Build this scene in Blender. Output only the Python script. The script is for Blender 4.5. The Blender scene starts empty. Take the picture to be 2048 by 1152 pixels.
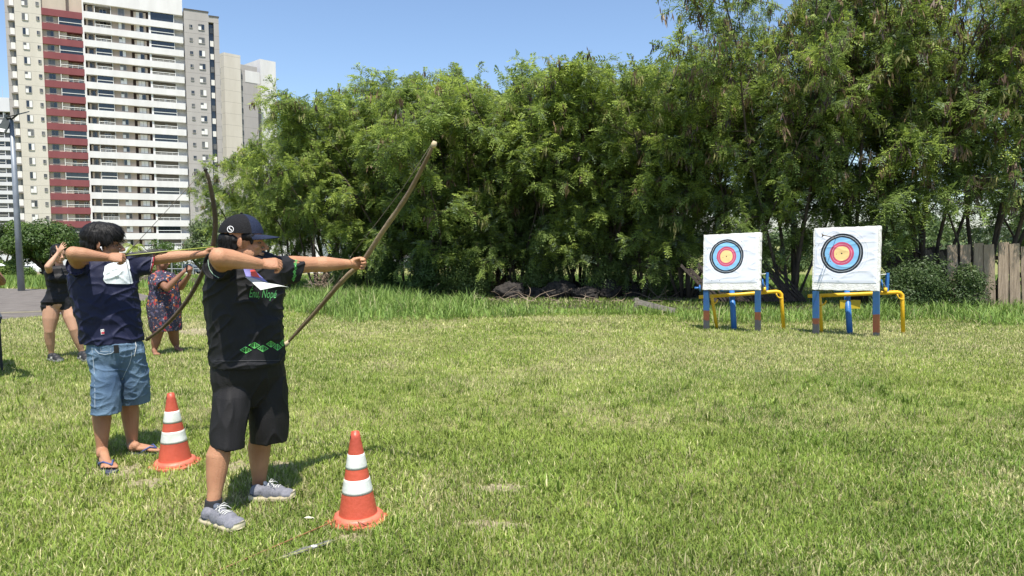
import bpy, bmesh, math, random
import numpy as np
from mathutils import Vector, Matrix, noise
from mathutils.bvhtree import BVHTree

R = math.radians
scene = bpy.context.scene
COL = scene.collection
random.seed(7)
rng = np.random.default_rng(7)

# ------------------------------------------------------------------ camera, sky, sun, exposure
FPX = 1400.0
CAMZ = 1.6
PITCH = math.atan(105 / FPX)
cam_data = bpy.data.cameras.new("camera")
cam = bpy.data.objects.new("camera", cam_data)
COL.objects.link(cam)
cam.location = (0, 0, CAMZ)
cam.rotation_euler = (R(90) - PITCH, 0, 0)
cam_data.sensor_width = 36
cam_data.lens = FPX / 2048 * 36
cam_data.clip_start = 0.05
cam_data.clip_end = 4000
scene.camera = cam

SUNV = Vector((0.14, -1.0, 2.65)).normalized()
world = bpy.data.worlds.new("World")
scene.world = world
world.use_nodes = True
wn = world.node_tree
sky = wn.nodes.new("ShaderNodeTexSky")
sky.sky_type = 'NISHITA'
sky.sun_disc = False
sky.sun_elevation = math.asin(SUNV.z)
sky.sun_rotation = math.atan2(SUNV.x, SUNV.y)
sky.altitude = 500
sky.air_density = 1.0
sky.dust_density = 1.2
sky.ozone_density = 3.0
bgn = wn.nodes["Background"]
bgn.inputs["Strength"].default_value = 0.122
wn.links.new(sky.outputs[0], bgn.inputs["Color"])

sun_data = bpy.data.lights.new("sun", 'SUN')
sun_data.energy = 4.8
sun_data.angle = R(0.5)
sun_data.color = (1.0, 0.95, 0.86)
sun = bpy.data.objects.new("sun", sun_data)
COL.objects.link(sun)
sun.rotation_euler = SUNV.to_track_quat('Z', 'Y').to_euler()

scene.view_settings.view_transform = 'Standard'
scene.view_settings.look = 'None'
scene.view_settings.gamma = 1
scene.view_settings.exposure = 0.72
scene.render.engine = 'CYCLES'
scene.cycles.max_bounces = 8
scene.cycles.transparent_max_bounces = 8

# ------------------------------------------------------------------ projection helpers
CP, SP = math.cos(PITCH), math.sin(PITCH)

def ray(px, py):
    x = (px - 1024) / FPX
    y = -(py - 576) / FPX
    return Vector((x, CP + y * SP, -SP + y * CP))

def P(px, py, Y):
    d = ray(px, py)
    t = Y / d.y
    return Vector((0, 0, CAMZ)) + d * t

def gz(Y):
    if Y < 5: return 0.0
    if Y < 27: return -0.02 * (Y - 5)
    if Y < 130: return -0.44 - 0.0475 * (Y - 27)
    return -0.44 - 0.0475 * 103

def gza(Y):
    Y = np.asarray(Y, dtype=float)
    return np.where(Y < 5, 0, np.where(Y < 27, -0.02 * (Y - 5), np.where(Y < 130, -0.44 - 0.0475 * (Y - 27), -0.44 - 0.0475 * 103)))

def G(px, py):
    lo, hi = 0.5, 400.0
    for _ in range(60):
        m = (lo + hi) / 2
        if P(px, py, m).z > gz(m): lo = m
        else: hi = m
    return P(px, py, lo)

# ------------------------------------------------------------------ tagging
def tag(o, label, cat, group=None, kind=None):
    if label: o["label"] = label
    if cat: o["category"] = cat
    if group: o["group"] = group
    if kind: o["kind"] = kind
    return o

def thing(name, label, cat, loc=(0, 0, 0), rotz=0, group=None):
    o = bpy.data.objects.new(name, None)
    o.empty_display_size = 0.2
    COL.objects.link(o)
    o.location = loc
    o.rotation_euler = (0, 0, rotz)
    tag(o, label, cat, group)
    return o

def adopt(o, parent):
    """parent o keeping its world position (o holds world coordinates)"""
    o.parent = parent
    p = parent
    M = Matrix.Identity(4)
    chain = []
    while p is not None:
        chain.append(p)
        p = p.parent
    for q in reversed(chain):
        M = M @ q.matrix_parent_inverse @ Matrix.LocRotScale(q.location, q.rotation_euler, q.scale)
    o.matrix_parent_inverse = M.inverted()
    return o

def link_mesh(name, me, mats=None, parent=None, smooth=True):
    o = bpy.data.objects.new(name, me)
    COL.objects.link(o)
    if mats is not None:
        if not isinstance(mats, (list, tuple)): mats = [mats]
        mi_ = np.zeros(len(me.polygons), dtype=np.int32)
        if len(mats) > 1: me.polygons.foreach_get("material_index", mi_)
        me.materials.clear()
        for m in mats: me.materials.append(m)
        if len(mats) > 1: me.polygons.foreach_set("material_index", mi_)
    if smooth and len(me.polygons):
        me.polygons.foreach_set("use_smooth", [True] * len(me.polygons))
    if parent is not None: adopt(o, parent)
    return o

# ------------------------------------------------------------------ mesh builder
class MB:
    def __init__(s):
        s.v = []; s.f = []; s.m = []
    def add(s, vs, fs, mi=0):
        b = len(s.v)
        s.v.extend([tuple(v) for v in vs])
        s.f.extend([tuple(i + b for i in f) for f in fs])
        s.m.extend([mi] * len(fs))
    def box(s, c, size, rot=None, mi=0):
        hx, hy, hz = size[0] / 2, size[1] / 2, size[2] / 2
        c = Vector(c)
        vs = []
        for x, y, z in ((-1,-1,-1),(1,-1,-1),(1,1,-1),(-1,1,-1),(-1,-1,1),(1,-1,1),(1,1,1),(-1,1,1)):
            v = Vector((x * hx, y * hy, z * hz))
            if rot is not None: v = rot @ v
            vs.append(c + v)
        s.add(vs, [(0,3,2,1),(4,5,6,7),(0,1,5,4),(1,2,6,5),(2,3,7,6),(3,0,4,7)], mi)
    def box2(s, p0, ex, ey, ez, mi=0):
        p0, ex, ey, ez = Vector(p0), Vector(ex), Vector(ey), Vector(ez)
        vs = [p0, p0+ex, p0+ex+ey, p0+ey, p0+ez, p0+ex+ez, p0+ex+ey+ez, p0+ey+ez]
        fs = [(0,3,2,1),(4,5,6,7),(0,1,5,4),(1,2,6,5),(2,3,7,6),(3,0,4,7)]
        if ex.cross(ey).dot(ez) < 0: fs = [f[::-1] for f in fs]
        s.add(vs, fs, mi)
    def tube(s, pts, rad, n=8, mi=0, cap=True):
        pts = [Vector(p) for p in pts]
        if not isinstance(rad, (list, tuple)): rad = [rad] * len(pts)
        vs = []; fs = []
        up = None
        for i, p in enumerate(pts):
            if i == 0: d = pts[1] - pts[0]
            elif i == len(pts) - 1: d = pts[-1] - pts[-2]
            else: d = (pts[i+1] - pts[i-1])
            d.normalize()
            if up is None:
                up = Vector((0, 0, 1)) if abs(d.z) < 0.9 else Vector((1, 0, 0))
            a = d.cross(up).normalized(); b = a.cross(d).normalized(); up = b
            for k in range(n):
                t = 2 * math.pi * k / n
                vs.append(p + (a * math.cos(t) + b * math.sin(t)) * rad[i])
        for i in range(len(pts) - 1):
            for k in range(n):
                k2 = (k + 1) % n
                fs.append((i*n+k, i*n+k2, (i+1)*n+k2, (i+1)*n+k))
        if cap:
            fs.append(tuple(range(n))[::-1])
            fs.append(tuple((len(pts)-1)*n + k for k in range(n)))
        fs = [f[::-1] for f in fs]
        s.add(vs, fs, mi)
    def lathe(s, c, prof, n=32, mi=0, axis=Vector((0,0,1)), mis=None):
        c = Vector(c); axis = axis.normalized()
        a = axis.orthogonal().normalized(); b = axis.cross(a)
        vs = []; 
        for (r, z) in prof:
            for k in range(n):
                t = 2 * math.pi * k / n
                vs.append(c + axis * z + (a * math.cos(t) + b * math.sin(t)) * r)
        base = len(s.v)
        s.v.extend([tuple(v) for v in vs])
        for i in range(len(prof) - 1):
            for k in range(n):
                k2 = (k+1) % n
                s.f.append((base+i*n+k, base+i*n+k2, base+(i+1)*n+k2, base+(i+1)*n+k))
                s.m.append(mis[i] if mis else mi)
    # closed blobs ------------------------------------------------
    def ell(s, c, rx, ry, rz, ax=None, nu=16, nv=10, mi=0):
        c = Vector(c)
        if ax is None: ax = (Vector((1,0,0)), Vector((0,1,0)), Vector((0,0,1)))
        vs = [c - ax[2] * rz]
        for j in range(1, nv):
            ph = -math.pi/2 + math.pi * j / nv
            for i in range(nu):
                th = 2*math.pi*i/nu
                vs.append(c + ax[0]*rx*math.cos(ph)*math.cos(th) + ax[1]*ry*math.cos(ph)*math.sin(th) + ax[2]*rz*math.sin(ph))
        vs.append(c + ax[2] * rz)
        fs = []
        for i in range(nu): fs.append((0, 1+(i+1)%nu, 1+i))
        for j in range(nv-2):
            for i in range(nu):
                a = 1+j*nu+i; b = 1+j*nu+(i+1)%nu
                fs.append((a, b, b+nu, a+nu))
        L = len(vs)-1; o = 1+(nv-2)*nu
        for i in range(nu): fs.append((o+i, o+(i+1)%nu, L))
        if ax[0].cross(ax[1]).dot(ax[2]) < 0: fs = [f[::-1] for f in fs]
        s.add(vs, fs, mi)
    def bone(s, p1, r1, p2, r2, side=None, flat=1.0, n=14, capn=4, mi=0):
        """tapered capsule; cross-section squashed by flat along the direction perpendicular to side"""
        p1, p2 = Vector(p1), Vector(p2)
        d = (p2 - p1); L = d.length; d.normalize()
        if side is None: a = d.orthogonal().normalized()
        else:
            a = Vector(side); a = (a - d * a.dot(d)).normalized()
        b = d.cross(a)
        rings = []
        for k in range(capn, 0, -1):
            t = math.pi/2 * k / capn
            rings.append((p1 - d*r1*math.sin(t)*0.999, max(r1*math.cos(t), 1e-4)))
        m = 4
        for k in range(m+1):
            u = k/m
            rings.append((p1.lerp(p2, u), r1*(1-u)+r2*u))
        for k in range(1, capn+1):
            t = math.pi/2 * k / capn
            rings.append((p2 + d*r2*math.sin(t)*0.999, max(r2*math.cos(t), 1e-4)))
        s.loft([(c, a*r, b*r*flat) for c, r in rings], n, mi)
    def loft(s, rings, n=20, mi=0, cap=True, sq=1.0):
        vs = []; fs = []
        for (c, a, b) in rings:
            for k in range(n):
                t = 2*math.pi*k/n
                ct, st = math.cos(t), math.sin(t)
                if sq != 1.0:
                    ct = math.copysign(abs(ct)**sq, ct); st = math.copysign(abs(st)**sq, st)
                vs.append(Vector(c) + Vector(a)*ct + Vector(b)*st)
        for i in range(len(rings)-1):
            for k in range(n):
                k2 = (k+1) % n
                fs.append((i*n+k, i*n+k2, (i+1)*n+k2, (i+1)*n+k))
        if cap:
            fs.append(tuple(range(n))[::-1]); fs.append(tuple((len(rings)-1)*n+k for k in range(n)))
        ax = Vector(rings[-1][0]) - Vector(rings[0][0])
        if Vector(rings[0][1]).cross(Vector(rings[0][2])).dot(ax) < 0: fs = [f[::-1] for f in fs]
        s.add(vs, fs, mi)
    def poly(s, pts, mi=0):
        s.add(pts, [tuple(range(len(pts)))], mi)
    def mesh(s, name):
        me = bpy.data.meshes.new(name)
        me.from_pydata(s.v, [], s.f)
        if any(s.m): me.polygons.foreach_set("material_index", s.m)
        me.update()
        return me
    def build(s, name, mats, parent=None, smooth=False):
        return link_mesh(name, s.mesh(name), mats, parent, smooth)

def remeshed(mb, name, voxel, smooth_it=2, mats=None, parent=None, fac=0.5):
    me = mb.mesh(name + "_src")
    tmp = bpy.data.objects.new("tmp_src", me)
    COL.objects.link(tmp)
    m = tmp.modifiers.new("r", 'REMESH'); m.mode = 'VOXEL'; m.voxel_size = voxel; m.use_smooth_shade = True
    if smooth_it:
        k = tmp.modifiers.new("s", 'SMOOTH'); k.factor = fac; k.iterations = smooth_it
    dg = bpy.context.evaluated_depsgraph_get()
    new = bpy.data.meshes.new_from_object(tmp.evaluated_get(dg))
    new.name = name
    bpy.data.objects.remove(tmp); bpy.data.meshes.remove(me)
    return link_mesh(name, new, mats, parent, True)

def wrinkle(o, fn):
    me = o.data
    n = len(me.vertices)
    co = np.empty(n*3); no = np.empty(n*3)
    me.vertices.foreach_get("co", co); me.vertices.foreach_get("normal", no)
    co = co.reshape(-1,3); no = no.reshape(-1,3)
    d = np.array([fn(Vector(c)) for c in co])
    me.vertices.foreach_set("co", (co + no*d[:,None]).ravel())
    me.update()

def tri_mesh(name, verts, tris, colors=None, mats=None, parent=None, quads=None, smooth=False):
    """fast mesh from numpy arrays; colors per vertex (n,3)"""
    me = bpy.data.meshes.new(name)
    V = len(verts); T = len(tris)
    me.vertices.add(V); me.vertices.foreach_set("co", np.asarray(verts, dtype=np.float32).ravel())
    k = tris.shape[1]
    me.loops.add(T*k); me.loops.foreach_set("vertex_index", np.asarray(tris, dtype=np.int32).ravel())
    me.polygons.add(T)
    me.polygons.foreach_set("loop_start", np.arange(0, T*k, k, dtype=np.int32))
    me.update(calc_edges=True)
    if colors is not None:
        at = me.color_attributes.new("tint", 'FLOAT_COLOR', 'POINT')
        c4 = np.ones((V,4), dtype=np.float32); c4[:,:3] = colors
        at.data.foreach_set("color", c4.ravel())
    return link_mesh(name, me, mats, parent, smooth)

# ------------------------------------------------------------------ materials
_mats = {}
def mat(name, c1, c2=None, scale=8.0, rough=0.7, bump=0.0, bscale=None, metallic=0.0, spec=0.5,
        detail=4, stretch=(1,1,1), trans=0.0, attr=False, sss=0.0, alpha=None, coat=0.0, sheen=0.0, lo=0.35, hi=0.65):
    if name in _mats: return _mats[name]
    m = bpy.data.materials.new(name); m.use_nodes = True
    nt = m.node_tree; N = nt.nodes; L = nt.links
    b = N["Principled BSDF"]
    b.inputs["Roughness"].default_value = rough
    b.inputs["Metallic"].default_value = metallic
    b.inputs["Specular IOR Level"].default_value = spec
    if sss:
        b.inputs["Subsurface Weight"].default_value = sss
        b.inputs["Subsurface Radius"].default_value = (0.02, 0.008, 0.005)
        b.inputs["Subsurface Scale"].default_value = 0.6
    if coat: b.inputs["Coat Weight"].default_value = coat
    if sheen: b.inputs["Sheen Weight"].default_value = sheen
    tc = N.new("ShaderNodeTexCoord"); mp = N.new("ShaderNodeMapping")
    mp.inputs["Scale"].default_value = stretch
    L.new(tc.outputs["Object"], mp.inputs["Vector"])
    col = None
    if c2 is not None:
        nz = N.new("ShaderNodeTexNoise"); nz.inputs["Scale"].default_value = scale; nz.inputs["Detail"].default_value = detail
        L.new(mp.outputs[0], nz.inputs["Vector"])
        rp = N.new("ShaderNodeValToRGB")
        rp.color_ramp.elements[0].position = lo; rp.color_ramp.elements[1].position = hi
        rp.color_ramp.elements[0].color = (*c1, 1); rp.color_ramp.elements[1].color = (*c2, 1)
        L.new(nz.outputs["Fac"], rp.inputs["Fac"]); col = rp.outputs["Color"]
    if attr:
        a = N.new("ShaderNodeVertexColor"); a.layer_name = "tint"
        if col is not None:
            mx = N.new("ShaderNodeMix"); mx.data_type = 'RGBA'; mx.blend_type = 'MULTIPLY'; mx.inputs["Factor"].default_value = 1
            L.new(col, mx.inputs[6]); L.new(a.outputs["Color"], mx.inputs[7]); col = mx.outputs[2]
        else: col = a.outputs["Color"]
    if col is not None: L.new(col, b.inputs["Base Color"])
    else: b.inputs["Base Color"].default_value = (*c1, 1)
    if bump:
        n2 = N.new("ShaderNodeTexNoise"); n2.inputs["Scale"].default_value = bscale or scale*4; n2.inputs["Detail"].default_value = 5
        L.new(mp.outputs[0], n2.inputs["Vector"])
        bp = N.new("ShaderNodeBump"); bp.inputs["Strength"].default_value = bump; bp.inputs["Distance"].default_value = 0.02
        L.new(n2.outputs["Fac"], bp.inputs["Height"]); L.new(bp.outputs[0], b.inputs["Normal"])
    if trans:
        tr = N.new("ShaderNodeBsdfTranslucent"); ms = N.new("ShaderNodeMixShader"); ms.inputs[0].default_value = trans
        if col is not None: L.new(col, tr.inputs["Color"])
        else: tr.inputs["Color"].default_value = (*c1, 1)
        L.new(b.outputs[0], ms.inputs[1]); L.new(tr.outputs[0], ms.inputs[2]); L.new(ms.outputs[0], N["Material Output"].inputs["Surface"])
    _mats[name] = m
    return m

# ================================================================== GROUND
def ground_mat():
    m = bpy.data.materials.new("lawn_soil"); m.use_nodes = True
    N = m.node_tree.nodes; L = m.node_tree.links; b = N["Principled BSDF"]
    b.inputs["Roughness"].default_value = 0.95; b.inputs["Specular IOR Level"].default_value = 0.1
    tc = N.new("ShaderNodeTexCoord")
    def nz(s, d=5):
        n = N.new("ShaderNodeTexNoise"); n.inputs["Scale"].default_value = s; n.inputs["Detail"].default_value = d
        L.new(tc.outputs["Object"], n.inputs["Vector"]); return n.outputs["Fac"]
    def ramp(f, a, ca, c, cc):
        r = N.new("ShaderNodeValToRGB"); r.color_ramp.elements[0].position = a; r.color_ramp.elements[1].position = c
        r.color_ramp.elements[0].color = (*ca,1); r.color_ramp.elements[1].color = (*cc,1); L.new(f, r.inputs[0]); return r.outputs[0]
    g = ramp(nz(9), 0.38, (0.11,0.13,0.035), 0.62, (0.28,0.29,0.10))
    d = ramp(nz(40,3), 0.35, (0.17,0.145,0.08), 0.65, (0.36,0.33,0.18))
    k = ramp(nz(0.9,4), 0.5, (0,0,0), 0.68, (1,1,1))
    mx = N.new("ShaderNodeMix"); mx.data_type = 'RGBA'
    L.new(k, mx.inputs[0]); L.new(g, mx.inputs[6]); L.new(d, mx.inputs[7]); L.new(mx.outputs[2], b.inputs["Base Color"])
    bp = N.new("ShaderNodeBump"); bp.inputs["Strength"].default_value = 0.6; bp.inputs["Distance"].default_value = 0.03
    L.new(nz(60,4), bp.inputs["Height"]); L.new(bp.outputs[0], b.inputs["Normal"])
    return m

ys = list(np.arange(-12, 30, 1.0)) + list(np.arange(30, 132, 6)) + [135, 160, 220, 400, 800, 1600, 3000]
xs = [-3000, -1200, -500, -200, -100, -50] + list(np.arange(-30, 31, 5)) + [50, 100, 200, 500, 1200, 3000]
mb = MB()
vs = [(x, y, gz(y)) for y in ys for x in xs]
nx = len(xs)
fs = [(j*nx+i, j*nx+i+1, (j+1)*nx+i+1, (j+1)*nx+i) for j in range(len(ys)-1) for i in range(nx-1)]
mb.add(vs, fs)
ground = mb.build("ground", ground_mat(), None, True)
tag(ground, "mown green lawn falling gently away to the street", None, None, "structure")

def sheet(name, pxpts, m, label, lift=0.006, ground_follow=True, kind="structure", step=1.5):
    """flat patch on the ground from its outline (points on the ground), cut into strips so it follows the slope"""
    pts = [G(*p) for p in pxpts]
    bm = bmesh.new()
    vs = [bm.verts.new((p.x, p.y, 0)) for p in pts]
    bm.faces.new(vs)
    y0 = min(p.y for p in pts); y1 = max(p.y for p in pts)
    cuts = list(np.arange(math.ceil(y0/step)*step, y1, step)) + [5.0, 27.0]
    for yc in cuts:
        if y0 < yc < y1:
            bmesh.ops.bisect_plane(bm, geom=bm.verts[:]+bm.edges[:]+bm.faces[:], plane_co=(0,yc,0), plane_no=(0,1,0))
    for v in bm.verts: v.co.z = gz(v.co.y) + lift
    bmesh.ops.recalc_face_normals(bm, faces=bm.faces[:])
    for f in bm.faces:
        if f.normal.z < 0: f.normal_flip()
    me = bpy.data.meshes.new(name); bm.to_mesh(me); bm.free()
    o = link_mesh(name, me, m, None, False)
    tag(o, label, None, None, kind)
    return o

m_asph = mat("asphalt", (0.115,0.102,0.092), (0.165,0.148,0.134), 3.0, 0.9, 0.4, 90, spec=0.2)
sheet("asphalt_court", [(-900,700),(-300,660),(6,639),(82,633),(180,625),(267,613),(290,602),(299,592),(270,585),(150,580),(0,577),(-700,576)], m_asph, "worn dark asphalt court at the left of the lawn")
m_dust = mat("pale_dust", (0.22,0.19,0.13), (0.13,0.12,0.08), 14, 0.95, 0.3)
# thin dusty seam across the asphalt
sheet("dust_strip", [(-200,634),(0,628),(60,626),(110,623),(170,620),(170,618),(110,620),(60,623.5),(0,625),(-200,630)], m_dust, "pale dusty seam in the asphalt court", 0.012)
m_soil = mat("bare_soil", (0.20,0.165,0.10), (0.33,0.29,0.175), 30, 0.95, 0.6, 90)

def blob_sheet(name, cx, cy, wx, wy, label, m=m_soil, seed=0):
    pts = []
    for k in range(60):
        t = 2*math.pi*k/60
        r = 0.95 + 0.55*noise.noise(Vector((math.cos(t)*1.9, math.sin(t)*1.9, seed*3.1)))+0.3*noise.noise(Vector((math.cos(t)*6, math.sin(t)*6, seed*3.1)))
        pts.append((cx + wx*r*math.cos(t), cy + wy*r*math.sin(t)))
    return sheet(name, pts, m, label, 0.005, step=0.6)
SPOTS = [(238,945,60,16),(300,968,55,10),(470,935,34,14),(560,930,30,8),(1000,978,60,10),(985,1052,75,10),(700,1078,50,9),(395,664,45,7),(800,676,90,7),(1060,676,80,5),(1780,1010,50,7), (500,1000,40,6), (130,990,60,8)]
for i, (cx, cy, wx, wy) in enumerate(SPOTS[:4]+SPOTS[4:8]):
    blob_sheet("bare_patch", cx, cy, wx, wy, "bare straw coloured patch of dry soil in the lawn", seed=i)
spots3 = []
for (cx, cy, wx, wy) in SPOTS:
    c = G(cx, cy); ex = G(cx+wx, cy); ey0 = G(cx, cy-wy); ey1 = G(cx, cy+wy)
    spots3.append((c.x, (ey0.y+ey1.y)/2, abs(ex.x-c.x), abs(ey0.y-ey1.y)/2))

# ------------------------------------------------------------------ grass
def fnoise(x, y, s, seed=0):
    """cheap smooth value noise with numpy"""
    r = np.random.default_rng(seed); tab = r.random((64,64))
    u = x*s; v = y*s
    i = np.floor(u).astype(int); j = np.floor(v).astype(int)
    fu = u-i; fv = v-j; fu = fu*fu*(3-2*fu); fv = fv*fv*(3-2*fv)
    a = tab[i%64, j%64]; b = tab[(i+1)%64, j%64]; c = tab[i%64, (j+1)%64]; d = tab[(i+1)%64, (j+1)%64]
    return (a*(1-fu)+b*fu)*(1-fv)+(c*(1-fu)+d*fu)*fv

def frustum_points(y0, y1, dens, margin=2.2):
    """random points on the ground between two distances, across the field of view plus a margin"""
    k = 0.74
    A = k*(y1*y1-y0*y0) + 2*margin*(y1-y0)
    n = int(A*dens)
    y = np.sqrt(rng.random(n)*(y1*y1-y0*y0)+y0*y0)
    x = (rng.random(n)*2-1)*(k*y+margin)
    return x, y

def blades(x, y, length, width, lean, colA, zlift=0.0, seg=2):
    n = len(x)
    az = rng.random(n)*2*np.pi
    ln = length*(0.55+0.9*rng.random(n))
    w = width*(0.6+0.8*rng.random(n))
    le = lean*(0.3+1.2*rng.random(n))
    z = gza(y)+zlift
    dx, dy = np.cos(az), np.sin(az)
    fa = az + np.pi/2 + rng.normal(0,0.5,n)
    sx, sy = np.cos(fa), np.sin(fa)
    p0 = np.stack([x-sx*w/2, y-sy*w/2, z-0.004], 1); p1 = np.stack([x+sx*w/2, y+sy*w/2, z-0.004], 1)
    h = ln*np.cos(np.minimum(le,1.3)); o = ln*np.sin(np.minimum(le,1.3))
    if seg == 2:
        mxp = np.stack([x+dx*o*0.32, y+dy*o*0.32, z+h*0.62], 1)
        s3 = np.stack([sx, sy, np.zeros(n)], 1)*(w*0.42)[:,None]
        p2, p3 = mxp+s3, mxp-s3
        p4 = np.stack([x+dx*o, y+dy*o, z+h*0.95], 1)
        V = np.stack([p0,p1,p2,p3,p4], 1).reshape(-1,3)
        b = (np.arange(n)*5)[:,None]
        T = np.concatenate([b+np.array([[0,1,2]]), b+np.array([[0,2,3]]), b+np.array([[3,2,4]])], 0)
        C = np.repeat(colA, 5, axis=0)
    else:
        p2 = np.stack([x+dx*o, y+dy*o, z+h], 1)
        V = np.stack([p0,p1,p2], 1).reshape(-1,3)
        T = (np.arange(n)*3)[:,None]+np.array([[0,1,2]])
        C = np.repeat(colA, 3, axis=0)
    return V, T, C

def asphalt_mask(x, y):
    # outline used above, in world terms
    poly = [G(*p) for p in [(-900,700),(-300,660),(6,639),(82,633),(180,625),(267,613),(290,602),(299,592),(270,585),(150,580),(0,577),(-700,576)]]
    inside = np.zeros(len(x), bool)
    j = len(poly)-1
    for i in range(len(poly)):
        xi, yi, xj, yj = poly[i].x, poly[i].y, poly[j].x, poly[j].y
        c = ((yi > y) != (yj > y)) & (x < (xj-xi)*(y-yi)/(yj-yi+1e-9)+xi)
        inside ^= c; j = i
    return inside

def lawn_colors(x, y, green=1.0):
    n = len(x)
    big = fnoise(x+100, y+100, 0.35, 3)*0.6 + fnoise(x+100, y+100, 1.3, 4)*0.4
    fine = rng.random(n)
    g1 = np.array([0.145,0.240,0.036]); g2 = np.array([0.37,0.45,0.092]); st = np.array([0.56,0.53,0.27])
    t = np.clip(big*0.9+fine*0.5-0.25, 0, 1)[:,None]
    c = g1*(1-t)+g2*t
    # dry mown band further off and straw blades all over
    dry = np.clip((y-5.5)/6, 0, 1)*0.38 + 0.085
    dry = dry*(0.35+1.3*fnoise(x+50, y+50, 0.6, 9))
    dry = np.where(y > 15.5, dry*0.45, dry)
    dry = dry + 0.34*np.clip(fnoise(x+11, y+77, 0.85, 19)*1.9-1.0, 0, 1)*(y < 15.5) + 0.22*np.exp(-(((x+1.7)/1.5)**2+((y-4.3)/0.9)**2))
    s = (rng.random(n) < dry*green)[:,None]
    c = np.where(s, st*(0.65+0.5*rng.random(n))[:,None], c)
    return c*(0.62+0.62*rng.random(n))[:,None]*(0.82+0.36*fnoise(x+70, y+70, 3.1, 14))[:,None]

def thin(x, y, keepmin=0.12):
    keep = np.ones(len(x))
    for (cx, cy, rx, ry) in spots3:
        d = np.sqrt(((x-cx)/rx)**2+((y-cy)/ry)**2)
        keep = np.minimum(keep, np.clip((d-0.35)/0.95, keepmin+0.08, 1))
    n2 = fnoise(x+20, y+20, 2.2, 11)
    keep = np.minimum(keep, np.clip(0.45+1.1*n2, 0.3, 1))
    m = rng.random(len(x)) < keep
    m &= ~asphalt_mask(x, y)
    return x[m], y[m]

m_blade = mat("grass_blade", (1,1,1), None, rough=0.55, spec=0.25, attr=True, trans=0.32)
parts = []
for (y0, y1, dens, ln, wd, lean, seg) in [(2.3,3.9,14000,0.046,0.0052,0.75,2),(3.9,5.6,9500,0.046,0.0062,0.75,2),(5.6,8.5,4500,0.042,0.0085,0.7,1),(8.5,12.5,2200,0.040,0.012,0.6,1),(12.5,17.5,1000,0.045,0.017,0.55,1),(17.5,27,300,0.08,0.03,0.5,1)]:
    x, y = frustum_points(y0, y1, dens)
    x, y = thin(x, y)
    parts.append(blades(x, y, ln, wd, lean, lawn_colors(x, y), seg=seg))
# coarse tufts near the camera: broad-bladed clumps
tx, ty = frustum_points(2.3, 8.0, 9)
n_t = len(tx)
bx = np.repeat(tx, 26)+rng.normal(0, 0.022, n_t*26); by = np.repeat(ty, 26)+rng.normal(0, 0.022, n_t*26)
bx, by = thin(bx, by, 0.5)
cc = lawn_colors(bx, by, 0.4)*0.9
parts.append(blades(bx, by, 0.085, 0.0085, 0.9, cc, seg=2))
# straw lying flat
sx_, sy_ = frustum_points(2.3, 6.5, 900)
cc = np.tile(np.array([0.42,0.37,0.20]), (len(sx_),1))*(0.6+0.6*rng.random(len(sx_)))[:,None]
parts.append(blades(sx_, sy_, 0.055, 0.004, 1.25, cc, zlift=0.008, seg=1))
def merge(parts):
    Vs, Ts, Cs = [], [], []; b = 0
    for V, T, C in parts:
        Vs.append(V); Ts.append(T+b); Cs.append(C); b += len(V)
    return np.concatenate(Vs), np.concatenate(Ts), np.concatenate(Cs)
V, T, C = merge(parts)
lawn = tri_mesh("lawn_grass", V, T, C, m_blade)
tag(lawn, "short mown grass with straw coloured blades covering the lawn", "grass", None, "stuff")

# tall unmown grass in a band before the trees
def tall_front(px):
    return np.interp(px, [250,430,560,640,700,800,900,1000,1150,1300,1400,1500,1700,1800,1900,2000,2100], [19,18.5,17.0,15.4,14.6,14.9,14.9,15.6,15.8,15.6,14.6,14.2,13.6,14.2,14.6,14.0,13.8])
x, y = frustum_points(13.4, 26, 430, 3)
px = 1024+FPX*x/y
back = np.interp(px, [400,880,960,1060,1400,1700,1850,2100], [24,21.5,18.6,16.9,16.6,16.3,17.6,17.8])
k = (y > tall_front(px)+(fnoise(x+9, y+9, 0.9, 21)-0.5)*1.6) & (px > 400) & (y < back+(fnoise(x+19, y+3, 1.3, 25)-0.5)*1.0)
x, y = x[k], y[k]; px = px[k]
cl = fnoise(x+40, y+40, 1.6, 5)
k = rng.random(len(x)) < (0.35+0.9*cl)
x, y, px, cl = x[k], y[k], px[k], cl[k]
hgt = np.interp(px, [400,560,640,760,1000,1400,2048], [0.14,0.20,0.38,0.42,0.23,0.24,0.30])*(0.55+0.8*cl)
n = len(x)
t = rng.random(n)[:,None]
cc = (np.array([0.095,0.175,0.036])*(1-t)+np.array([0.26,0.37,0.088])*t)*(0.75+0.5*fnoise(x+33, y+3, 2.4, 31))[:,None]
straw = (rng.random(n) < 0.07)[:,None]
cc = np.where(straw, np.array([0.36,0.35,0.18]), cc)
tp = [blades(x, y, hgt*(0.7+0.6*fnoise(x+3, y+8, 3.3, 41)), 0.017, 1.0, cc, seg=2)]
# rough grass on the slope past the trees and behind the court
x, y = frustum_points(27, 60, 22, 2)
px = 1024+FPX*x/y
k = ~asphalt_mask(x, y); x, y = x[k], y[k]
n = len(x); t = rng.random(n)[:,None]
cc = np.array([0.10,0.18,0.035])*(1-t)+np.array([0.22,0.31,0.07])*t
tp.append(blades(x, y, 0.30, 0.09, 0.5, cc, seg=1))
V, T, C = merge(tp)
tall = tri_mesh("tall_grass", V, T, C, m_blade)
tag(tall, "tall unmown grass in a band before the trees and on the slope beyond", "grass", None, "stuff")

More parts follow.
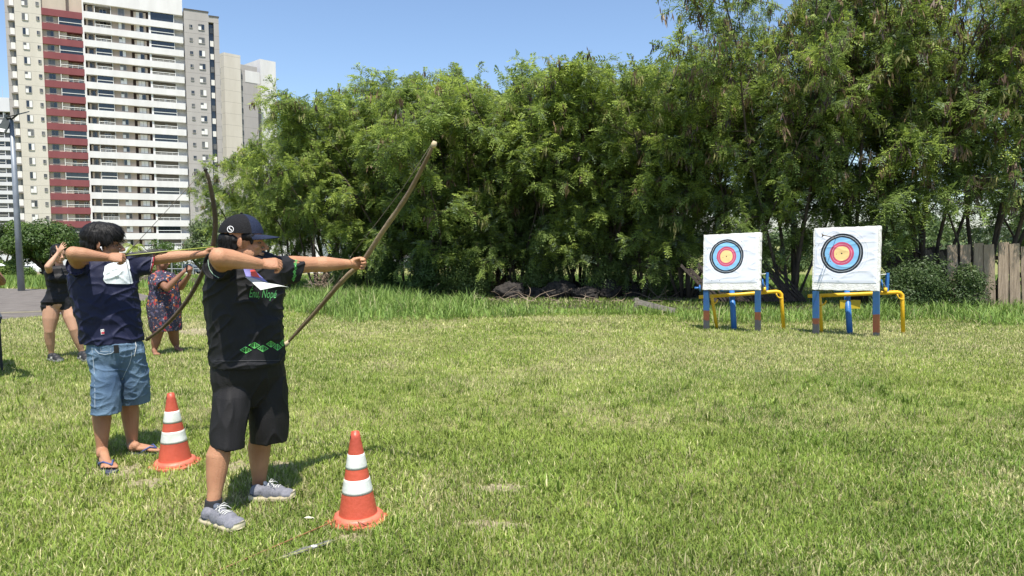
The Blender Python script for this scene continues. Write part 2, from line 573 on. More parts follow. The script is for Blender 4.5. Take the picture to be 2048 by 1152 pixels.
# ================================================================== BUILDINGS
class Facade:
    """a vertical plane seen in the photograph; s runs along it, d stands out of it towards the viewer"""
    def __init__(s, px, depth, ang):
        o = P(px, 471, depth)
        s.o = Vector((o.x, o.y, 0)); s.e = Vector((math.cos(ang), math.sin(ang), 0)); s.n = Vector((math.sin(ang), -math.cos(ang), 0))
    def sz(s, px, py, d=0.0):
        r = ray(px, py); c = Vector((0,0,CAMZ)); o = s.o + s.n*d
        t = (o-c).dot(s.n)/r.dot(s.n)
        p = c + r*t
        return (p-o).dot(s.e), p.z
    def S(s, px, py=70, d=0.0): return s.sz(px, py, d)[0]
    def Z(s, px, py, d=0.0): return s.sz(px, py, d)[1]
    def box(s, mb, s0, s1, z0, z1, d0, d1, mi=0):
        p = s.o + s.e*s0 + s.n*d0; p = Vector((p.x, p.y, z0))
        mb.box2(p, s.e*(s1-s0), s.n*(d1-d0), Vector((0,0,z1-z0)), mi)

def wallmat(name, c1, c2, joints=True, pitch=2.79, z0=0.0, brick=False):
    m = bpy.data.materials.new(name); m.use_nodes = True
    N = m.node_tree.nodes; L = m.node_tree.links; b = N["Principled BSDF"]
    b.inputs["Roughness"].default_value = 0.85; b.inputs["Specular IOR Level"].default_value = 0.2
    tc = N.new("ShaderNodeTexCoord")
    mp = N.new("ShaderNodeMapping"); mp.inputs["Scale"].default_value = (1.0,1.0,0.25); L.new(tc.outputs["Object"], mp.inputs[0])
    n = N.new("ShaderNodeTexNoise"); n.inputs["Scale"].default_value = 0.5; n.inputs["Detail"].default_value = 8; n.inputs["Roughness"].default_value = 0.65
    L.new(mp.outputs[0], n.inputs["Vector"])
    r = N.new("ShaderNodeValToRGB"); r.color_ramp.elements[0].position = 0.3; r.color_ramp.elements[1].position = 0.7
    r.color_ramp.elements[0].color = (*c2,1); r.color_ramp.elements[1].color = (*c1,1); L.new(n.outputs["Fac"], r.inputs[0])
    col = r.outputs[0]
    if joints:
        sp = N.new("ShaderNodeSeparateXYZ"); L.new(tc.outputs["Object"], sp.inputs[0])
        a = N.new("ShaderNodeMath"); a.operation = 'SUBTRACT'; a.inputs[1].default_value = z0; L.new(sp.outputs[2], a.inputs[0])
        dv = N.new("ShaderNodeMath"); dv.operation = 'DIVIDE'; dv.inputs[1].default_value = pitch; L.new(a.outputs[0], dv.inputs[0])
        fr = N.new("ShaderNodeMath"); fr.operation = 'FRACT'; L.new(dv.outputs[0], fr.inputs[0])
        lt = N.new("ShaderNodeMath"); lt.operation = 'LESS_THAN'; lt.inputs[1].default_value = 0.022; L.new(fr.outputs[0], lt.inputs[0])
        mx = N.new("ShaderNodeMix"); mx.data_type = 'RGBA'; mx.inputs[7].default_value = (c2[0]*0.6, c2[1]*0.6, c2[2]*0.6, 1)
        L.new(lt.outputs[0], mx.inputs[0]); L.new(col, mx.inputs[6]); col = mx.outputs[2]
    L.new(col, b.inputs["Base Color"])
    if brick:
        w = N.new("ShaderNodeTexBrick"); w.inputs["Scale"].default_value = 4; L.new(tc.outputs["Object"], w.inputs[0])
        bp = N.new("ShaderNodeBump"); bp.inputs["Strength"].default_value = 0.5; L.new(w.outputs["Fac"], bp.inputs["Height"]); L.new(bp.outputs[0], b.inputs["Normal"])
    return m

FA = R(28.6)
T1 = Facade(85, 136.6, FA)
ztA = T1.Z(83, 15.2); ztB = T1.Z(83, 441.7)
FP = (ztA - ztB)/15.0           # storey height
def ztop(k): return ztB + FP*k  # parapet top of band k (k=0 lowest visible)
BH = FP*0.47                    # band height
m_cream = wallmat("cream_render", (0.62,0.575,0.50), (0.53,0.49,0.42), True, FP, ztB-BH*1.05)
m_creamplain = wallmat("cream_plain", (0.54,0.46,0.37), (0.44,0.38,0.31), False)
m_greyw = wallmat("grey_render", (0.42,0.395,0.375), (0.36,0.335,0.32), True, FP, ztB-BH*1.0)
m_white = wallmat("white_render", (0.74,0.725,0.715), (0.63,0.61,0.60), False)
m_red = wallmat("brick_red_render", (0.245,0.080,0.085), (0.20,0.064,0.069), False, brick=True)
m_beige = wallmat("beige_render", (0.40,0.33,0.27), (0.33,0.27,0.22), False)
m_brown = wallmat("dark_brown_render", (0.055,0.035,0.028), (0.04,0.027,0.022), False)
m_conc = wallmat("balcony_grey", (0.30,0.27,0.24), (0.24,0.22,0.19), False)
m_glassd = mat("dark_glass", (0.012,0.018,0.028), None, rough=0.08, spec=0.8)
m_glassg = mat("curtained_glass", (0.16,0.16,0.155), (0.10,0.10,0.10), 1.5, 0.25)
m_curt = mat("white_curtain", (0.75,0.74,0.70), None, rough=0.6)
m_alu = mat("aluminium_rail", (0.60,0.60,0.58), None, rough=0.4, metallic=0.3)
m_roofdark = mat("roof_edge", (0.08,0.07,0.065), None, rough=0.8)
m_shut = mat("beige_shutter", (0.52,0.43,0.34), None, rough=0.7)

tower = thing("apartment_tower", "tall white apartment tower with brick red balcony bands down its left part", "building", (T1.o.x, T1.o.y, gz(140)))
ZG = gz(140)
sL, sA0, sA1 = T1.S(9), T1.S(31), T1.S(84.5)
sC0, sC1 = T1.S(169), T1.S(366)
sD1, sE0, sE1, sF = T1.S(417.5), T1.S(421.5), T1.S(428), T1.S(438)
def wallbox(F, tw, name, m, *a, parent=None):
    mb = MB(); F.box(mb, *a); return mb.build(name, m, tw)
zroof = ztop(20)
wallbox(T1, tower, "wall", m_greyw, sL, sA0-0.003, ZG, zroof-2, -15, -2.0)
wallbox(T1, tower, "wall", m_cream, sA0, sA1, ZG, zroof, -14, 0)
wallbox(T1, tower, "wall", m_creamplain, sA1+0.003, sA1+4.0, ZG, zroof-0.5, -12, -0.42)
wallbox(T1, tower, "wall", m_creamplain, sA1+4.003, sC0-0.25, ZG, zroof-0.6, -12, -1.7)
wallbox(T1, tower, "wall", m_white, sC0-0.247, sC0, ZG, zroof-0.3, -12, 0.12)
zc = T1.Z(169, 5)
# white section: shallow recess wall of several tints
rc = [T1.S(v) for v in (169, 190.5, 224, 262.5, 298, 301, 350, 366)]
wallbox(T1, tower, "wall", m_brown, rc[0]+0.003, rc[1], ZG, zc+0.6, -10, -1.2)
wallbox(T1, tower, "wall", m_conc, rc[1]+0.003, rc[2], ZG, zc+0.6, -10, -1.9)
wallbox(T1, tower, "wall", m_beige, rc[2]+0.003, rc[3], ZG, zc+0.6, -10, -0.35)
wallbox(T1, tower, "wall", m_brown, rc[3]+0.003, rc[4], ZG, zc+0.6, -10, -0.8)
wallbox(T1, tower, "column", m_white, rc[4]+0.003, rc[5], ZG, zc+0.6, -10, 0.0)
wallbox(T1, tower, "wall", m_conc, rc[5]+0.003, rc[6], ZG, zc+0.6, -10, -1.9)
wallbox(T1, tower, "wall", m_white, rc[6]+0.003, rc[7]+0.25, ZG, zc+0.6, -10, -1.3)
# white crown over the top balcony
zc = T1.Z(169, 5)
crown = wallbox(T1, tower, "crown_wall", m_white, sC0+0.003, sC1, zc, zroof+2, -10, 0.25)
# grey stair wing at the right
zD = T1.Z(368, 18.5); zE = T1.Z(422, 33)
wallbox(T1, tower, "wall", m_greyw, sC1+0.253, sD1, ZG, zD, -12, 0)
wallbox(T1, tower, "wall", m_glassd, sD1+0.003, sE1, ZG, zE-1.2, -12, -1.0)
wallbox(T1, tower, "wall", m_greyw, sE1+0.003, sF, ZG, zE, -12, 0)
wallbox(T1, tower, "wall", m_greyw, sD1+0.003, sE1, zE-1.2, zE, -12, -0.02)
wallbox(T1, tower, "roof_edge", m_roofdark, sC1+0.253, sD1+0.1, zD+0.003, zD+0.22, -12, 0.1)
wallbox(T1, tower, "roof_edge", m_roofdark, sD1+0.103, sF+0.1, zE+0.003, zE+0.2, -12, 0.1)

rr = random.Random(11)
m_wframe = mat("window_frame", (0.36,0.34,0.32), None, rough=0.5)
def window(F, tw, s0, s1, z0, z1, d, name="window", kind=0, frame=m_wframe):
    """frame, two leaves of glass or curtain, a sill; the leaves are a sub-part"""
    mb = MB(); w = 0.07
    F.box(mb, s0, s1, z0-w, z0, d, d+0.12); F.box(mb, s0, s1, z1, z1+w, d, d+0.06)
    F.box(mb, s0-w, s0, z0-w, z1+w, d, d+0.065); F.box(mb, s1, s1+w, z0-w, z1+w, d, d+0.065)
    fr = mb.build(name, [frame], tw)
    rv = rr.random()
    pm = MB(); mid = (s0+s1)/2
    mats = [m_glassd, m_glassg, m_curt]
    if kind == 0: a, b = rr.choice([(2,2),(2,1),(1,2),(2,0),(0,2),(2,2)])
    elif kind == 1: a, b = rr.choice([(0,0),(1,1),(1,0),(0,1)])
    else: a, b = rr.choice([(2,2),(2,2),(2,0)])
    F.box(pm, s0, mid-0.02, z0, z1, d, d+0.03, a); F.box(pm, mid+0.02, s1, z0, z1, d, d+0.045, b)
    if kind == 2 and rr.random() < 0.8:
        pass
    if a == 2 and kind == 0:
        F.box(pm, s0, mid-0.02, z0+(z1-z0)*0.62, z1, d+0.031, d+0.036, 1)
    pm.build("pane", mats, fr)
    return fr

zN = range(-3, 16)
m_tint = mat("dark_mullion", (0.03,0.035,0.045), None, rough=0.5)
def glazing(F, tw, s0, s1, z0, z1, dark, d=-0.1, rail=True):
    mb = MB(); n = max(3, int((s1-s0)/0.9))
    if dark:
        F.box(mb, s0, s1, z0, z1, d-0.03, d, 0)
        for i in range(1, n):
            s = s0+(s1-s0)*i/n; F.box(mb, s-0.02, s+0.02, z0, z1, d+0.002, d+0.012, 2)
    F.box(mb, s0, s1, z0+0.50, z0+0.60, d+0.02, d+0.12, 1)
    if not dark:
        F.box(mb, s0, s1, z0+0.22, z0+0.26, d+0.03, d+0.08, 1)
        for i in range(n+1):
            s = s0+(s1-s0)*i/n; F.box(mb, s-0.02, s+0.02, z0, z0+0.497, d+0.04, d+0.07, 1)
    F.box(mb, s0-0.09, s0, z0, z1, d, d+0.1, 1); F.box(mb, s1, s1+0.09, z0, z1, d, d+0.1, 1)
    mb.build("balcony_glazing" if dark else "railing", [m_glassd if dark else m_alu, m_curt, m_tint], tw)

def shadowwin(F, tw, s0, s1, z0, z1, d, name="balcony_door"):
    mb = MB(); F.box(mb, s0, s1, z0, z1, d, d+0.05, 0)
    F.box(mb, s0+0.05, (s0+s1)/2-0.03, z0+0.05, z1-0.05, d+0.052, d+0.06, 1); F.box(mb, (s0+s1)/2+0.03, s1-0.05, z0+0.05, z1-0.05, d+0.052, d+0.06, rr.choice([1,2]))
    mb.build(name, [m_alu, m_glassd, m_glassg], tw)

sx = {k: T1.S(k) for k in (17, 20, 30, 46, 59, 74.5, 80, 94, 107, 119, 125, 141, 153, 161, 175, 184, 200, 214, 238, 250, 270, 291, 312, 330, 379, 384, 397, 409)}
for k in zN:
    zt = ztop(k); zb = zt-BH; zu = zt + (FP-BH)          # opening above band k: zt..zu
    # red and white parapets
    mb = MB(); T1.box(mb, sA1+0.003, sC0-0.25, zb, zt, -1.697, 0.02); 
    mb.build("red_parapet", m_red, tower)
    mb = MB(); T1.box(mb, sA1+5.0+6.4, sA1+5.0+6.62, zb+0.72, zb+0.94, 0.021, 0.09); mb.build("drain_cover", m_curt, tower)
    zt += 0.36; zb += 0.36; zu += 0.36
    mb = MB(); T1.box(mb, sC0+0.003, sC1, zb, zt, -1.29, 0.25)
    mb.build("white_parapet", m_white, tower)
    # sunlit wedge wall closing the end of the white section
    if k < 15:
        zt -= 0.36; zu -= 0.36
        window(T1, tower, sx[94], sx[107], zt+0.30, zu-0.12, -0.42, "window", 1)
        shadowwin(T1, tower, sx[125], sx[141], zt-0.6, zu-0.18, -1.7)
        shadowwin(T1, tower, sx[153], sx[161], zt-0.6, zu-0.3, -1.7)
        glazing(T1, tower, sx[119], sC0-0.35, zt, zu-0.003, rr.random() < 0.45, -0.12)
        # white section
        zt += 0.36; zu += 0.36
        if k == 14: zu = zc-0.05
        window(T1, tower, T1.S(176), T1.S(185), zt+0.12, zu-0.2, -1.2, "window", 1)
        for q in (172.6, 187.0):
            mb = MB(); T1.box(mb, T1.S(q), T1.S(q)+0.34, zt+0.08, zu-0.15, -1.2, -0.7); mb.build("shutter", m_shut, tower)
        shadowwin(T1, tower, sx[200], sx[214], zt-0.6, zu-0.25, -1.9)
        glazing(T1, tower, T1.S(191.5), T1.S(222.5), zt, zu-0.003, rr.random() < 0.5, -0.15)
        window(T1, tower, sx[238], sx[250], zt+0.25, zu-0.10, -0.35, "window", 0)
        window(T1, tower, T1.S(273), T1.S(287), zt+0.22, zu-0.22, -0.8, "window", 2)
        for q in (268.5, 288.3):
            mb = MB(); T1.box(mb, T1.S(q), T1.S(q)+0.42, zt+0.14, zu-0.25, -0.8, -0.62); mb.build("shutter", m_shut, tower)
        if rr.random() < 0.55: shadowwin(T1, tower, sx[312]+1.2, sx[330], zt-0.6, zu-0.25, -1.9)
        glazing(T1, tower, T1.S(302), T1.S(348), zt, zu-0.003, rr.random() < 0.4, -0.12)
    # cream wall windows
    zt = ztop(k); zb = zt-BH; zu = zt+(FP-BH)
    if k < 16:
        window(T1, tower, sx[46], sx[59]-0.1, zt+0.02, zt+1.22, 0.0, "window", 0)
        window(T1, tower, sx[74.5], sx[80], zt+0.28, zt+0.92, 0.0, "vent_window", 1)
        # grey wing: window, ledge and the ledge's shadow as a dark panel under it
        mb = MB(); a0, a1 = T1.S(20, 70, -2), T1.S(30, 70, -2)
        T1.box(mb, a0+0.1, a1, zt+0.25, zt+1.45, -2.0, -1.93, 0)
        T1.box(mb, a0-0.2, a1+0.3, zt-0.1, zt+0.05, -2.0, -1.55, 1)
        T1.box(mb, a0+0.5, a1+0.2, zt-1.25, zt-0.2, -2.0, -1.97, 2)
        mb.build("service_window", [m_curt, m_conc, m_glassg], tower)
        window(T1, tower, sx[379], sx[384]+0.1, zt-0.15, zt+0.45, 0.0, "vent_window", 1)
        window(T1, tower, sx[397], sx[409], zt-0.35, zt+0.80, 0.0, "window", 0)
        mb = MB(); T1.box(mb, sE0-0.1, sE1-0.05, zt-0.6, zt+0.55, -0.999, -0.8, 0); mb.build("service_window", [m_curt if k % 3 else m_glassg], tower)

# second tower, further off
T2 = Facade(482, 178, R(47))
tower2 = thing("apartment_tower", "pale cream and grey apartment tower partly hidden by trees, right of the red banded one", "building", (T2.o.x, T2.o.y, gz(178)))
q0, q1, q2 = T2.S(448, 130), T2.S(481, 130), T2.S(519, 150)
m_cream2 = wallmat("cream_far", (0.66,0.61,0.54), (0.58,0.53,0.46), True, 2.8, 1.0)
m_grey2 = wallmat("grey_far", (0.43,0.40,0.39), (0.38,0.355,0.345), True, 2.8, 1.0)
wallbox(T2, tower2, "wall", m_cream2, q0, q1, ZG, T2.Z(450,105), -7, 0)
wallbox(T2, tower2, "wall", m_grey2, q1+0.003, q2, ZG, T2.Z(484,126.5), -9, -1.2)
wallbox(T2, tower2, "wall", m_white, T2.S(520,120,-4), T2.S(551,120,-4), ZG, T2.Z(521,118,-4), -14, -4)
mb = MB(); T2.box(mb, T2.S(490,150,-1.2), T2.S(519,150,-1.2), T2.Z(500,165,-1.2), T2.Z(500,142,-1.2), -1.2, -1.15); mb.build("painted_panel", m_white, tower2)
z2 = T2.Z(448, 142)
for k in range(16):
    z = z2 - 2.8*k
    # windows on the narrow left flank of the cream block
    o = T2.o + T2.e*q0 - T2.n*3.2
    mb = MB(); p = Vector((o.x, o.y, z)) - T2.e*0.06
    mb.box2(p, T2.e*0.06, T2.n*1.3, Vector((0,0,1.2)), 0)
    mb.box2(p-T2.e*0.05+T2.n*0.1+Vector((0,0,0.1)), T2.e*0.05, T2.n*1.1, Vector((0,0,1.0)), 1)
    mb.build("window", [m_alu, m_glassd], tower2)
    if k < 15:
        mb = MB(); T2.box(mb, q1+0.25, q1+1.0, z-1.0, z+0.2, -1.197, -1.1, 0); mb.build("service_window", [m_glassg], tower2)

# third tower at the left edge
T3 = Facade(10, 222, R(12))
tower3 = thing("apartment_tower", "white balconied apartment tower behind the street lamp at the left edge", "building", (T3.o.x, T3.o.y, gz(200)))
a0, a1 = T3.S(-60, 300), T3.S(24, 300)
z3t = T3.Z(5, 195)
m_white3 = wallmat("white_far", (0.64,0.64,0.66), (0.56,0.56,0.58), False)
wallbox(T3, tower3, "wall", m_conc, a0, a1, ZG, z3t-5, -12, -1.5)
wallbox(T3, tower3, "crown_wall", m_white3, a0, a1, T3.Z(8, 223), z3t, -12, 0.1)
wallbox(T3, tower3, "column", m_white3, T3.S(9.5,300), T3.S(10.5,300), ZG, T3.Z(8,223)-0.003, -1.497, -0.1)
zz = T3.Z(10, 352+1.5); 
f3 = 17.35/1400*222
for k in range(-6, 8):
    z = zz + f3*k
    if z+f3*0.42 > T3.Z(8,223): continue
    mb = MB(); T3.box(mb, a0, a1, z-f3*0.0, z+f3*0.42, -1.49, 0.05); mb.build("white_parapet", m_white3, tower3)
    mb = MB()
    for (p0, p1) in ((-40,-20),(-18,9),(11,18)):
        T3.box(mb, T3.S(p0,300), T3.S(p1,300), z+f3*0.42+0.003, z+f3*0.97, -0.6, -0.5, 0)
    T3.box(mb, a0, T3.S(9,300), z+f3*0.62, z+f3*0.66, -0.2, -0.1, 1)
    mb.build("balcony_glazing", [m_glassd if k % 2 else m_glassg, m_curt], tower3)
mb = MB(); p = T3.o+T3.e*T3.S(5,190); mb.tube([(p.x, p.y, z3t), (p.x, p.y, z3t+3.5)], 0.06, 6)
mb.build("antenna", m_alu, tower3)

# low street buildings seen under the trees
def low_building(name, label, px0, px1, ytop, Y, m, windows=(), roof=None):
    a = P(px0, 471, Y); b = P(px1, 471, Y); z1 = P((px0+px1)/2, ytop, Y).z; z0 = gz(Y)-0.3
    t = thing(name, label, "building", ((a.x+b.x)/2, Y, z0))
    mb = MB(); mb.box2((a.x, Y, z0), (b.x-a.x, 0, 0), (0, 9, 0), (0, 0, z1-z0)); mb.build("wall", m, t)
    mb = MB(); mb.box2((a.x-0.3, Y-0.3, z1+0.003), (b.x-a.x+0.6, 0, 0), (0, 9.6, 0), (0, 0, 0.35)); mb.build("roof", roof or m_roofdark, t)
    for (w0, w1, y0, y1) in windows:
        p = P(w0, y0, Y); q = P(w1, y1, Y)
        mb = MB(); mb.box2((p.x, Y-0.06, q.z), (q.x-p.x, 0, 0), (0, 0.05, 0), (0, 0, p.z-q.z), 0)
        mb.box2(((p.x+q.x)/2-0.05, Y-0.09, q.z), (0.1, 0, 0), (0, 0.03, 0), (0, 0, p.z-q.z), 1)
        mb.build("window", [m_glassg, m_curt], t)
    return t
low_building("warehouse", "long low white warehouse behind the capped archer's head", 535, 640, 458, 118, m_white, [(560,572,478,490),(600,612,478,490)], m_white)
low_building("warehouse", "low pale shed with a grey roof seen between the trunks right of the bow hand", 642, 900, 490, 150, m_white3, [(680,700,498,508),(760,790,498,508)], m_conc)

# white boundary wall at the foot of the tower, with piers
def wall_thing(name, label, cat, px0, px1, yt, Y, m, h=None, thick=0.2, piers=0):
    a = P(px0, 500, Y); b = P(px1, 500, Y); z0 = gz(Y)-0.2; z1 = P((px0+px1)/2, yt, Y).z
    t = thing(name, label, cat, ((a.x+b.x)/2, Y, z0))
    mb = MB(); mb.box2((a.x, Y, z0), (b.x-a.x,0,0), (0,thick,0), (0,0,z1-z0)); mb.build("panel", m, t)
    for i in range(piers):
        x = a.x+(b.x-a.x)*i/(piers-1)
        mb = MB(); mb.box2((x-0.2, Y-0.1, z0), (0.4,0,0), (0,0.097,0), (0,0,z1-z0+0.25)); mb.build("pier", m, t)
    return t
wall_thing("boundary_wall", "white wall with piers along the street behind the round tree", "wall", -120, 470, 509, 118, m_white3, piers=12)
wall_thing("boundary_wall", "low beige wall beside the white car", "wall", 71, 86, 537, 112, m_beige)

# steel mesh fence on the far side of the slope
m_galv = mat("galvanised_steel", (0.42,0.44,0.46), (0.34,0.36,0.38), 6, 0.5, metallic=0.5)
def post_fence(px0, px1, ytop, Y, n, label):
    a = P(px0, 500, Y); b = P(px1, 500, Y); z0 = gz(Y); z1 = P((px0+px1)/2, ytop, Y).z
    t = thing("mesh_fence", label, "fence", ((a.x+b.x)/2, Y, z0))
    for i in range(n):
        x = a.x+(b.x-a.x)*i/(n-1)
        mb = MB(); mb.tube([(x, Y, z0-0.1), (x, Y, z1)], 0.05, 6); mb.build("post", m_galv, t)
    mb = MB()
    for z in (z1-0.05, (z0+z1)/2): mb.tube([(a.x, Y+0.06, z), (b.x, Y+0.06, z)], 0.03, 5)
    k = int((b.x-a.x)/0.35)
    for i in range(k):
        x = a.x+(b.x-a.x)*(i+0.5)/k; mb.tube([(x, Y+0.09, z0), (x, Y+0.09, z1-0.05)], 0.008, 3, cap=False)
    mb.build("mesh_panel", m_galv, t)
post_fence(300, 470, 523, 72, 9, "grey steel mesh fence across the slope behind the woman in the floral dress")
post_fence(40, 110, 531, 70, 4, "short grey rail fence in front of the white car")

# ------------------------------------------------------------------ vehicles
m_carw = mat("white_car_paint", (0.75,0.75,0.74), None, rough=0.25, coat=0.6)
m_carb = mat("dark_blue_car_paint", (0.03,0.05,0.09), None, rough=0.25, coat=0.6)
m_tyre = mat("tyre_rubber", (0.02,0.02,0.02), None, rough=0.9)
m_rim = mat("alloy_rim", (0.5,0.5,0.52), None, rough=0.3, metallic=0.8)
def car(px, Y, label, paint, flip=1):
    z0 = gz(Y); c = P(px, 500, Y)
    t = thing("parked_car", label, "car", (c.x, Y, z0))
    # side outline (x along the car, z up), widened into a body with a narrower glasshouse
    prof = [(-2.0,0.35),(-2.05,0.75),(-1.75,0.95),(-1.0,1.05),(-0.45,1.45),(0.75,1.5),(1.5,1.1),(1.95,1.0),(2.02,0.4)]
    mb = MB(); n = len(prof)
    W = 0.85
    vs = []
    for (y, inset) in ((-W,0.0),(W,0.0)):
        for (x, z) in prof:
            yy = y*(0.82 if z > 1.2 else 1.0)
            vs.append((c.x+flip*x, Y+yy, z0+z))
    fs = [tuple(range(n)), tuple(range(n, 2*n))[::-1]]+[(i, (i+1)%n+0, (i+1)%n+n, i+n)[::-1] for i in range(n)]
    mb.add(vs, fs); mb.build("body", paint, t)
    mb = MB()
    for s in (-1, 1):
        y = Y+s*(W*0.915+0.02)
        pts = [(-0.88,1.06),(-0.42,1.40),(0.12,1.43),(0.12,1.06)]; pt2 = [(0.18,1.06),(0.18,1.43),(0.7,1.42),(1.3,1.10)]
        for q in (pts, pt2): mb.poly([(c.x+flip*x, Y+s*(W*(1.0 if z < 1.2 else 0.82)+0.012), z0+z) for x, z in q])
    mb.build("side_window", m_glassd, t)
    for x in (-1.28, 1.3):
        for s in (-1, 1):
            mb = MB(); mb.lathe((c.x+flip*x, Y+s*(W-0.12), z0+0.32), [(0.0,0.0),(0.32,0.0),(0.32,0.2*s),(0.0,0.2*s)], 20, axis=Vector((0,1,0)))
            w = mb.build("wheel", m_tyre, t)
            mb = MB(); mb.lathe((c.x+flip*x, Y+s*(W+0.085), z0+0.32), [(0.0,0.0),(0.21,0.0),(0.21,0.01*s)], 16, axis=Vector((0,1,0))); mb.build("rim", m_rim, w)
    for s in (-1, 1):
        mb = MB(); mb.ell((c.x-flip*2.0, Y+s*0.6, z0+0.75), 0.08, 0.2, 0.09); mb.build("headlight", m_curt, t)
    return t
car(57, 106, "white hatchback parked on the street behind the lamp post", m_carw, -1)
car(372, 100, "dark blue car parked behind the mesh fence at the woman's hands", m_carb, 1)

# ------------------------------------------------------------------ street lamp
m_pole = mat("grey_painted_pole", (0.26,0.29,0.32), (0.20,0.22,0.25), 3, 0.5, metallic=0.3)
m_panel = mat("dark_lamp_housing", (0.035,0.045,0.04), (0.025,0.03,0.03), 4, 0.5)
Y = G(43, 582).y; base = P(43, 582, Y)
lamp = thing("street_lamp", "tall grey street lamp with a dark solar panel, beside the asphalt court", "street lamp", (base.x, base.y, gz(Y)))
top = P(22.5, 240, Y)
mb = MB(); mb.tube([(base.x, Y, gz(Y)-0.05), (base.x*0.5+top.x*0.5, Y, (gz(Y)+top.z)/2), (top.x, Y, top.z)], [0.115,0.095,0.065], 14); mb.build("pole", m_pole, lamp, True)
mb = MB(); a = P(20, 231, Y); b = P(49, 222, Y); c_ = P(36, 234, Y)
pc = P(35, 229, Y); rot = Matrix.Rotation(R(-14), 3, 'Y') @ Matrix.Rotation(R(18), 3, 'X')
mb.box(pc, (0.52, 0.62, 0.035), rot); mb.tube([P(24,238,Y), pc], 0.03, 8); mb.build("lamp_head", m_panel, lamp)
mb = MB(); pc = P(10, 250, Y-0.1); rot = Matrix.Rotation(R(10), 3, 'Y') @ Matrix.Rotation(R(-25), 3, 'X')
mb.box(pc, (0.30, 0.04, 0.62), rot); mb.tube([P(22,236,Y), P(12,236,Y-0.05)], 0.03, 8); pn = mb.build("solar_panel", m_panel, lamp)
mb = MB()
for dz in (-0.20, -0.27): mb.box(pc+rot@Vector((0, -0.025, dz)), (0.2, 0.008, 0.05), rot)
mb.build("light_strip", m_curt, pn)

# ================================================================== TREES
m_leaf = mat("feathery_leaf", (1,1,1), None, rough=0.55, spec=0.25, attr=True, trans=0.42)
m_bark = mat("dark_bark", (0.10,0.075,0.055), (0.045,0.034,0.026), 7, 0.9, 0.5, 40, stretch=(1,1,0.3))
m_pod = mat("dry_seed_pod", (1,1,1), None, rough=0.6, attr=True, trans=0.15)

def unit(v): return v/np.maximum(np.linalg.norm(v, axis=-1, keepdims=True), 1e-9)

def curve_pts(p, d, L, n, droop, wob, rg):
    pts = [np.array(p, float)]; d = unit(np.array(d, float))
    for i in range(n):
        d = unit(d + np.array([rg.normal(0,wob), rg.normal(0,wob), -droop+rg.normal(0,wob*0.6)]))
        pts.append(pts[-1]+d*L/n)
    return pts

def feather_sprays(pos, dirs, size, col, rg, pairs=5):
    """bipinnate leaves: a drooping rachis with narrow leaflets in pairs"""
    n = len(pos)
    d = unit(dirs)
    up = np.tile(np.array([0,0,1.0]), (n,1))
    side = unit(np.cross(d, up)+rg.normal(0,0.35,(n,3)))
    nr = unit(np.cross(side, d))
    Vs = []; Cs = []
    L = size*(0.75+0.5*rg.random(n))
    for i in range(pairs):
        t = (i+0.6)/pairs
        base = pos + d*(L*t)[:,None] - up*(L*0.35*t*t)[:,None]
        ll = L*0.42*(1-0.45*abs(t-0.4)*1.6)
        for s in (-1, 1):
            ld = unit(d*0.62+side*s*0.85-up*0.22+rg.normal(0,0.10,(n,3)))
            tip = base+ld*ll[:,None]
            w = unit(np.cross(ld, nr)+rg.normal(0,0.3,(n,3)))*(L*0.060)[:,None]
            m = base+ld*(ll*0.45)[:,None]
            Vs.append(np.stack([base, m+w, tip, m-w], 1))
            Cs.append(np.repeat((col*(0.85+0.3*rg.random((n,1))))[:,None,:], 4, axis=1))
    V = np.concatenate(Vs).reshape(-1,3); C = np.concatenate(Cs).reshape(-1,3)
    F = np.arange(len(V)).reshape(-1,4)
    return V, F, C

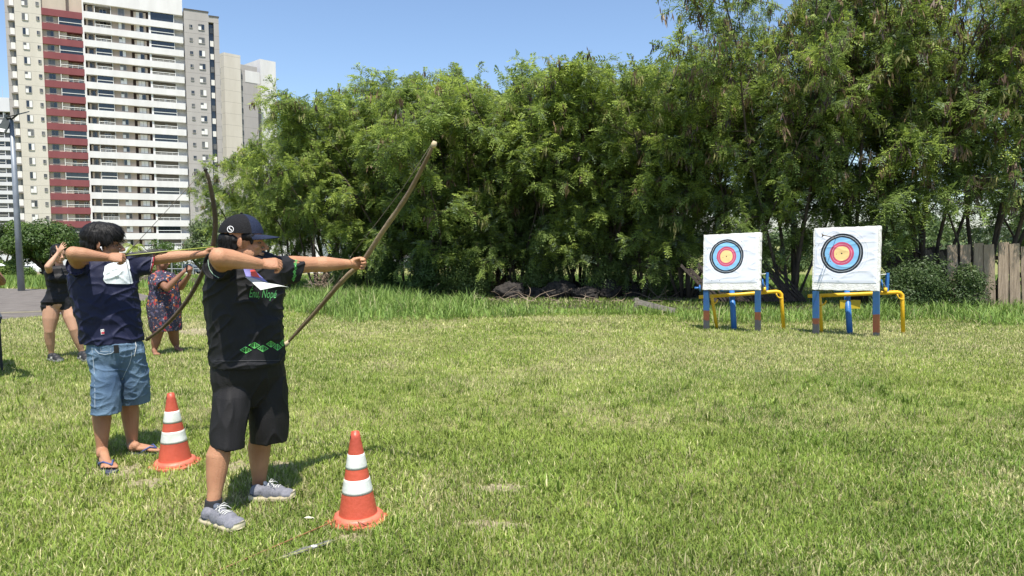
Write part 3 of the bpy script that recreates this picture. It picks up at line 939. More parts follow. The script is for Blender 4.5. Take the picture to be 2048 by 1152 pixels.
def feathery_variant(seed, h, stems=7, lean=(6,30), start=0.20, nspray=18, podc=22, spread=1.0, skirts=0.55, nb=12, sz=0.25):
    """returns (trunk MB mesh, crown arrays, pod arrays) around the origin, height h"""
    rg = np.random.default_rng(seed); rd = random.Random(seed)
    tk = MB(); P_, D_, S_, tip_ = [], [], [], []; pods = []
    for i in range(stems):
        az = 2*math.pi*(i+rd.random()*0.8)/stems
        ln = R(rd.uniform(*lean)); hh = h*rd.uniform(0.72, 0.95)
        if i == 0: ln = R(4); hh = h*0.93
        d = (math.sin(ln)*math.cos(az), math.sin(ln)*math.sin(az), math.cos(ln))
        b = (0.22*math.cos(az)*rd.random(), 0.22*math.sin(az)*rd.random(), -0.1)
        L = hh/math.cos(ln)
        pts = curve_pts(b, d, L*0.97, 10, 0.0+0.012*rd.random(), 0.075, rg)
        r0 = rd.uniform(0.025, 0.062)*h/7.5
        tk.tube(pts, [r0*(1-0.86*k/10)+0.004 for k in range(11)], 7)
        for j in range(nb):
            t = start+(1-start)*((j+rd.random())/nb)**0.8
            if t > 0.999: t = 0.999
            k = min(int(t*10), 9); f = t*10-k
            p = pts[k]*(1-f)+pts[k+1]*f
            a2 = az+rd.uniform(-1.9,1.9) if rd.random() < 0.75 else rd.uniform(0, 6.28)
            el = R(rd.uniform(8, 62))
            bl = h*rd.uniform(0.14, 0.24)*(1.10-0.42*t)*spread
            bd = (math.cos(el)*math.cos(a2), math.cos(el)*math.sin(a2), math.sin(el))
            bp = curve_pts(p, bd, bl, 5, 0.13 if rd.random() < skirts else 0.04, 0.13, rg)
            rb = r0*0.32*(1-0.6*t)+0.004
            tk.tube(bp, [rb*(1-0.8*q/5) for q in range(6)], 5, cap=False)
            ntw = 7
            young = rd.random()
            for q in range(ntw):
                u = 0.25+0.75*(q+rd.random())/ntw
                kk = min(int(u*5), 4); ff = u*5-kk
                tp = bp[kk]*(1-ff)+bp[kk+1]*ff
                base_d = unit(bp[kk+1]-bp[kk])
                td = unit(base_d*0.6+rg.normal(0,0.6,3)+np.array([0,0,0.15]))
                tl = h*rd.uniform(0.05, 0.095)
                tw = curve_pts(tp, td, tl, 3, 0.10, 0.15, rg)
                tk.tube(tw, [0.008,0.006,0.004,0.002], 3, cap=False)
                for z in range(nspray):
                    v = rd.random(); k3 = min(int(v*3), 2); f3 = v*3-k3
                    sp = tw[k3]*(1-f3)+tw[k3+1]*f3
                    sd = unit(unit(tw[k3+1]-tw[k3])*0.55+rg.normal(0,0.55,3)+np.array([0,0,-0.12]))
                    P_.append(sp); D_.append(sd); tip_.append((t*0.35+v*0.15+young*0.5)); S_.append(sz*rd.uniform(0.7,1.2))
                if t > 0.45 and rd.random() < podc/100.0:
                    pods.append((tw[-1], rd.randint(9, 18)))
    P_, D_, S_, tip_ = map(np.array, (P_, D_, S_, tip_))
    n = len(P_)
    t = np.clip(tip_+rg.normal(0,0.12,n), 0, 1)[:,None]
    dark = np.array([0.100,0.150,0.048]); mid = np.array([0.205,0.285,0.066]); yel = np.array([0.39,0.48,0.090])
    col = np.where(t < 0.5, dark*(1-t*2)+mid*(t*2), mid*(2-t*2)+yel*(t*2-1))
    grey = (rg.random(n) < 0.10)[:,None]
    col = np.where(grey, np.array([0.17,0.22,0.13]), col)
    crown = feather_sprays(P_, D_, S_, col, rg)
    pv, pc = [], []
    for (c, k) in pods:
        tone = rd.choice([(0.10,0.058,0.030),(0.20,0.135,0.07),(0.045,0.028,0.020),(0.20,0.19,0.06)])
        for _ in range(k):
            a = np.array(c)+rg.normal(0,0.07,3); l = rd.uniform(0.16,0.28); w = rd.uniform(0.014,0.024)
            dd = unit(np.array([rg.normal(0,0.28), rg.normal(0,0.28), -1.0])); s = unit(np.cross(dd, rg.normal(0,1,3)))*w
            pv += [a-s*0.5, a+dd*l*0.5-s, a+dd*l, a+dd*l*0.5+s]; g = rd.uniform(0.7,1.3)
            pc += [tuple(g*x for x in tone)]*4
    return tk, crown, (np.array(pv), np.array(pc)) if pods else None

def make_variant(seed, h, **kw):
    tk, (V, F, C), pods = feathery_variant(seed, h, **kw)
    tm = tk.mesh("trunk"); tm.materials.append(m_bark); tm.polygons.foreach_set("use_smooth", [True]*len(tm.polygons))
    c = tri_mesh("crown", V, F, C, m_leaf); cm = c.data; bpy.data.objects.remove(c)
    pm = None
    if pods is not None:
        pv, pc = pods
        p = tri_mesh("seed_pods", pv, np.arange(len(pv)).reshape(-1,4), pc, m_pod); pm = p.data; bpy.data.objects.remove(p)
    return (tm, cm, pm, h)

VAR = [make_variant(101, 7.5, stems=8, lean=(5,24), skirts=0.7, start=0.15), make_variant(102, 7.5, stems=7, lean=(6,26), skirts=0.7, start=0.16), make_variant(103, 7.5, stems=8, lean=(5,24), skirts=0.8, start=0.14)]
VOPEN = make_variant(104, 7.0, stems=7, lean=(10,34), start=0.36, nb=9, podc=12, skirts=0.4)
VBIG = [make_variant(203, 9.5, stems=7, lean=(8,30), nspray=16, podc=80, start=0.28, nb=12, sz=0.25), make_variant(201, 9.5, stems=8, lean=(7,26), nspray=18, podc=95, start=0.20, nb=14, sz=0.25), make_variant(202, 9.5, stems=7, lean=(8,28), nspray=18, podc=95, start=0.20, nb=14, sz=0.25)]
GRP = "feathery leaved trees in a row behind the shooting lawn"
def place_tree(var, px, Y, ytop, rot, label, wide=1.0, group=GRP, name="feathery_tree", xyz=None):
    tm, cm, pm, h = var
    c = P(px, 471, Y); g = gz(Y)
    H = P(px, ytop, Y).z - g
    t = thing(name, label, "tree", (c.x, Y, g), rot, group)
    s = H/h
    t.scale = (s*wide, s*wide, s)
    for nm, me in (("trunk", tm), ("crown", cm), ("seed_pods", pm)):
        if me is None: continue
        o = bpy.data.objects.new(nm, me); COL.objects.link(o); o.parent = t
        if nm == 'seed_pods': o['kind'] = 'stuff'
    return t

rowA = [
 (VOPEN, 512, 29.5, 300, 3.4, "small low feathery tree at the left end of the row, behind the nearer archer", 1.0),
 (VAR[0], 580, 27.5, 206, 2.3, "leftmost feathery tree of the row, standing behind the cap of the nearer archer", 0.66),
 (VOPEN, 632, 26.0, 180, 1.9, "feathery tree left of the bow hand, sky showing under its branches", 0.72),
 (VOPEN, 690, 24.5, 164, 2.7, "feathery tree right above the nearer archer's bow hand", 0.85),
 (VAR[0], 745, 24.0, 150, 4.1, "feathery tree with a forked trunk just right of the bow hand", 1.05),
 (VAR[1], 815, 23.5, 124, 5.2, "feathery tree crossed by the upper limb of the long bow", 1.08),
 (VAR[2], 885, 23.0, 112, 0.9, "feathery tree right of the long bow's tip, above the tallest grass", 1.08),
 (VAR[0], 955, 23.5, 116, 2.2, "many stemmed feathery tree above the dark end of the grass bank", 1.08),
 (VAR[1], 1035, 23.0, 112, 3.3, "feathery tree above the leftmost dark rocks", 1.08),
 (VAR[2], 1118, 22.5, 106, 4.7, "feathery tree in the middle of the row above the dark rocks", 1.08),
 (VAR[0], 1205, 22.0, 98, 5.9, "feathery tree above the rightmost dark rocks", 1.08),
 (VAR[1], 1290, 21.5, 96, 1.2, "feathery tree with splayed trunks above the broken plank", 1.08),
 (VAR[2], 1375, 21.0, 90, 2.0, "feathery tree just left of the left target, where the row grows taller", 1.08),
 (VBIG[1], 1485, 20.5, 12, 2.0, "tall podded tree directly behind the left target", 0.95),
 (VBIG[2], 1590, 19.8, -120, 2.4, "tall podded tree rising between the two targets", 0.95),
 (VBIG[1], 1720, 19.2, -170, 3.9, "tall podded tree directly behind the right target", 0.95),
 (VBIG[2], 1850, 19.5, -180, 5.3, "tall podded tree with a forked dark trunk right of the targets", 0.95),
 (VBIG[0], 1985, 19.0, -150, 1.1, "tall podded tree above the wooden fence at the right", 0.92),
 (VBIG[0], 2120, 19.0, -130, 0.2, "tall podded tree cut by the right edge of the picture", 0.92),
]
for (v, px, Y, yt, rot, lb, w_) in rowA:
    place_tree(v, px, Y, yt, rot, lb, w_)
rear = [(VOPEN, 668, 30, 178, "behind the gap left of the bow hand"), (VOPEN, 722, 28.5, 158, "behind the two trees at the bow hand"), (VAR[0], 780, 28, 130, "behind the middle of the long bow"), (VAR[2], 848, 28, 116, "behind the long bow's tip"), (VAR[0], 918, 27.5, 112, "right behind the tallest grass"),
 (VOPEN, 990, 27.5, 112, "behind the heap of brown foliage"), (VAR[2], 1072, 27, 110, "behind the leftmost dark rocks"), (VOPEN, 1160, 26.5, 104, "behind the middle of the rock heap"), (VAR[0], 1248, 26, 96, "behind the rightmost rocks"), (VOPEN, 1335, 26, 94, "behind the broken plank")]
for i, (v, px, Y, yt, w_) in enumerate(rear):
    place_tree(v, px, Y, yt, 0.7*i+1, "feathery tree of the rear rank, " + w_, 1.05, "feathery trees in the rear rank of the row")

# broadleaf trees and shrubs near the street
m_leaf2 = mat("broad_leaf", (1,1,1), None, rough=0.5, spec=0.35, attr=True, trans=0.25)
def bush_mesh(seed, w, h, n, leaf, c1, c2, zc=0.5, lobes=26, shell=0.35):
    rg = np.random.default_rng(seed)
    cs = []
    for i in range(lobes):
        a = rg.random()*2*np.pi; r = np.sqrt(rg.random())*0.78; zz = rg.random()
        k = np.sqrt(max(0.05, 1-(2*zz-1)**2*0.8))
        cs.append((r*k*np.cos(a)*w/2, r*k*np.sin(a)*w/2, (zz-0.5)*h*0.8+zc*h, rg.uniform(0.16,0.30)*min(w,h*1.3), rg.random()))
    cs = np.array(cs)
    k = rg.integers(0, lobes, n)
    d = unit(rg.normal(0,1,(n,3))); rad = cs[k,3]*(1-shell*rg.random(n))
    p = cs[k,:3]+d*rad[:,None]*np.array([1,1,0.8])
    nr = unit(d+rg.normal(0,0.5,(n,3))+np.array([0,0,0.3])); a = unit(np.cross(nr, rg.normal(0,1,(n,3)))); b = np.cross(nr, a)
    L = leaf*(0.6+0.8*rg.random(n))[:,None]
    V = np.stack([p-a*L, p+b*L*0.45, p+a*L, p-b*L*0.45], 1).reshape(-1,3)
    t = np.clip(cs[k,4]*0.6+rg.random(n)*0.5-0.05, 0, 1)[:,None]
    col = np.array(c1)*(1-t)+np.array(c2)*t
    return V, np.arange(4*n).reshape(-1,4), np.repeat(col, 4, axis=0)

def bush(name, label, cat, px, Y, ybase, ytop, wpx, seed, n, leaf, c1, c2, trunk=True, depth=1.0, group=None, crown0=0.3, lobes=26):
    c = P(px, 471, Y); zb = gz(Y)
    zt = P(px, ytop, Y).z; W = wpx/FPX*Y; H = zt-zb
    t = thing(name, label, cat, (c.x, Y, zb), 0, group)
    ch = H*(1-crown0) if trunk else H
    V, F, C = bush_mesh(seed, W, ch, n, leaf, c1, c2, 0.5, lobes)
    V = V*np.array([1,depth,1])+np.array([c.x, Y, zt-ch])
    tri_mesh("crown" if trunk else "foliage", V, F, C, m_leaf2, t)
    rd = random.Random(seed); rg = np.random.default_rng(seed)
    mb = MB()
    for i in range(7 if trunk else 5):
        a = rd.uniform(0, 6.28); ln = R(rd.uniform(15, 50))
        b = curve_pts((c.x, Y, zb+(H*crown0*0.5 if trunk else 0)), (math.sin(ln)*math.cos(a), math.sin(ln)*math.sin(a), math.cos(ln)), H*0.62, 6, -0.04, 0.12, rg)
        mb.tube(b, [H*0.028*(1-0.13*k) for k in range(7)], 6)
    if trunk: mb.tube([(c.x, Y, zb-0.1), (c.x+0.05, Y, zb+H*crown0*0.3), (c.x, Y, zb+H*crown0*0.55)], [H*0.06,H*0.045,H*0.04], 8)
    mb.build("trunk" if trunk else "stems", m_bark, t, True)
    return t
bush("round_tree", "round dark green broadleaf tree on a forked trunk behind the young woman in black", "tree", 84, 62, 548, 444, 175, 5, 26000, 0.115, (0.035,0.070,0.014), (0.12,0.19,0.035), True, 1.0, None, 0.30, 34)
bush("broadleaf_tree", "grey green loose tree behind the upper limb of the farther archer's bow", "tree", 408, 58, 560, 440, 85, 6, 9000, 0.10, (0.07,0.11,0.04), (0.17,0.22,0.08), True, 1.0, None, 0.2, 30)
bush("shrub", "rounded green shrub at the foot of the tower above the drawn arrow", "shrub", 325, 96, 540, 486, 80, 8, 7000, 0.15, (0.045,0.09,0.015), (0.13,0.21,0.035), False)
bush("shrub", "dark shrub at the left edge in front of the white towers", "shrub", -5, 90, 530, 445, 70, 9, 6000, 0.16, (0.02,0.04,0.012), (0.06,0.09,0.03), False)
bush("hedge", "leafy green hedge left of the lamp post in front of the street wall", "hedge", 18, 60, 560, 522, 80, 10, 7000, 0.09, (0.07,0.13,0.02), (0.22,0.30,0.06), False, 0.6)
bush("shrub", "small leafy bush growing at the right of the lamp post beside the white car", "shrub", 52, 56, 560, 535, 34, 11, 3500, 0.07, (0.04,0.09,0.015), (0.14,0.22,0.04), False, 0.7)
bush("shrub", "pale green scrub behind the shoulders of the woman in the floral dress", "shrub", 300, 68, 560, 531, 60, 12, 4000, 0.08, (0.10,0.15,0.04), (0.24,0.28,0.09), False, 0.7)
bush("shrub", "dark leafy bush behind the elbow of the nearer archer", "shrub", 450, 48, 570, 470, 90, 13, 9000, 0.09, (0.045,0.085,0.02), (0.14,0.21,0.045), False, 1.0)
bush("shrub", "low green shrub in the grass right of the bow hand", "shrub", 770, 22.5, 590, 520, 70, 14, 6000, 0.035, (0.035,0.07,0.018), (0.10,0.16,0.04), False, 1.0)
bush("shrub", "wide green bush under the row left of the dark rocks", "shrub", 850, 21.5, 598, 505, 90, 15, 8000, 0.035, (0.03,0.06,0.015), (0.10,0.16,0.04), False, 1.0)
for (px_, Y_, y1_, w_, sd_, lb_) in ((930, 21.8, 512, 110, 51, "feathery bush hanging low in front of the brown foliage heap"), (1090, 22.0, 508, 120, 52, "low leafy bush behind the flat rock, left of the broad one"),
    (1215, 21.8, 505, 110, 53, "low leafy bush behind the black knobbed rock"), (1335, 21.6, 500, 120, 54, "low leafy bush behind the broken plank"), (690, 24.0, 500, 120, 55, "leafy bush just left of the bow hand at the foot of the trees")):
    bush("shrub", lb_, "shrub", px_, Y_, 590, y1_, w_, sd_, 9000, 0.032, (0.055,0.09,0.028), (0.17,0.24,0.055), False, 0.8)
bush("shrub", "low dark undergrowth bush right of the right target", "shrub", 1830, 17.0, 600, 520, 150, 16, 12000, 0.032, (0.03,0.055,0.018), (0.09,0.14,0.04), False, 0.8)
bush("shrub", "hanging feathery bush below the branches at the fence", "shrub", 1930, 17.0, 600, 530, 120, 17, 8000, 0.030, (0.03,0.06,0.018), (0.10,0.15,0.04), False, 0.8)
for i, (px, Y, yt, w, s) in enumerate([(1300, 75, 492, 260, 31), (1560, 70, 455, 300, 32), (1840, 66, 430, 280, 33), (2080, 64, 400, 260, 34), (1060, 80, 505, 220, 35)]):
    bush("distant_tree", ["far green tree low on the horizon behind the middle of the row", "far green tree behind the gap between the targets", "far green tree on the slope behind the right target", "far green tree at the right edge beyond the fence", "far low tree seen between trunks left of the middle"][i], "tree", px, Y, 560, yt, w, s, 9000, 0.22, (0.05,0.09,0.03), (0.15,0.21,0.07), True, 0.7, None, 0.15)

# small palm by the tower
def palm(px, Y, ybase, ytop):
    c = P(px, ybase, Y); top = P(px, ytop+8, Y)
    t = thing("palm", "small yellow green palm in front of the tower above the farther archer's fist", "palm", (c.x, Y, gz(Y)))
    mb = MB(); mb.tube([(c.x, Y, gz(Y)), (c.x+0.1, Y, top.z)], [0.16, 0.10], 8); mb.build("trunk", m_bark, t, True)
    rg = np.random.default_rng(3); Vv = []; n = 0
    for i in range(16):
        a = 2*math.pi*i/16+rg.random()*0.3; el = rg.uniform(0.1, 1.2)
        pts = curve_pts((c.x+0.1, Y, top.z), (math.cos(a)*math.cos(el), math.sin(a)*math.cos(el), math.sin(el)), 1.7, 8, 0.28, 0.02, rg)
        for k in range(8):
            p = pts[k]; q = pts[k+1]; d = unit(q-p); s = unit(np.cross(d, [0,0,1]))
            for sg in (-1, 1):
                tip = p+s*sg*0.35+d*0.25-np.array([0,0,0.15])
                Vv += [p, q, tip+d*0.05, tip]
    V = np.array(Vv); col = np.tile(np.array([0.22,0.28,0.05]), (len(V),1))
    tri_mesh("fronds", V, np.arange(len(V)).reshape(-1,4), col, m_leaf2, t)
palm(268, 92, 540, 486)

# far wood along the horizon: one mass
rg = np.random.default_rng(77)
n = 26000
x = rg.uniform(-260, 420, n); hh = 5.0+4.0*fnoise(x+400, x*0, 0.035, 2)+2.5*fnoise(x+400, x*0, 0.13, 6)
yy = 235+rg.uniform(0, 14, n)+0.1*np.abs(x); z = gz(200)+hh*np.sqrt(rg.random(n))
nr = unit(rg.normal(0,1,(n,3))+np.array([0,-0.6,0.5])); a = unit(np.cross(nr, rg.normal(0,1,(n,3)))); b = np.cross(nr, a)
p = np.stack([x, yy, z], 1)
V = np.stack([p-a*0.9, p+b*0.6, p+a*0.9, p-b*0.6], 1).reshape(-1,3)
t = rg.random(n)[:,None]; col = np.array([0.05,0.08,0.04])*(1-t)+np.array([0.12,0.16,0.08])*t
wood = tri_mesh("far_wood", V, np.arange(4*n).reshape(-1,4), np.repeat(col, 4, axis=0), m_leaf2)
tag(wood, "far belt of trees low on the horizon beyond the street", "woodland", None, "stuff")

# ------------------------------------------------------------------ brush piles, rocks, leaf litter
m_dry = mat("dry_leaf", (1,1,1), None, rough=0.8, attr=True, trans=0.1)
def brush_pile(label, px, Y, ybase, ytop, wpx, seed, n, leaf, c1, c2, twigs=40):
    c = P(px, 471, Y); W = wpx/FPX*Y; zt = P(px, ytop, Y).z; H = zt-gz(Y)
    t = thing("brush_pile", label, "brush pile", (c.x, Y, gz(Y)))
    V, F, C = bush_mesh(seed, W, H*1.25, n, leaf, c1, c2, 0.28, 14)
    V[:,2] = np.maximum(V[:,2], 0)
    tri_mesh("dead_leaves", V+np.array([c.x, Y, gz(Y)]), F, C, m_dry, t)
    rd = random.Random(seed); rg = np.random.default_rng(seed); mb = MB()
    for i in range(twigs):
        a = rd.uniform(0, 6.28); p = (c.x+rd.uniform(-.4,.4)*W, Y+rd.uniform(-.3,.3)*W*0.6, gz(Y)+rd.uniform(0, 0.5)*H)
        b = curve_pts(p, (math.cos(a), math.sin(a)*0.6, rd.uniform(0, 0.8)), rd.uniform(0.3, 0.7)*max(H, W*0.3), 5, 0.05, 0.2, rg)
        mb.tube(b, [0.012*Y/20*(1-0.15*k) for k in range(6)], 4, cap=False)
    mb.build("twigs", mat("grey_twig", (0.26,0.22,0.17), (0.16,0.13,0.10), 5, 0.9), t)
brush_pile("large heap of rust brown dead foliage behind the trunks left of the rocks", 990, 26, 560, 462, 260, 41, 14000, 0.05, (0.10,0.055,0.035), (0.26,0.16,0.09))
brush_pile("heap of bare grey branches behind the farther archer's chest", 272, 33, 575, 541, 95, 42, 900, 0.05, (0.16,0.14,0.10), (0.30,0.26,0.19), 130)
brush_pile("small brown tuft of dead brush in the grass under the outstretched arm", 640, 22, 565, 536, 44, 43, 900, 0.035, (0.14,0.10,0.07), (0.28,0.20,0.14), 30)
brush_pile("scrap of grey brush behind the floral dress", 372, 31, 575, 556, 60, 44, 500, 0.04, (0.16,0.13,0.10), (0.28,0.24,0.18), 40)

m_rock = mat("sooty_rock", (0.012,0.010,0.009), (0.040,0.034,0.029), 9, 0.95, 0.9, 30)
def rock(px, Y, ybase, ytop, wpx, seed, label):
    Y += 1.1; b = P(px, ybase, Y); W = wpx/FPX*Y; H = P(px, ytop+4, Y).z-gz(Y)+0.05
    bm = bmesh.new(); bmesh.ops.create_icosphere(bm, subdivisions=5, radius=1)
    for v in bm.verts:
        d = v.co.normalized(); k = 1+0.30*noise.noise(d*1.6+Vector((seed*7.3,0,0)))+0.20*(abs(noise.noise(d*3+Vector((0,seed*3.1,0))))-0.2)+0.10*noise.noise(d*9+Vector((0,0,seed*2.0)))+0.05*noise.noise(d*22)
        v.co = Vector((d.x*W/2*k, d.y*W*0.42*k, d.z*H*0.60*k+H*0.30))
    me = bpy.data.meshes.new("rock"); bm.to_mesh(me); bm.free()
    o = link_mesh("rock", me, m_rock, None, True); o.location = (b.x, Y, gz(Y))
    tag(o, label, "rock", "dark rocks heaped under the trees")
for i, (px, Y, yb, yt, w, lb) in enumerate([
  (1022, 20.2, 598, 561, 62, "leftmost dark rock under the trees, beside the grass bank"),
  (1070, 20.6, 600, 572, 50, "small flat rock between the first and the tallest dark rock"),
  (1118, 20.4, 600, 557, 74, "broad rounded grey topped rock in the middle of the heap"),
  (1172, 20.0, 602, 571, 56, "low black rock in the shadow gap of the heap"),
  (1214, 20.4, 600, 556, 60, "black knobbed rock rising right of the shadow gap"),
  (1262, 20.8, 600, 562, 64, "long dark rock behind the broken plank"),
  (1322, 20.9, 600, 563, 60, "dark rock under the splayed trunks right of the broken plank"),
  (1372, 20.2, 600, 572, 50, "rightmost dark rock, beside the leaning slats"),
  (1150, 21.6, 590, 563, 70, "dark rock at the back of the heap under the lowest leaves")]):
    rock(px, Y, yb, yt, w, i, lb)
m_litter = mat("shaded_leaf_litter", (0.022,0.016,0.011), (0.055,0.040,0.027), 9, 0.95, 0.9, 40)  # litter colour darkened to paint in the shade of the canopies
sheet("shaded_leaf_litter", [(900,618),(1000,616),(1150,618),(1300,620),(1420,622),(1600,626),(1800,618),(2300,620),(2250,578),(1800,575),(1300,575),(1050,574),(900,590),(820,600)], m_litter, "leaf litter under the row of trees, darkened to carry their shade", 0.01)
# fallen twigs on the litter
mb = MB(); rd = random.Random(5); rg = np.random.default_rng(5)
for i in range(160):
    p = G(rd.uniform(900, 1450), rd.uniform(588, 606)); a = rd.uniform(0, 6.28)
    mb.tube(curve_pts((p.x, p.y, p.z+0.03), (math.cos(a), math.sin(a), rd.uniform(0,0.7)), rd.uniform(0.3,1.0), 5, 0.06, 0.2, rg), [0.014,0.012,0.010,0.008,0.006,0.003], 4, cap=False)
o = mb.build("fallen_twigs", mat("dead_twig", (0.14,0.10,0.07), (0.28,0.22,0.16), 4, 0.9), None)
tag(o, "scattered dead twigs lying among the rocks", "twigs", None, "stuff")

# ------------------------------------------------------------------ wooden fence, leaning slats, broken plank
m_wood = mat("weathered_plank", (0.38,0.295,0.215), (0.23,0.175,0.125), 5, 0.85, 0.5, 30, stretch=(6,6,0.6))
m_wooddark = mat("dark_slat", (0.045,0.034,0.027), (0.10,0.076,0.058), 5, 0.9, 0.5, 30, stretch=(5,5,0.8))
def plank(parent, m, p0, p1, w, th, name="plank", facing=Vector((0,-1,0))):
    p0, p1 = Vector(p0), Vector(p1); d = (p1-p0).normalized(); s = d.cross(facing).normalized(); nrm = s.cross(d).normalized()
    mb = MB(); n = 6
    rd_ = random.Random(hash((round(p0.x,2), round(p1.x,2))) & 0xffff)
    prof = []
    for i in range(n+1):
        t = i/n; c = p0.lerp(p1, t); ww = w*(0.5+rd_.uniform(-0.03,0.03)); prof.append((c-s*ww, c+s*ww))
    vs = []; 
    for a, b in prof: vs += [a-nrm*th/2, b-nrm*th/2, b+nrm*th/2, a+nrm*th/2]
    fs = []
    for i in range(n):
        o = i*4
        for k in range(4): fs.append((o+k, o+(k+1)%4, o+4+(k+1)%4, o+4+k))
    fs += [(3,2,1,0), (n*4, n*4+1, n*4+2, n*4+3)]
    mb.add(vs, fs); return mb.build(name, m, parent)
FY = 17.9
fence = thing("wooden_fence", "weathered upright plank fence at the right edge under the trees", "fence", (P(1990, 500, FY).x, FY, gz(FY)))
k = 0
for px in np.arange(1908, 2240, 24.6):
    rd_ = random.Random(int(px)); dx = rd_.uniform(-3, 3); yt = 489+rd_.uniform(-5, 4)
    a = P(px+dx*0.3, 600, FY); a.z = gz(FY); b = P(px+dx, yt, FY); plank(fence, m_wood, (a.x, FY, a.z), (b.x+0.03*dx, FY+0.02*dx, b.z), 0.262, 0.03); k += 1
for yr in (516, 566):
    a = P(1900, yr, FY+0.06); b = P(2240, yr, FY+0.06); mb = MB(); mb.box2(a-Vector((0,0,0.05)), b-a, (0,0.05,0), (0,0,0.1)); mb.build("rail", m_wooddark, fence)
slats = thing("leaning_fence", "collapsed fence of dark slats leaning left, just right of the right target", "fence", (P(1800, 500, 19.6).x, 19.6, gz(19.6)))
rd = random.Random(3)
for i in range(22):
    px = 1772+i*6.6; Y = 19.0+i*0.06; ln = 42-i*1.5
    a = P(px+10+ln*0.75, 590, Y); b = P(px+10-ln, 492+rd.uniform(0, 14), Y+0.35); plank(slats, m_wooddark if i < 12 or i % 3 == 0 else m_wood, a, b, 0.15+0.08*(i > 11), 0.03)
m_slatdarker = mat("darker_slat", (0.022,0.017,0.014), (0.060,0.045,0.034), 9, 0.95, 0.5, 40, stretch=(3,3,0.8))  # darker tone of the dark slat wood
slats2 = thing("leaning_fence", "dark slats leaning in a fan behind the left target", "fence", (P(1400, 500, 18.5).x, 18.5, gz(18.5)))
for i in range(38):
    px = 1380+i*5.0; Y = 17.9+0.03*i+rd.uniform(-0.1, 0.1)
    a = P(px+48, 603, Y); b = P(px-6-rd.uniform(0, 20), 530+rd.uniform(-6, 10), Y+0.5); plank(slats2, m_slatdarker, a, b, 0.05, 0.02, "slat")
bench = thing("broken_plank", "broken grey plank on a stub post in the tall grass left of the targets", "plank", (P(1272, 600, 16.6).x, 16.6, gz(16.6)))
m_oldwood = mat("grey_old_wood", (0.27,0.235,0.20), (0.17,0.15,0.13), 6, 0.9, 0.5, 30, stretch=(1,1,4))
plank(bench, m_oldwood, P(1272, 632, 16.6), P(1273, 596, 16.6), 0.10, 0.09, "post")
plank(bench, m_oldwood, P(1276, 604, 16.55), P(1350, 622, 16.2), 0.12, 0.06, "board")

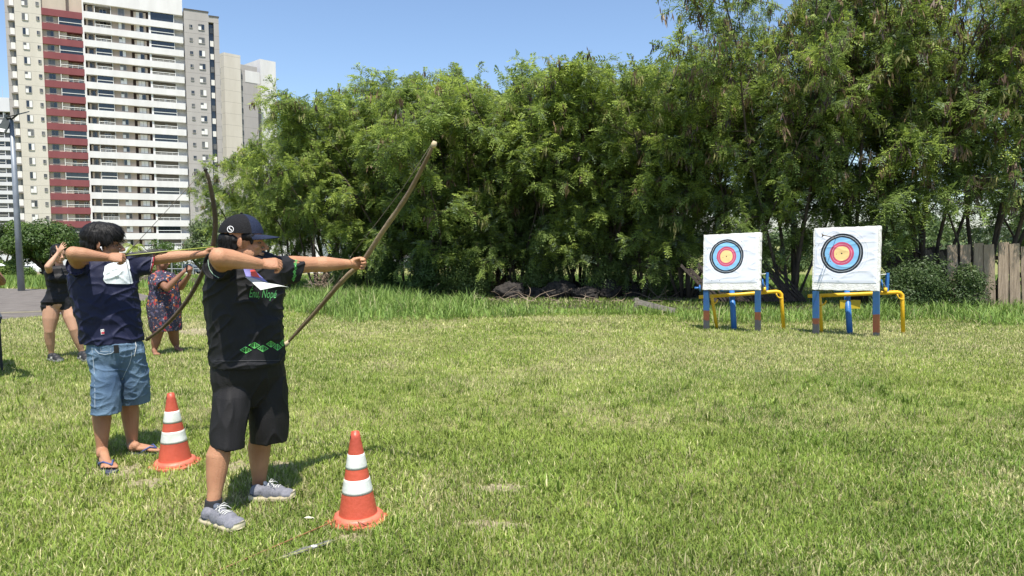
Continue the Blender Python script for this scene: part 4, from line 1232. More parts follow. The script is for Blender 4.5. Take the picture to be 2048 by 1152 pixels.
# ================================================================== ARCHERY TARGETS ON OUTDOOR GYM MACHINES
def paint(name, c, rough=0.4, wear=0.6):
    return mat(name, c, tuple(x*0.8 for x in c), 5, rough, 0.15, 30, spec=0.4, lo=0.3, hi=0.8)
m_blue = paint("blue_paint", (0.035,0.155,0.42)); m_yel = paint("yellow_paint", (0.78,0.46,0.02))
m_plateyel = paint("ochre_plate", (0.55,0.40,0.03))
m_board = mat("white_foam_board", (0.80,0.79,0.76), (0.66,0.64,0.60), 9, 0.85, 0.5, 40)
def face_mat(name, cx, cz, r):
    m = bpy.data.materials.new(name); m.use_nodes = True
    N = m.node_tree.nodes; L = m.node_tree.links; b = N["Principled BSDF"]
    b.inputs["Roughness"].default_value = 0.6; b.inputs["Specular IOR Level"].default_value = 0.3
    tc = N.new("ShaderNodeTexCoord")
    w = N.new("ShaderNodeTexNoise"); w.inputs["Scale"].default_value = 7; L.new(tc.outputs["Object"], w.inputs["Vector"])
    wv = N.new("ShaderNodeVectorMath"); wv.operation = 'MULTIPLY_ADD'; wv.inputs[1].default_value = (0.02,0.02,0.02)
    L.new(w.outputs["Color"], wv.inputs[0]); L.new(tc.outputs["Object"], wv.inputs[2])
    sp = N.new("ShaderNodeSeparateXYZ"); L.new(wv.outputs[0], sp.inputs[0])
    cb = N.new("ShaderNodeCombineXYZ"); L.new(sp.outputs[0], cb.inputs[0]); L.new(sp.outputs[2], cb.inputs[1])
    ln = N.new("ShaderNodeVectorMath"); ln.operation = 'DISTANCE'; ln.inputs[1].default_value = (cx+0.01, cz+0.01, 0); L.new(cb.outputs[0], ln.inputs[0])
    dv = N.new("ShaderNodeMath"); dv.operation = 'DIVIDE'; dv.inputs[1].default_value = r*1.6; L.new(ln.outputs["Value"], dv.inputs[0])
    rp = N.new("ShaderNodeValToRGB"); rp.color_ramp.interpolation = 'CONSTANT'
    W_ = (0.74,0.76,0.84); K = (0.022,0.028,0.038); Bl = (0.24,0.50,0.78); Rd = (0.54,0.085,0.16); Ye = (0.86,0.61,0.27); ln_ = (0.55,0.58,0.62)
    stops = [(0.0,(0.03,0.03,0.03)),(0.035,Ye),(0.365,Rd),(0.455,(0.75,0.35,0.42)),(0.47,Rd),(0.575,Bl),(0.80,K),(0.885,ln_),(0.905,K),(1.0,W_),(1.08,(0.5,0.53,0.6)),(1.09,W_),(1.20,(0.5,0.53,0.6)),(1.21,W_)]
    el = rp.color_ramp.elements
    el[0].position = 0; el[0].color = (*stops[0][1],1); el[1].position = stops[1][0]/1.6; el[1].color = (*stops[1][1],1)
    for p, c in stops[2:]:
        e = el.new(p/1.6); e.color = (*c,1)
    L.new(dv.outputs[0], rp.inputs[0])
    n = N.new("ShaderNodeTexNoise"); n.inputs["Scale"].default_value = 3.5; n.inputs["Detail"].default_value = 6
    mp = N.new("ShaderNodeMapping"); mp.inputs["Scale"].default_value = (0.8,1,3.5); L.new(tc.outputs["Object"], mp.inputs[0]); L.new(mp.outputs[0], n.inputs["Vector"])
    cr = N.new("ShaderNodeValToRGB"); cr.color_ramp.elements[0].position = 0.30; cr.color_ramp.elements[1].position = 0.42; cr.color_ramp.elements[0].color = (0.78,0.78,0.8,1)
    L.new(n.outputs["Fac"], cr.inputs[0])
    mx = N.new("ShaderNodeMix"); mx.data_type = 'RGBA'; mx.blend_type = 'MULTIPLY'; mx.inputs[0].default_value = 1
    L.new(rp.outputs[0], mx.inputs[6]); L.new(cr.outputs[0], mx.inputs[7])
    vo = N.new("ShaderNodeTexVoronoi"); vo.inputs["Scale"].default_value = 11; L.new(tc.outputs["Object"], vo.inputs["Vector"])
    ls = N.new("ShaderNodeMath"); ls.operation = 'LESS_THAN'; ls.inputs[1].default_value = 0.085; L.new(vo.outputs["Distance"], ls.inputs[0])
    m2 = N.new("ShaderNodeMix"); m2.data_type = 'RGBA'; m2.inputs[7].default_value = (0.06,0.05,0.045,1); L.new(ls.outputs[0], m2.inputs[0]); L.new(mx.outputs[2], m2.inputs[6]); L.new(m2.outputs[2], b.inputs["Base Color"])
    return m

m_leg = {}
def leg_mat(name, zt, zm):
    """square timber leg: blue paint above, rusty orange band, bare grey foot"""
    m = bpy.data.materials.new(name); m.use_nodes = True
    N = m.node_tree.nodes; L = m.node_tree.links; b = N["Principled BSDF"]; b.inputs["Roughness"].default_value = 0.6
    g = N.new("ShaderNodeNewGeometry"); sp = N.new("ShaderNodeSeparateXYZ"); L.new(g.outputs["Position"], sp.inputs[0])
    n = N.new("ShaderNodeTexNoise"); n.inputs["Scale"].default_value = 14; n.inputs["Detail"].default_value = 5; L.new(g.outputs["Position"], n.inputs["Vector"])
    a = N.new("ShaderNodeMath"); a.operation = 'MULTIPLY_ADD'; a.inputs[1].default_value = 0.05; L.new(n.outputs["Fac"], a.inputs[0]); L.new(sp.outputs[2], a.inputs[2])
    mr = N.new("ShaderNodeMapRange"); mr.inputs[1].default_value = zm-0.5; mr.inputs[2].default_value = zt+0.5; L.new(a.outputs[0], mr.inputs[0])
    span = zt-zm+1.0
    rp = N.new("ShaderNodeValToRGB"); rp.color_ramp.interpolation = 'CONSTANT'; e = rp.color_ramp.elements
    e[0].position = 0; e[0].color = (0.085,0.085,0.095,1)
    e[1].position = (0.5+0.025)/span; e[1].color = (0.22,0.075,0.03,1)
    x = e.new((zt-zm+0.5+0.025)/span); x.color = (0.035,0.135,0.34,1)
    L.new(mr.outputs[0], rp.inputs[0])
    mx = N.new("ShaderNodeMix"); mx.data_type = 'RGBA'; mx.blend_type = 'MULTIPLY'; mx.inputs[0].default_value = 0.5
    L.new(rp.outputs[0], mx.inputs[6]); L.new(n.outputs["Color"], mx.inputs[7]); L.new(mx.outputs[2], b.inputs["Base Color"])
    return m

def target(idx, TL, TR, BR, BL, ctr, rpx, legs, label):
    """corners: (px,py,Y)"""
    tl, tr, br, bl = [P(*c) for c in (TL, TR, BR, BL)]
    o = (tl+tr+br+bl)/4
    ex = ((tr-tl)+(br-bl)).normalized(); up = ((tl-bl)+(tr-br)).normalized(); up = (up-ex*up.dot(ex)).normalized(); n = ex.cross(up).normalized()
    if n.y > 0: n = -n
    Wd = ((tr-tl).length+(br-bl).length)/2; Hd = ((tl-bl).length+(tr-br).length)/2
    t = thing("archery_target", label, "target", (bl.x/2+br.x/2, (bl.y+br.y)/2, gz((bl.y+br.y)/2)))
    M = Matrix((( ex.x, -n.x, up.x, o.x), (ex.y, -n.y, up.y, o.y), (ex.z, -n.z, up.z, o.z), (0,0,0,1)))
    # board in its own axes: x along, y into the board, z up
    rdn = random.Random(idx); th = 0.11
    bm = bmesh.new(); bmesh.ops.create_grid(bm, x_segments=2, y_segments=2, size=0.5); bm.free()
    mb = MB(); nn = 24
    edge = []
    for k in range(nn): edge.append((-Wd/2+Wd*k/nn, -Hd/2))
    for k in range(nn): edge.append((Wd/2, -Hd/2+Hd*k/nn))
    for k in range(nn): edge.append((Wd/2-Wd*k/nn, Hd/2))
    for k in range(nn): edge.append((-Wd/2, Hd/2-Hd*k/nn))
    e2 = [(x+rdn.uniform(-.005,.005), z+rdn.uniform(-.005,.005)) for x, z in edge]
    vs = [(x*0.99, 0.004, z*0.99) for x, z in e2]+[(x, 0.012, z) for x, z in e2]+[(x, th, z) for x, z in e2]
    q = len(e2); fs = [tuple(range(q)), tuple(range(2*q, 3*q))[::-1]]
    for L0 in (0, q):
        for k in range(q): fs.append((L0+k, L0+q+k, L0+q+(k+1)%q, L0+(k+1)%q))
    mb.add(vs, [f if i > 1 else f for i, f in enumerate(fs)])
    bd = mb.build("board", m_board, None)
    bd.matrix_world = M; bm = bmesh.new(); bm.from_mesh(bd.data); bmesh.ops.recalc_face_normals(bm, faces=bm.faces[:]); bm.to_mesh(bd.data); bm.free()
    bd.parent = t; bd.matrix_parent_inverse = Matrix.Translation(t.location).inverted()
    # wrinkled paper face, real creases in the sheet
    c = ctr
    pc = P(c[0], c[1], (TL[2]+TR[2])/2); lc = M.inverted() @ pc
    # intersect the true plane
    r_ = ray(c[0], c[1]); C0 = Vector((0,0,CAMZ)); tt = (o-C0).dot(n)/r_.dot(n); lc = M.inverted() @ (C0+r_*tt)
    rad = rpx
    g = 90; x0, x1, z0, z1 = -Wd/2+0.03, Wd/2-0.03, -Hd/2+0.13, Hd/2-0.02
    vs = []
    for j in range(g+1):
        for i in range(g+1):
            x = x0+(x1-x0)*i/g; z = z0+(z1-z0)*j/g
            a = noise.noise(Vector((x*3+idx*9, z*16, 0.3)))*0.5+noise.noise(Vector((x*7, z*9+idx*5, 4)))*0.5
            rg_ = (1-abs(noise.noise(Vector((x*2.2+idx, z*7, 9)))*2.2)); rg_ = max(0, rg_)**3
            rr2 = math.hypot(x-lc.x, z-lc.z)
            rg2 = max(0, 1-abs(rr2-rad*1.22)/0.018)*0.5 if rr2 > rad*1.05 else 0
            y = -0.004-0.0035*a-0.006*rg_-0.003*rg2
            e = min(i, g-i, j, g-j)/4.0; y = y*min(1, e)-0.001
            vs.append((x+0.004*noise.noise(Vector((z*6, idx, 0))), min(y, -0.0008), z+0.005*noise.noise(Vector((x*6, idx, 7)))))
    fs = [(j*(g+1)+i, j*(g+1)+i+1, (j+1)*(g+1)+i+1, (j+1)*(g+1)+i) for j in range(g) for i in range(g)]
    mb = MB(); mb.add(vs, fs)
    fc = mb.build("target_face", face_mat("ringed_paper_%d" % idx, lc.x, lc.z, rad), None, True)
    fc.matrix_world = M; fc.parent = t; fc.matrix_parent_inverse = Matrix.Translation(t.location).inverted()
    for (px, yb, w, zt, zm, Yl) in legs:
        Yl = Yl; b = P(px, yb, Yl); z0g = gz(Yl)-0.02
        tp = P(px, (BL[1]+BR[1])/2+1, Yl)
        mb = MB(); a = Vector((b.x, Yl, z0g)); d = Vector((tp.x, Yl, tp.z))-a; ww = w/FPX*Yl
        mb.box2(a-ex*ww/2, ex*ww, -n*0.07, d); 
        mb.build("leg", leg_mat("painted_leg", zt, zm), t)
    return t, M, n, ex, up

zg1 = gz(12.9)
tA, MA, nA, exA, upA = target(1, (1408,470.5,13.13), (1520.5,463.5,12.5), (1518,580.5,12.38), (1404,579,13.0), (1453,513,0), 0.316,
    [(1411.5,661,10,zg1+0.36,zg1+0.18,12.98), (1514.5,664,10,zg1+0.36,zg1+0.21,12.75)], "left white target board, clear of arrows, on blue and rust legs")
zg2 = gz(12.1)
tB, MB_, nB, exB, upB = target(2, (1628,457,12.45), (1760,450.5,11.75), (1757,583,11.65), (1623,578.5,12.35), (1683.5,507,0), 0.345,
    [(1630.5,670,11,zg2+0.28,zg2+0.18,12.3), (1751.5,675,11.5,zg2+0.38,zg2+0.06,12.05)], "right white target board with an arrow stuck high in it")

def gym(label, Yb, bar, lleg, rleg, post, up_, discs, plate=None):
    t = thing("exercise_machine", label, "gym machine", (P(post[0], 600, Yb).x, Yb, gz(Yb)))
    r = 0.034
    a, b = P(bar[0], bar[1], Yb+0.15), P(bar[2], bar[3], Yb-0.05)
    f = P(rleg[0], rleg[1], Yb-0.08); f.z = gz(f.y)-0.02
    bend = b
    mb = MB(); mb.tube([a, a.lerp(b, 0.5), b+Vector((-0.09,0,0.006)), b+Vector((-0.03,0,-0.008)), b+Vector((0.006,0,-0.045)), b.lerp(f, 0.25)+Vector((0.0,0,0)), f], r, 12)
    mb.build("handle_frame", m_yel, t, True)
    a2 = P(lleg[0], lleg[1], Yb); f2 = P(lleg[2], lleg[3], Yb); f2.z = gz(Yb)-0.02
    mb = MB(); mb.tube([a2+Vector((-0.01,0.03,0.05)), a2, a2.lerp(f2, 0.5), f2], r*0.85, 12); mb.build("leg", m_yel, t, True)
    for (q, sg) in ((a2, 1), (b, -1)):
        mb = MB(); k = q+Vector((0,-0.03,-0.02)); pts = [k+Vector((sg*0.10*math.cos(u), 0, -0.10*math.sin(u))) for u in np.linspace(0.1, math.pi/2+0.2, 7)]
        mb.tube(pts, 0.014, 8); mb.build("brace", m_yel, t, True)
    p0 = P(post[0], post[1], Yb-0.12); p0.z = gz(Yb)-0.02; p1 = P(post[2], post[3], Yb+0.22)
    mb = MB(); mb.tube([p0, p1], 0.052, 18); mb.build("post", m_blue, t, True)
    mb = MB(); mb.tube([p1+Vector((-0.22,0,-0.05)), p1+Vector((0.2,0,-0.04))], 0.04, 12); mb.build("cross_sleeve", m_blue, t, True)
    u0, u1 = P(up_[0], up_[1], Yb-0.1), P(up_[2], up_[3], Yb-0.1)
    mb = MB(); mb.box((u0+u1)/2, (0.045, 0.045, abs(u1.z-u0.z))); mb.build("upright", m_blue, t)
    mb = MB(); mb.tube([u1+Vector((0,0,-0.02)), u1+Vector((-0.10,0.02,-0.03))], 0.006, 6); mb.tube([u0+Vector((0,0,0.04)), u0+Vector((-0.09,0,0.16))], 0.008, 6); mb.build("linkage", m_galv, t)
    for (dx, dy, rr_) in discs:
        c = P(dx, dy, Yb-0.12); mb = MB(); ax = Vector((0.9,-0.42,0.12)).normalized()
        mb.lathe(c, [(0.0,-0.012),(rr_,-0.008),(rr_*1.04,0.0),(rr_,0.008),(0.0,0.012)], 22, axis=ax)
        mb.tube([c, c-Vector((0.1,0,0.0))], 0.02, 8); mb.build("pedal_disc", m_blue, t, True)
    kn = P(bar[2]-33, bar[3]-3, Yb-0.1); mb = MB(); mb.tube([kn+Vector((0,0,-0.03)), kn+Vector((0,0,0.06))], 0.03, 10); mb.build("stop_peg", m_yel, t, True)
    if plate:
        x0, y0, x1, y1 = plate; a = P(x0, y0, Yb+0.1); b2 = P(x1, y1, Yb+0.1)
        mb = MB(); mb.box((a+b2)/2, (abs(b2.x-a.x), 0.02, abs(a.z-b2.z))); o = mb.build("seat_plate", m_plateyel, t); 
gym("yellow and blue outdoor gym frame behind the left target", 13.2, (1398,594,1562,583.5), (1424,595,1434.5,656), (1567.5,662), (1468.5,663,1463,575), (1534,581,1534,545), [(1526,567,0.085),(1400,576,0.06)])
gym("yellow and blue outdoor gym frame with an ochre plate, behind the right target", 12.5, (1616,592,1804,585), (1640,597,1643.5,664), (1806.5,671), (1700,672,1693,575), (1774.5,583,1774.5,546), [(1764,569,0.09)], (1680,600,1720,617))

# arrows in the boards
m_shaft = mat("cane_shaft", (0.24,0.17,0.09), (0.16,0.11,0.06), 8, 0.5)
m_fletch = mat("dark_feather", (0.03,0.028,0.027), (0.08,0.075,0.07), 30, 0.7)
def arrow(name, label, tip, tail, r=0.004, fl=0.22, fw=0.022, shaft=m_shaft, fmat=m_fletch, extra=None, point=None):
    tip, tail = Vector(tip), Vector(tail); d = (tail-tip).normalized()
    t = thing(name, label, "arrow", tip)
    mb = MB(); mb.tube([tip, tip.lerp(tail, 0.5), tail], [r*0.9, r, r*0.9], 8); mb.build("shaft", shaft, t, True)
    a = d.orthogonal().normalized(); b = d.cross(a)
    mb = MB(); rd_ = random.Random(4)
    for k in range(3):
        u = a*math.cos(2.1*k+0.4)+b*math.sin(2.1*k+0.4)
        n = 22
        for i in range(n):
            f = i/n; w = fw*math.sin(math.pi*min(1, 0.15+f*0.9))**0.6*(0.8+0.4*rd_.random()); p = tail-d*(fl*(1-f)+0.015)
            q = p+u*(r*0.9); e = p+u*w+d*(fl/n)*1.6; mb.add([q, q+d*(fl/n), e+d*(fl/n)*0.8, e], [(0,1,2,3)])
    mb.build("fletching", fmat, t)
    if point: mb = MB(); mb.tube([tip-d*0.02, tip+d*0.05], [0.001, r*1.6], 8); mb.build("arrowhead", point, t, True)
    return t
def board_point(M, n, px, py):
    o = M.translation; r_ = ray(px, py); C0 = Vector((0,0,CAMZ)); return C0+r_*((o-C0).dot(n)/r_.dot(n))
hit = board_point(MB_, nB, 1672, 475.5)
arrow("arrow", "arrow with dark fletching stuck high in the right target board", hit-nB*-0.0+(-nB)*0.03, P(1644, 470, hit.y-0.80), 0.0075, 0.12, 0.045)
hit = board_point(MB_, nB, 1652, 519)
arrow("arrow", "short arrow stub low in the black and blue rings of the right target", hit-nB*0.03, P(1649, 513, hit.y-0.15), 0.006, 0.06, 0.025)

# ------------------------------------------------------------------ traffic cones
m_orange = mat("sun_faded_orange", (0.53,0.095,0.050), (0.38,0.066,0.038), 4, 0.42, 0.15, 50, spec=0.4)
m_flange = mat("pale_orange_rubber", (0.62,0.17,0.10), (0.50,0.115,0.07), 8, 0.5, 0.2, 40)
m_refl = mat("white_reflective_band", (0.72,0.74,0.70), (0.48,0.50,0.44), 7, 0.35, 0.1, 60)
m_black = mat("black_hole", (0.01,0.01,0.01), None, rough=0.9)
def cone(px, py, label, tilt, seed, crack=False):
    c = G(px, py); base = Vector((c.x, c.y, gz(c.y)+0.012))
    t = thing("traffic_cone", label, "traffic cone", base, 0, "orange traffic cones beside the archers")
    ax = Vector((tilt, 0.0, 1)).normalized()
    H = 0.5; r0, r1 = 0.107, 0.0225
    def rr_(z): return r0+(r1-r0)*(z-0.035)/(H-0.035)
    zs = [0.035, 0.162, 0.241, 0.299, 0.378, H]
    def seg(name, za, zb, m, off=0.0):
        mb = MB(); n = 6; prof = [(rr_(za+(zb-za)*i/n)+off, za+(zb-za)*i/n) for i in range(n+1)]
        if off: prof = [(prof[0][0]-off-0.001, prof[0][1])]+prof+[(prof[-1][0]-off-0.001, prof[-1][1])]
        mb.lathe(base, prof, 40, axis=ax); o = mb.build(name, m, t, True)
        return o
    mb = MB()
    prof = [(rr_(0.035+(H-0.035)*i/14), 0.035+(H-0.035)*i/14) for i in range(15)]+[(r1-0.004, H), (r1-0.006, H-0.05), (0.0, H-0.05)]
    mb.lathe(base, prof, 40, axis=ax); body = mb.build("cone_body", m_orange, t, True)
    seg("reflective_band", 0.162, 0.241, m_refl, 0.0015); seg("reflective_band", 0.299, 0.378, m_refl, 0.0015)
    # rolled rim and ragged flange
    mb = MB(); n = 48; ringr = [(0.102,0.036),(0.112,0.040),(0.128,0.034),(0.137,0.020),(0.138,0.008),(0.137,0.003)]
    mb.lathe(base, ringr, n, axis=ax); mb.build("rim", m_flange, t, True)
    rdn = random.Random(seed); pts = []
    a = ax.orthogonal().normalized(); b = ax.cross(a)
    lob = [0.165+0.012*math.sin(k*1.7+seed)+rdn.uniform(-0.012, 0.008) for k in range(24)]
    for k in (5, 11, 18): lob[(k+seed) % 24] = 0.147
    def ringpts(f, z): return [base+ax*z+(a*math.cos(2*math.pi*k/72)+b*math.sin(2*math.pi*k/72))*(f(k)) for k in range(72)]
    lf = lambda k: lob[(k//3) % 24]*(1-(k%3)/3)+lob[(k//3+1) % 24]*(k%3)/3
    r1_ = ringpts(lambda k: 0.13, 0.010); r2_ = ringpts(lambda k: lf(k), 0.006); r3_ = ringpts(lambda k: lf(k), -0.004)
    vs = r1_+r2_+r3_; fs = []
    for i in (0, 72):
        for k in range(72): fs.append((i+k, i+72+k, i+72+(k+1)%72, i+(k+1)%72))
    mb = MB(); mb.add(vs, fs); mb.build("base_flange", m_flange, t, False)
    mb = MB(); hp = base+ax*(H-0.03)+Vector((-1,-0.55,0)).normalized()*(rr_(H-0.03)-0.001)
    mb.ell(hp, 0.004, 0.006, 0.011); mb.build("hole", m_black, t, True)
    if crack:
        cr = [(716,1043),(722,1045),(727,1048),(733,1051),(744,1049)]
        m2 = MB(); pts = []
        for (x, y) in cr:
            r_ = ray(x, y); C0 = Vector((0,0,CAMZ)); best = None
            Yc = base.y
            # march to the cone surface
            for s in range(400):
                p = C0+r_*((Yc-0.25+0.5*s/400)/r_.y); rel = p-base; z = rel.dot(ax); rad = (rel-ax*z).length
                if rad < (rr_(z) if z > 0.04 else 0.137): best = p; break
            if best: pts.append(best-Vector((0,0.0015,0)))
        if len(pts) > 1: m2.tube(pts, 0.0014, 5); m2.build("crack", m_black, t)
    return t
cone(717, 1042, "orange cone with a cracked base, nearest the camera right of the nearer archer", -0.02, 3, True)
cone(351, 931, "orange cone between the two archers, beside the flip flops", -0.03, 8)

# arrows lying in the grass
g0, g1 = G(425, 1158), G(697, 1044)
arrow("arrow", "brown cane arrow lying in the grass, dark tip against the cracked cone", (g1.x, g1.y-0.0, 0.040), (g0.x-0.05, g0.y-0.03, 0.016), 0.0042, 0.02, 0.004, mat("brown_cane", (0.30,0.155,0.06), (0.20,0.10,0.045), 12, 0.5), m_fletch, None, m_fletch)
g0, g1 = G(430, 1165), G(680, 1090)
m_grey = mat("grey_feather", (0.20,0.19,0.19), (0.06,0.055,0.058), 40, 0.8)
m_cane = mat("green_cane", (0.30,0.32,0.12), (0.24,0.25,0.08), 10, 0.5)
arrow("arrow", "pale green cane arrow with ragged grey feathers lying in front of the cone", (g0.x, g0.y, 0.016), (g1.x, g1.y, 0.034), 0.0038, 0.30, 0.014, m_cane, m_grey)
mb = MB(); c = G(627, 1106); mb.ell(c+Vector((0,0,0.034)), 0.013, 0.008, 0.008); mb.ell(c+Vector((0.012,0,0.036)), 0.008, 0.006, 0.006)
o = mb.build("binding_knot", mat("white_thread", (0.75,0.74,0.70), None, rough=0.8), None, True); o.parent = bpy.data.objects["arrow.003"] if "arrow.003" in bpy.data.objects else None
if o.parent: o.matrix_parent_inverse = Matrix.Translation(o.parent.location).inverted()
mb = MB(); c = G(618, 1047); p = [c+Vector((x, y, 0.03+z)) for x, y, z in ((-0.03,0,0.002),(-0.01,0.012,0.008),(0.02,0.008,0.004),(0.032,0,0.0),(0.01,-0.008,0.003))]
mb.poly(p); mb.poly([q-Vector((0,0,0.0015)) for q in p][::-1])
o = mb.build("dry_leaf", mat("pale_leaf", (0.62,0.60,0.45), None, rough=0.7), None); tag(o, "small pale dry leaf lying in the grass left of the cracked cone", "leaf")

# ================================================================== PEOPLE
def skin(name, c, c2):
    return mat(name, c, c2, 7, 0.5, 0.3, 170, spec=0.35, sss=0.10, lo=0.3, hi=0.75, detail=8)
UP = Vector((0,0,1))

def hand(B, w, d, n, t, s=1.0, curl=(0.2,0.3,0.3), thumb=(0.6,0.5,-0.25), spread=0.06, tcurl=0.3, fr=1.0, idx=None):
    """w wrist, d towards the fingers, n out of the back of the hand, t towards the thumb"""
    w = Vector(w); d = Vector(d).normalized(); n = Vector(n); n = (n-d*n.dot(d)).normalized(); tt = Vector(t); tt = tt-d*tt.dot(d)-n*tt.dot(n); t = tt.normalized()
    B.loft([(w-d*0.012*s, t*0.028*s, n*0.021*s), (w+d*0.015*s, t*0.030*s, n*0.020*s), (w+d*0.045*s, t*0.039*s, n*0.018*s), (w+d*0.078*s, t*0.042*s, n*0.016*s), (w+d*0.096*s, t*0.040*s, n*0.012*s)], 16)
    lens = (0.94, 1.0, 0.95, 0.76)
    for i in range(4):
        base = w+d*(0.090-0.006*abs(i-1.2))*s+t*(0.0295-0.0197*i)*s+n*0.003*s
        cu = idx if (idx and i == 0) else curl
        a = 0.0; p = base; q = (1.5-i)*spread
        for k, (L, r) in enumerate(((0.044,0.0094),(0.027,0.0086),(0.021,0.0078))):
            a += cu[k]
            dr = (d*math.cos(a)-n*math.sin(a)+t*q*math.cos(a)).normalized()
            e = p+dr*L*lens[i]*s
            B.bone(p, r*s*fr, e, r*0.9*s*fr, n=8, capn=3)
            p = e
    p = w+d*0.028*s+t*0.030*s-n*0.004*s
    d1 = (d*thumb[0]+t*thumb[1]+n*thumb[2]).normalized()
    B.bone(w+d*0.018*s+t*0.018*s, 0.014*s, p+d1*0.022*s, 0.0125*s, n=8, capn=3)
    p2 = p+d1*0.046*s; B.bone(p, 0.0125*s, p2, 0.0105*s, n=8, capn=3)
    d2 = (d1*math.cos(tcurl)+(d*0.8-t*0.6-n*0.3).normalized()*math.sin(tcurl)).normalized()
    B.bone(p2, 0.0105*s, p2+d2*0.032*s, 0.0085*s, n=8, capn=3)

def head(B, c, hf, up, s, nb=None, neck_r=0.056, detail=True):
    c = Vector(c); f = Vector(hf).normalized(); up = Vector(up); up = (up-f*up.dot(f)).normalized(); l = up.cross(f)
    def W(x, y, z): return c+(f*x+l*y+up*z)*s
    def E(x, y, z, rx, ry, rz, ax=None): B.ell(W(x,y,z), rx*s, ry*s, rz*s, ax or (f,l,up))
    E(-0.012,0,0.028, 0.095,0.076,0.088); E(0.038,0,0.028, 0.052,0.060,0.058); E(0.040,0,-0.028, 0.050,0.057,0.070)
    E(0.026,0,-0.068, 0.054,0.050,0.040); E(0.070,0,-0.094, 0.022,0.024,0.018)
    for y in (-1,1):
        E(0.058,y*0.036,-0.024, 0.026,0.020,0.020)
        E(0.080,y*0.024,0.014, 0.013,0.024,0.007)
        E(0.101,y*0.012,-0.037, 0.011,0.009,0.008)
        ax = (f*0.85+l*y*0.5).normalized(); ay = up.cross(ax)
        E(-0.008,y*0.077,-0.004, 0.017,0.0055,0.028, (ax,ay,up)); E(-0.002,y*0.074,-0.024, 0.009,0.006,0.011)
        E(0.03,y*0.048,-0.06, 0.03,0.012,0.028)
    B.bone(W(0.086,0,0.006), 0.008*s, W(0.114,0,-0.030), 0.0115*s, n=10)
    E(0.091,0,-0.058, 0.011,0.022,0.006); E(0.088,0,-0.0695, 0.011,0.019,0.007); E(0.083,0,-0.063, 0.011,0.026,0.014)
    if nb is not None:
        B.bone(W(-0.022,0,-0.05), neck_r*s, Vector(nb), neck_r*1.12*s, n=16)
    return W, f, l, up

def eyes(W, f, l, up, s, parent, browcol):
    for y in (-1,1):
        mb = MB(); mb.ell(W(0.0775,y*0.029,-0.004), 0.010*s, 0.011*s, 0.0042*s, (f,l,up)); e = mb.build("eye", mat("eye_white", (0.16,0.13,0.11), None, rough=0.2), parent, True)
        mb = MB(); mb.ell(W(0.0850,y*0.030,-0.004), 0.0045*s, 0.0055*s, 0.0044*s, (f,l,up)); mb.build("iris", mat("dark_iris", (0.015,0.01,0.008), None, rough=0.1), e, True)
        mb = MB(); mb.ell(W(0.0885,y*0.027,0.018), 0.006*s, 0.019*s, 0.0032*s, (f,l,up)); mb.build("eyebrow", browcol, parent, True)
    mb = MB(); mb.ell(W(0.0965,0,-0.0637), 0.0055*s, 0.020*s, 0.0018*s, (f,l,up)); mb.build("mouth", mat("lip_line", (0.10,0.035,0.03), None, rough=0.6), parent, True)

def limb(B, pts, rs, side=None, flat=1.0, n=16):
    for i in range(len(pts)-1): B.bone(pts[i], rs[i], pts[i+1], rs[i+1], side, flat, n)

def arm(B, sh, el, wr, r=(0.056,0.047,0.048,0.027)):
    sh, el, wr = Vector(sh), Vector(el), Vector(wr)
    limb(B, [sh, sh.lerp(el, 0.45), el], [r[0], r[0]*0.98, r[1]])
    limb(B, [el, el.lerp(wr, 0.28), el.lerp(wr, 0.65), wr], [r[1]*0.98, r[2], r[2]*0.76, r[3]])

def leg(B, hip, kn, an, back, r=(0.085,0.062,0.062,0.036)):
    hip, kn, an, back = Vector(hip), Vector(kn), Vector(an), Vector(back)
    limb(B, [hip, hip.lerp(kn, 0.5), kn], [r[0], r[0]*0.92, r[1]])
    limb(B, [kn, kn.lerp(an, 0.26)+back*0.014, kn.lerp(an, 0.55)+back*0.008, kn.lerp(an, 0.85), an], [r[1]*0.97, r[2], r[2]*0.84, r[3]*1.05, r[3]])
    B.ell(kn-back*0.018, r[1]*0.75, r[1]*0.75, r[1]*0.85)

def frame(yaw):
    """yaw: angle the chest is turned, 0 = towards the camera, + towards picture right"""
    f = Vector((math.sin(yaw), -math.cos(yaw), 0)); l = Vector((math.cos(yaw), math.sin(yaw), 0)); return f, l

def ring(py, xL, xR, Y, f, l, ratio=1.35, tilt=None):
    c = P((xL+xR)/2, py, Y); hw = (xR-xL)/2/FPX*Y*0.955
    b = hw/math.sqrt((ratio*l.x)**2+f.x**2)
    return (c, l*b*ratio, f*b)

def hem(rings, depth=0.03, k=0.93):
    """turn the last ring back inside itself so the cloth ends in an open hem"""
    c, a, b = rings[-1]; c0 = rings[-2][0]; d = (Vector(c0)-Vector(c)).normalized()
    return rings+[(Vector(c)+d*0.001, Vector(a)*k, Vector(b)*k), (Vector(c)+d*depth, Vector(a)*(k-0.02), Vector(b)*(k-0.02))]

def ridge(v, sx, sy, sz, seed=0.0, p=3):
    n = noise.noise(Vector((v.x*sx+seed, v.y*sy+seed*0.7, v.z*sz-seed)))
    return (1-min(1, abs(n)*2.6))**p

def cloth_fn(amp=0.006, seed=0.0, vert=False, diag=0.0):
    def fn(v):
        if diag: u = Vector((v.x+diag*v.z, v.y+diag*v.z*0.5, v.z-diag*v.x))
        else: u = v
        if vert: return amp*(0.9*ridge(u, 11, 11, 3.2, seed)+0.5*noise.noise(Vector((u.x*16, u.y*16, u.z*5+seed)))-0.3)
        return amp*(0.8*ridge(u, 4.5, 4.5, 12, seed)+0.6*noise.noise(Vector((u.x*9+seed, u.y*9, u.z*9)))+0.5*ridge(u, 9, 9, 5, seed+4)-0.4)
    return fn

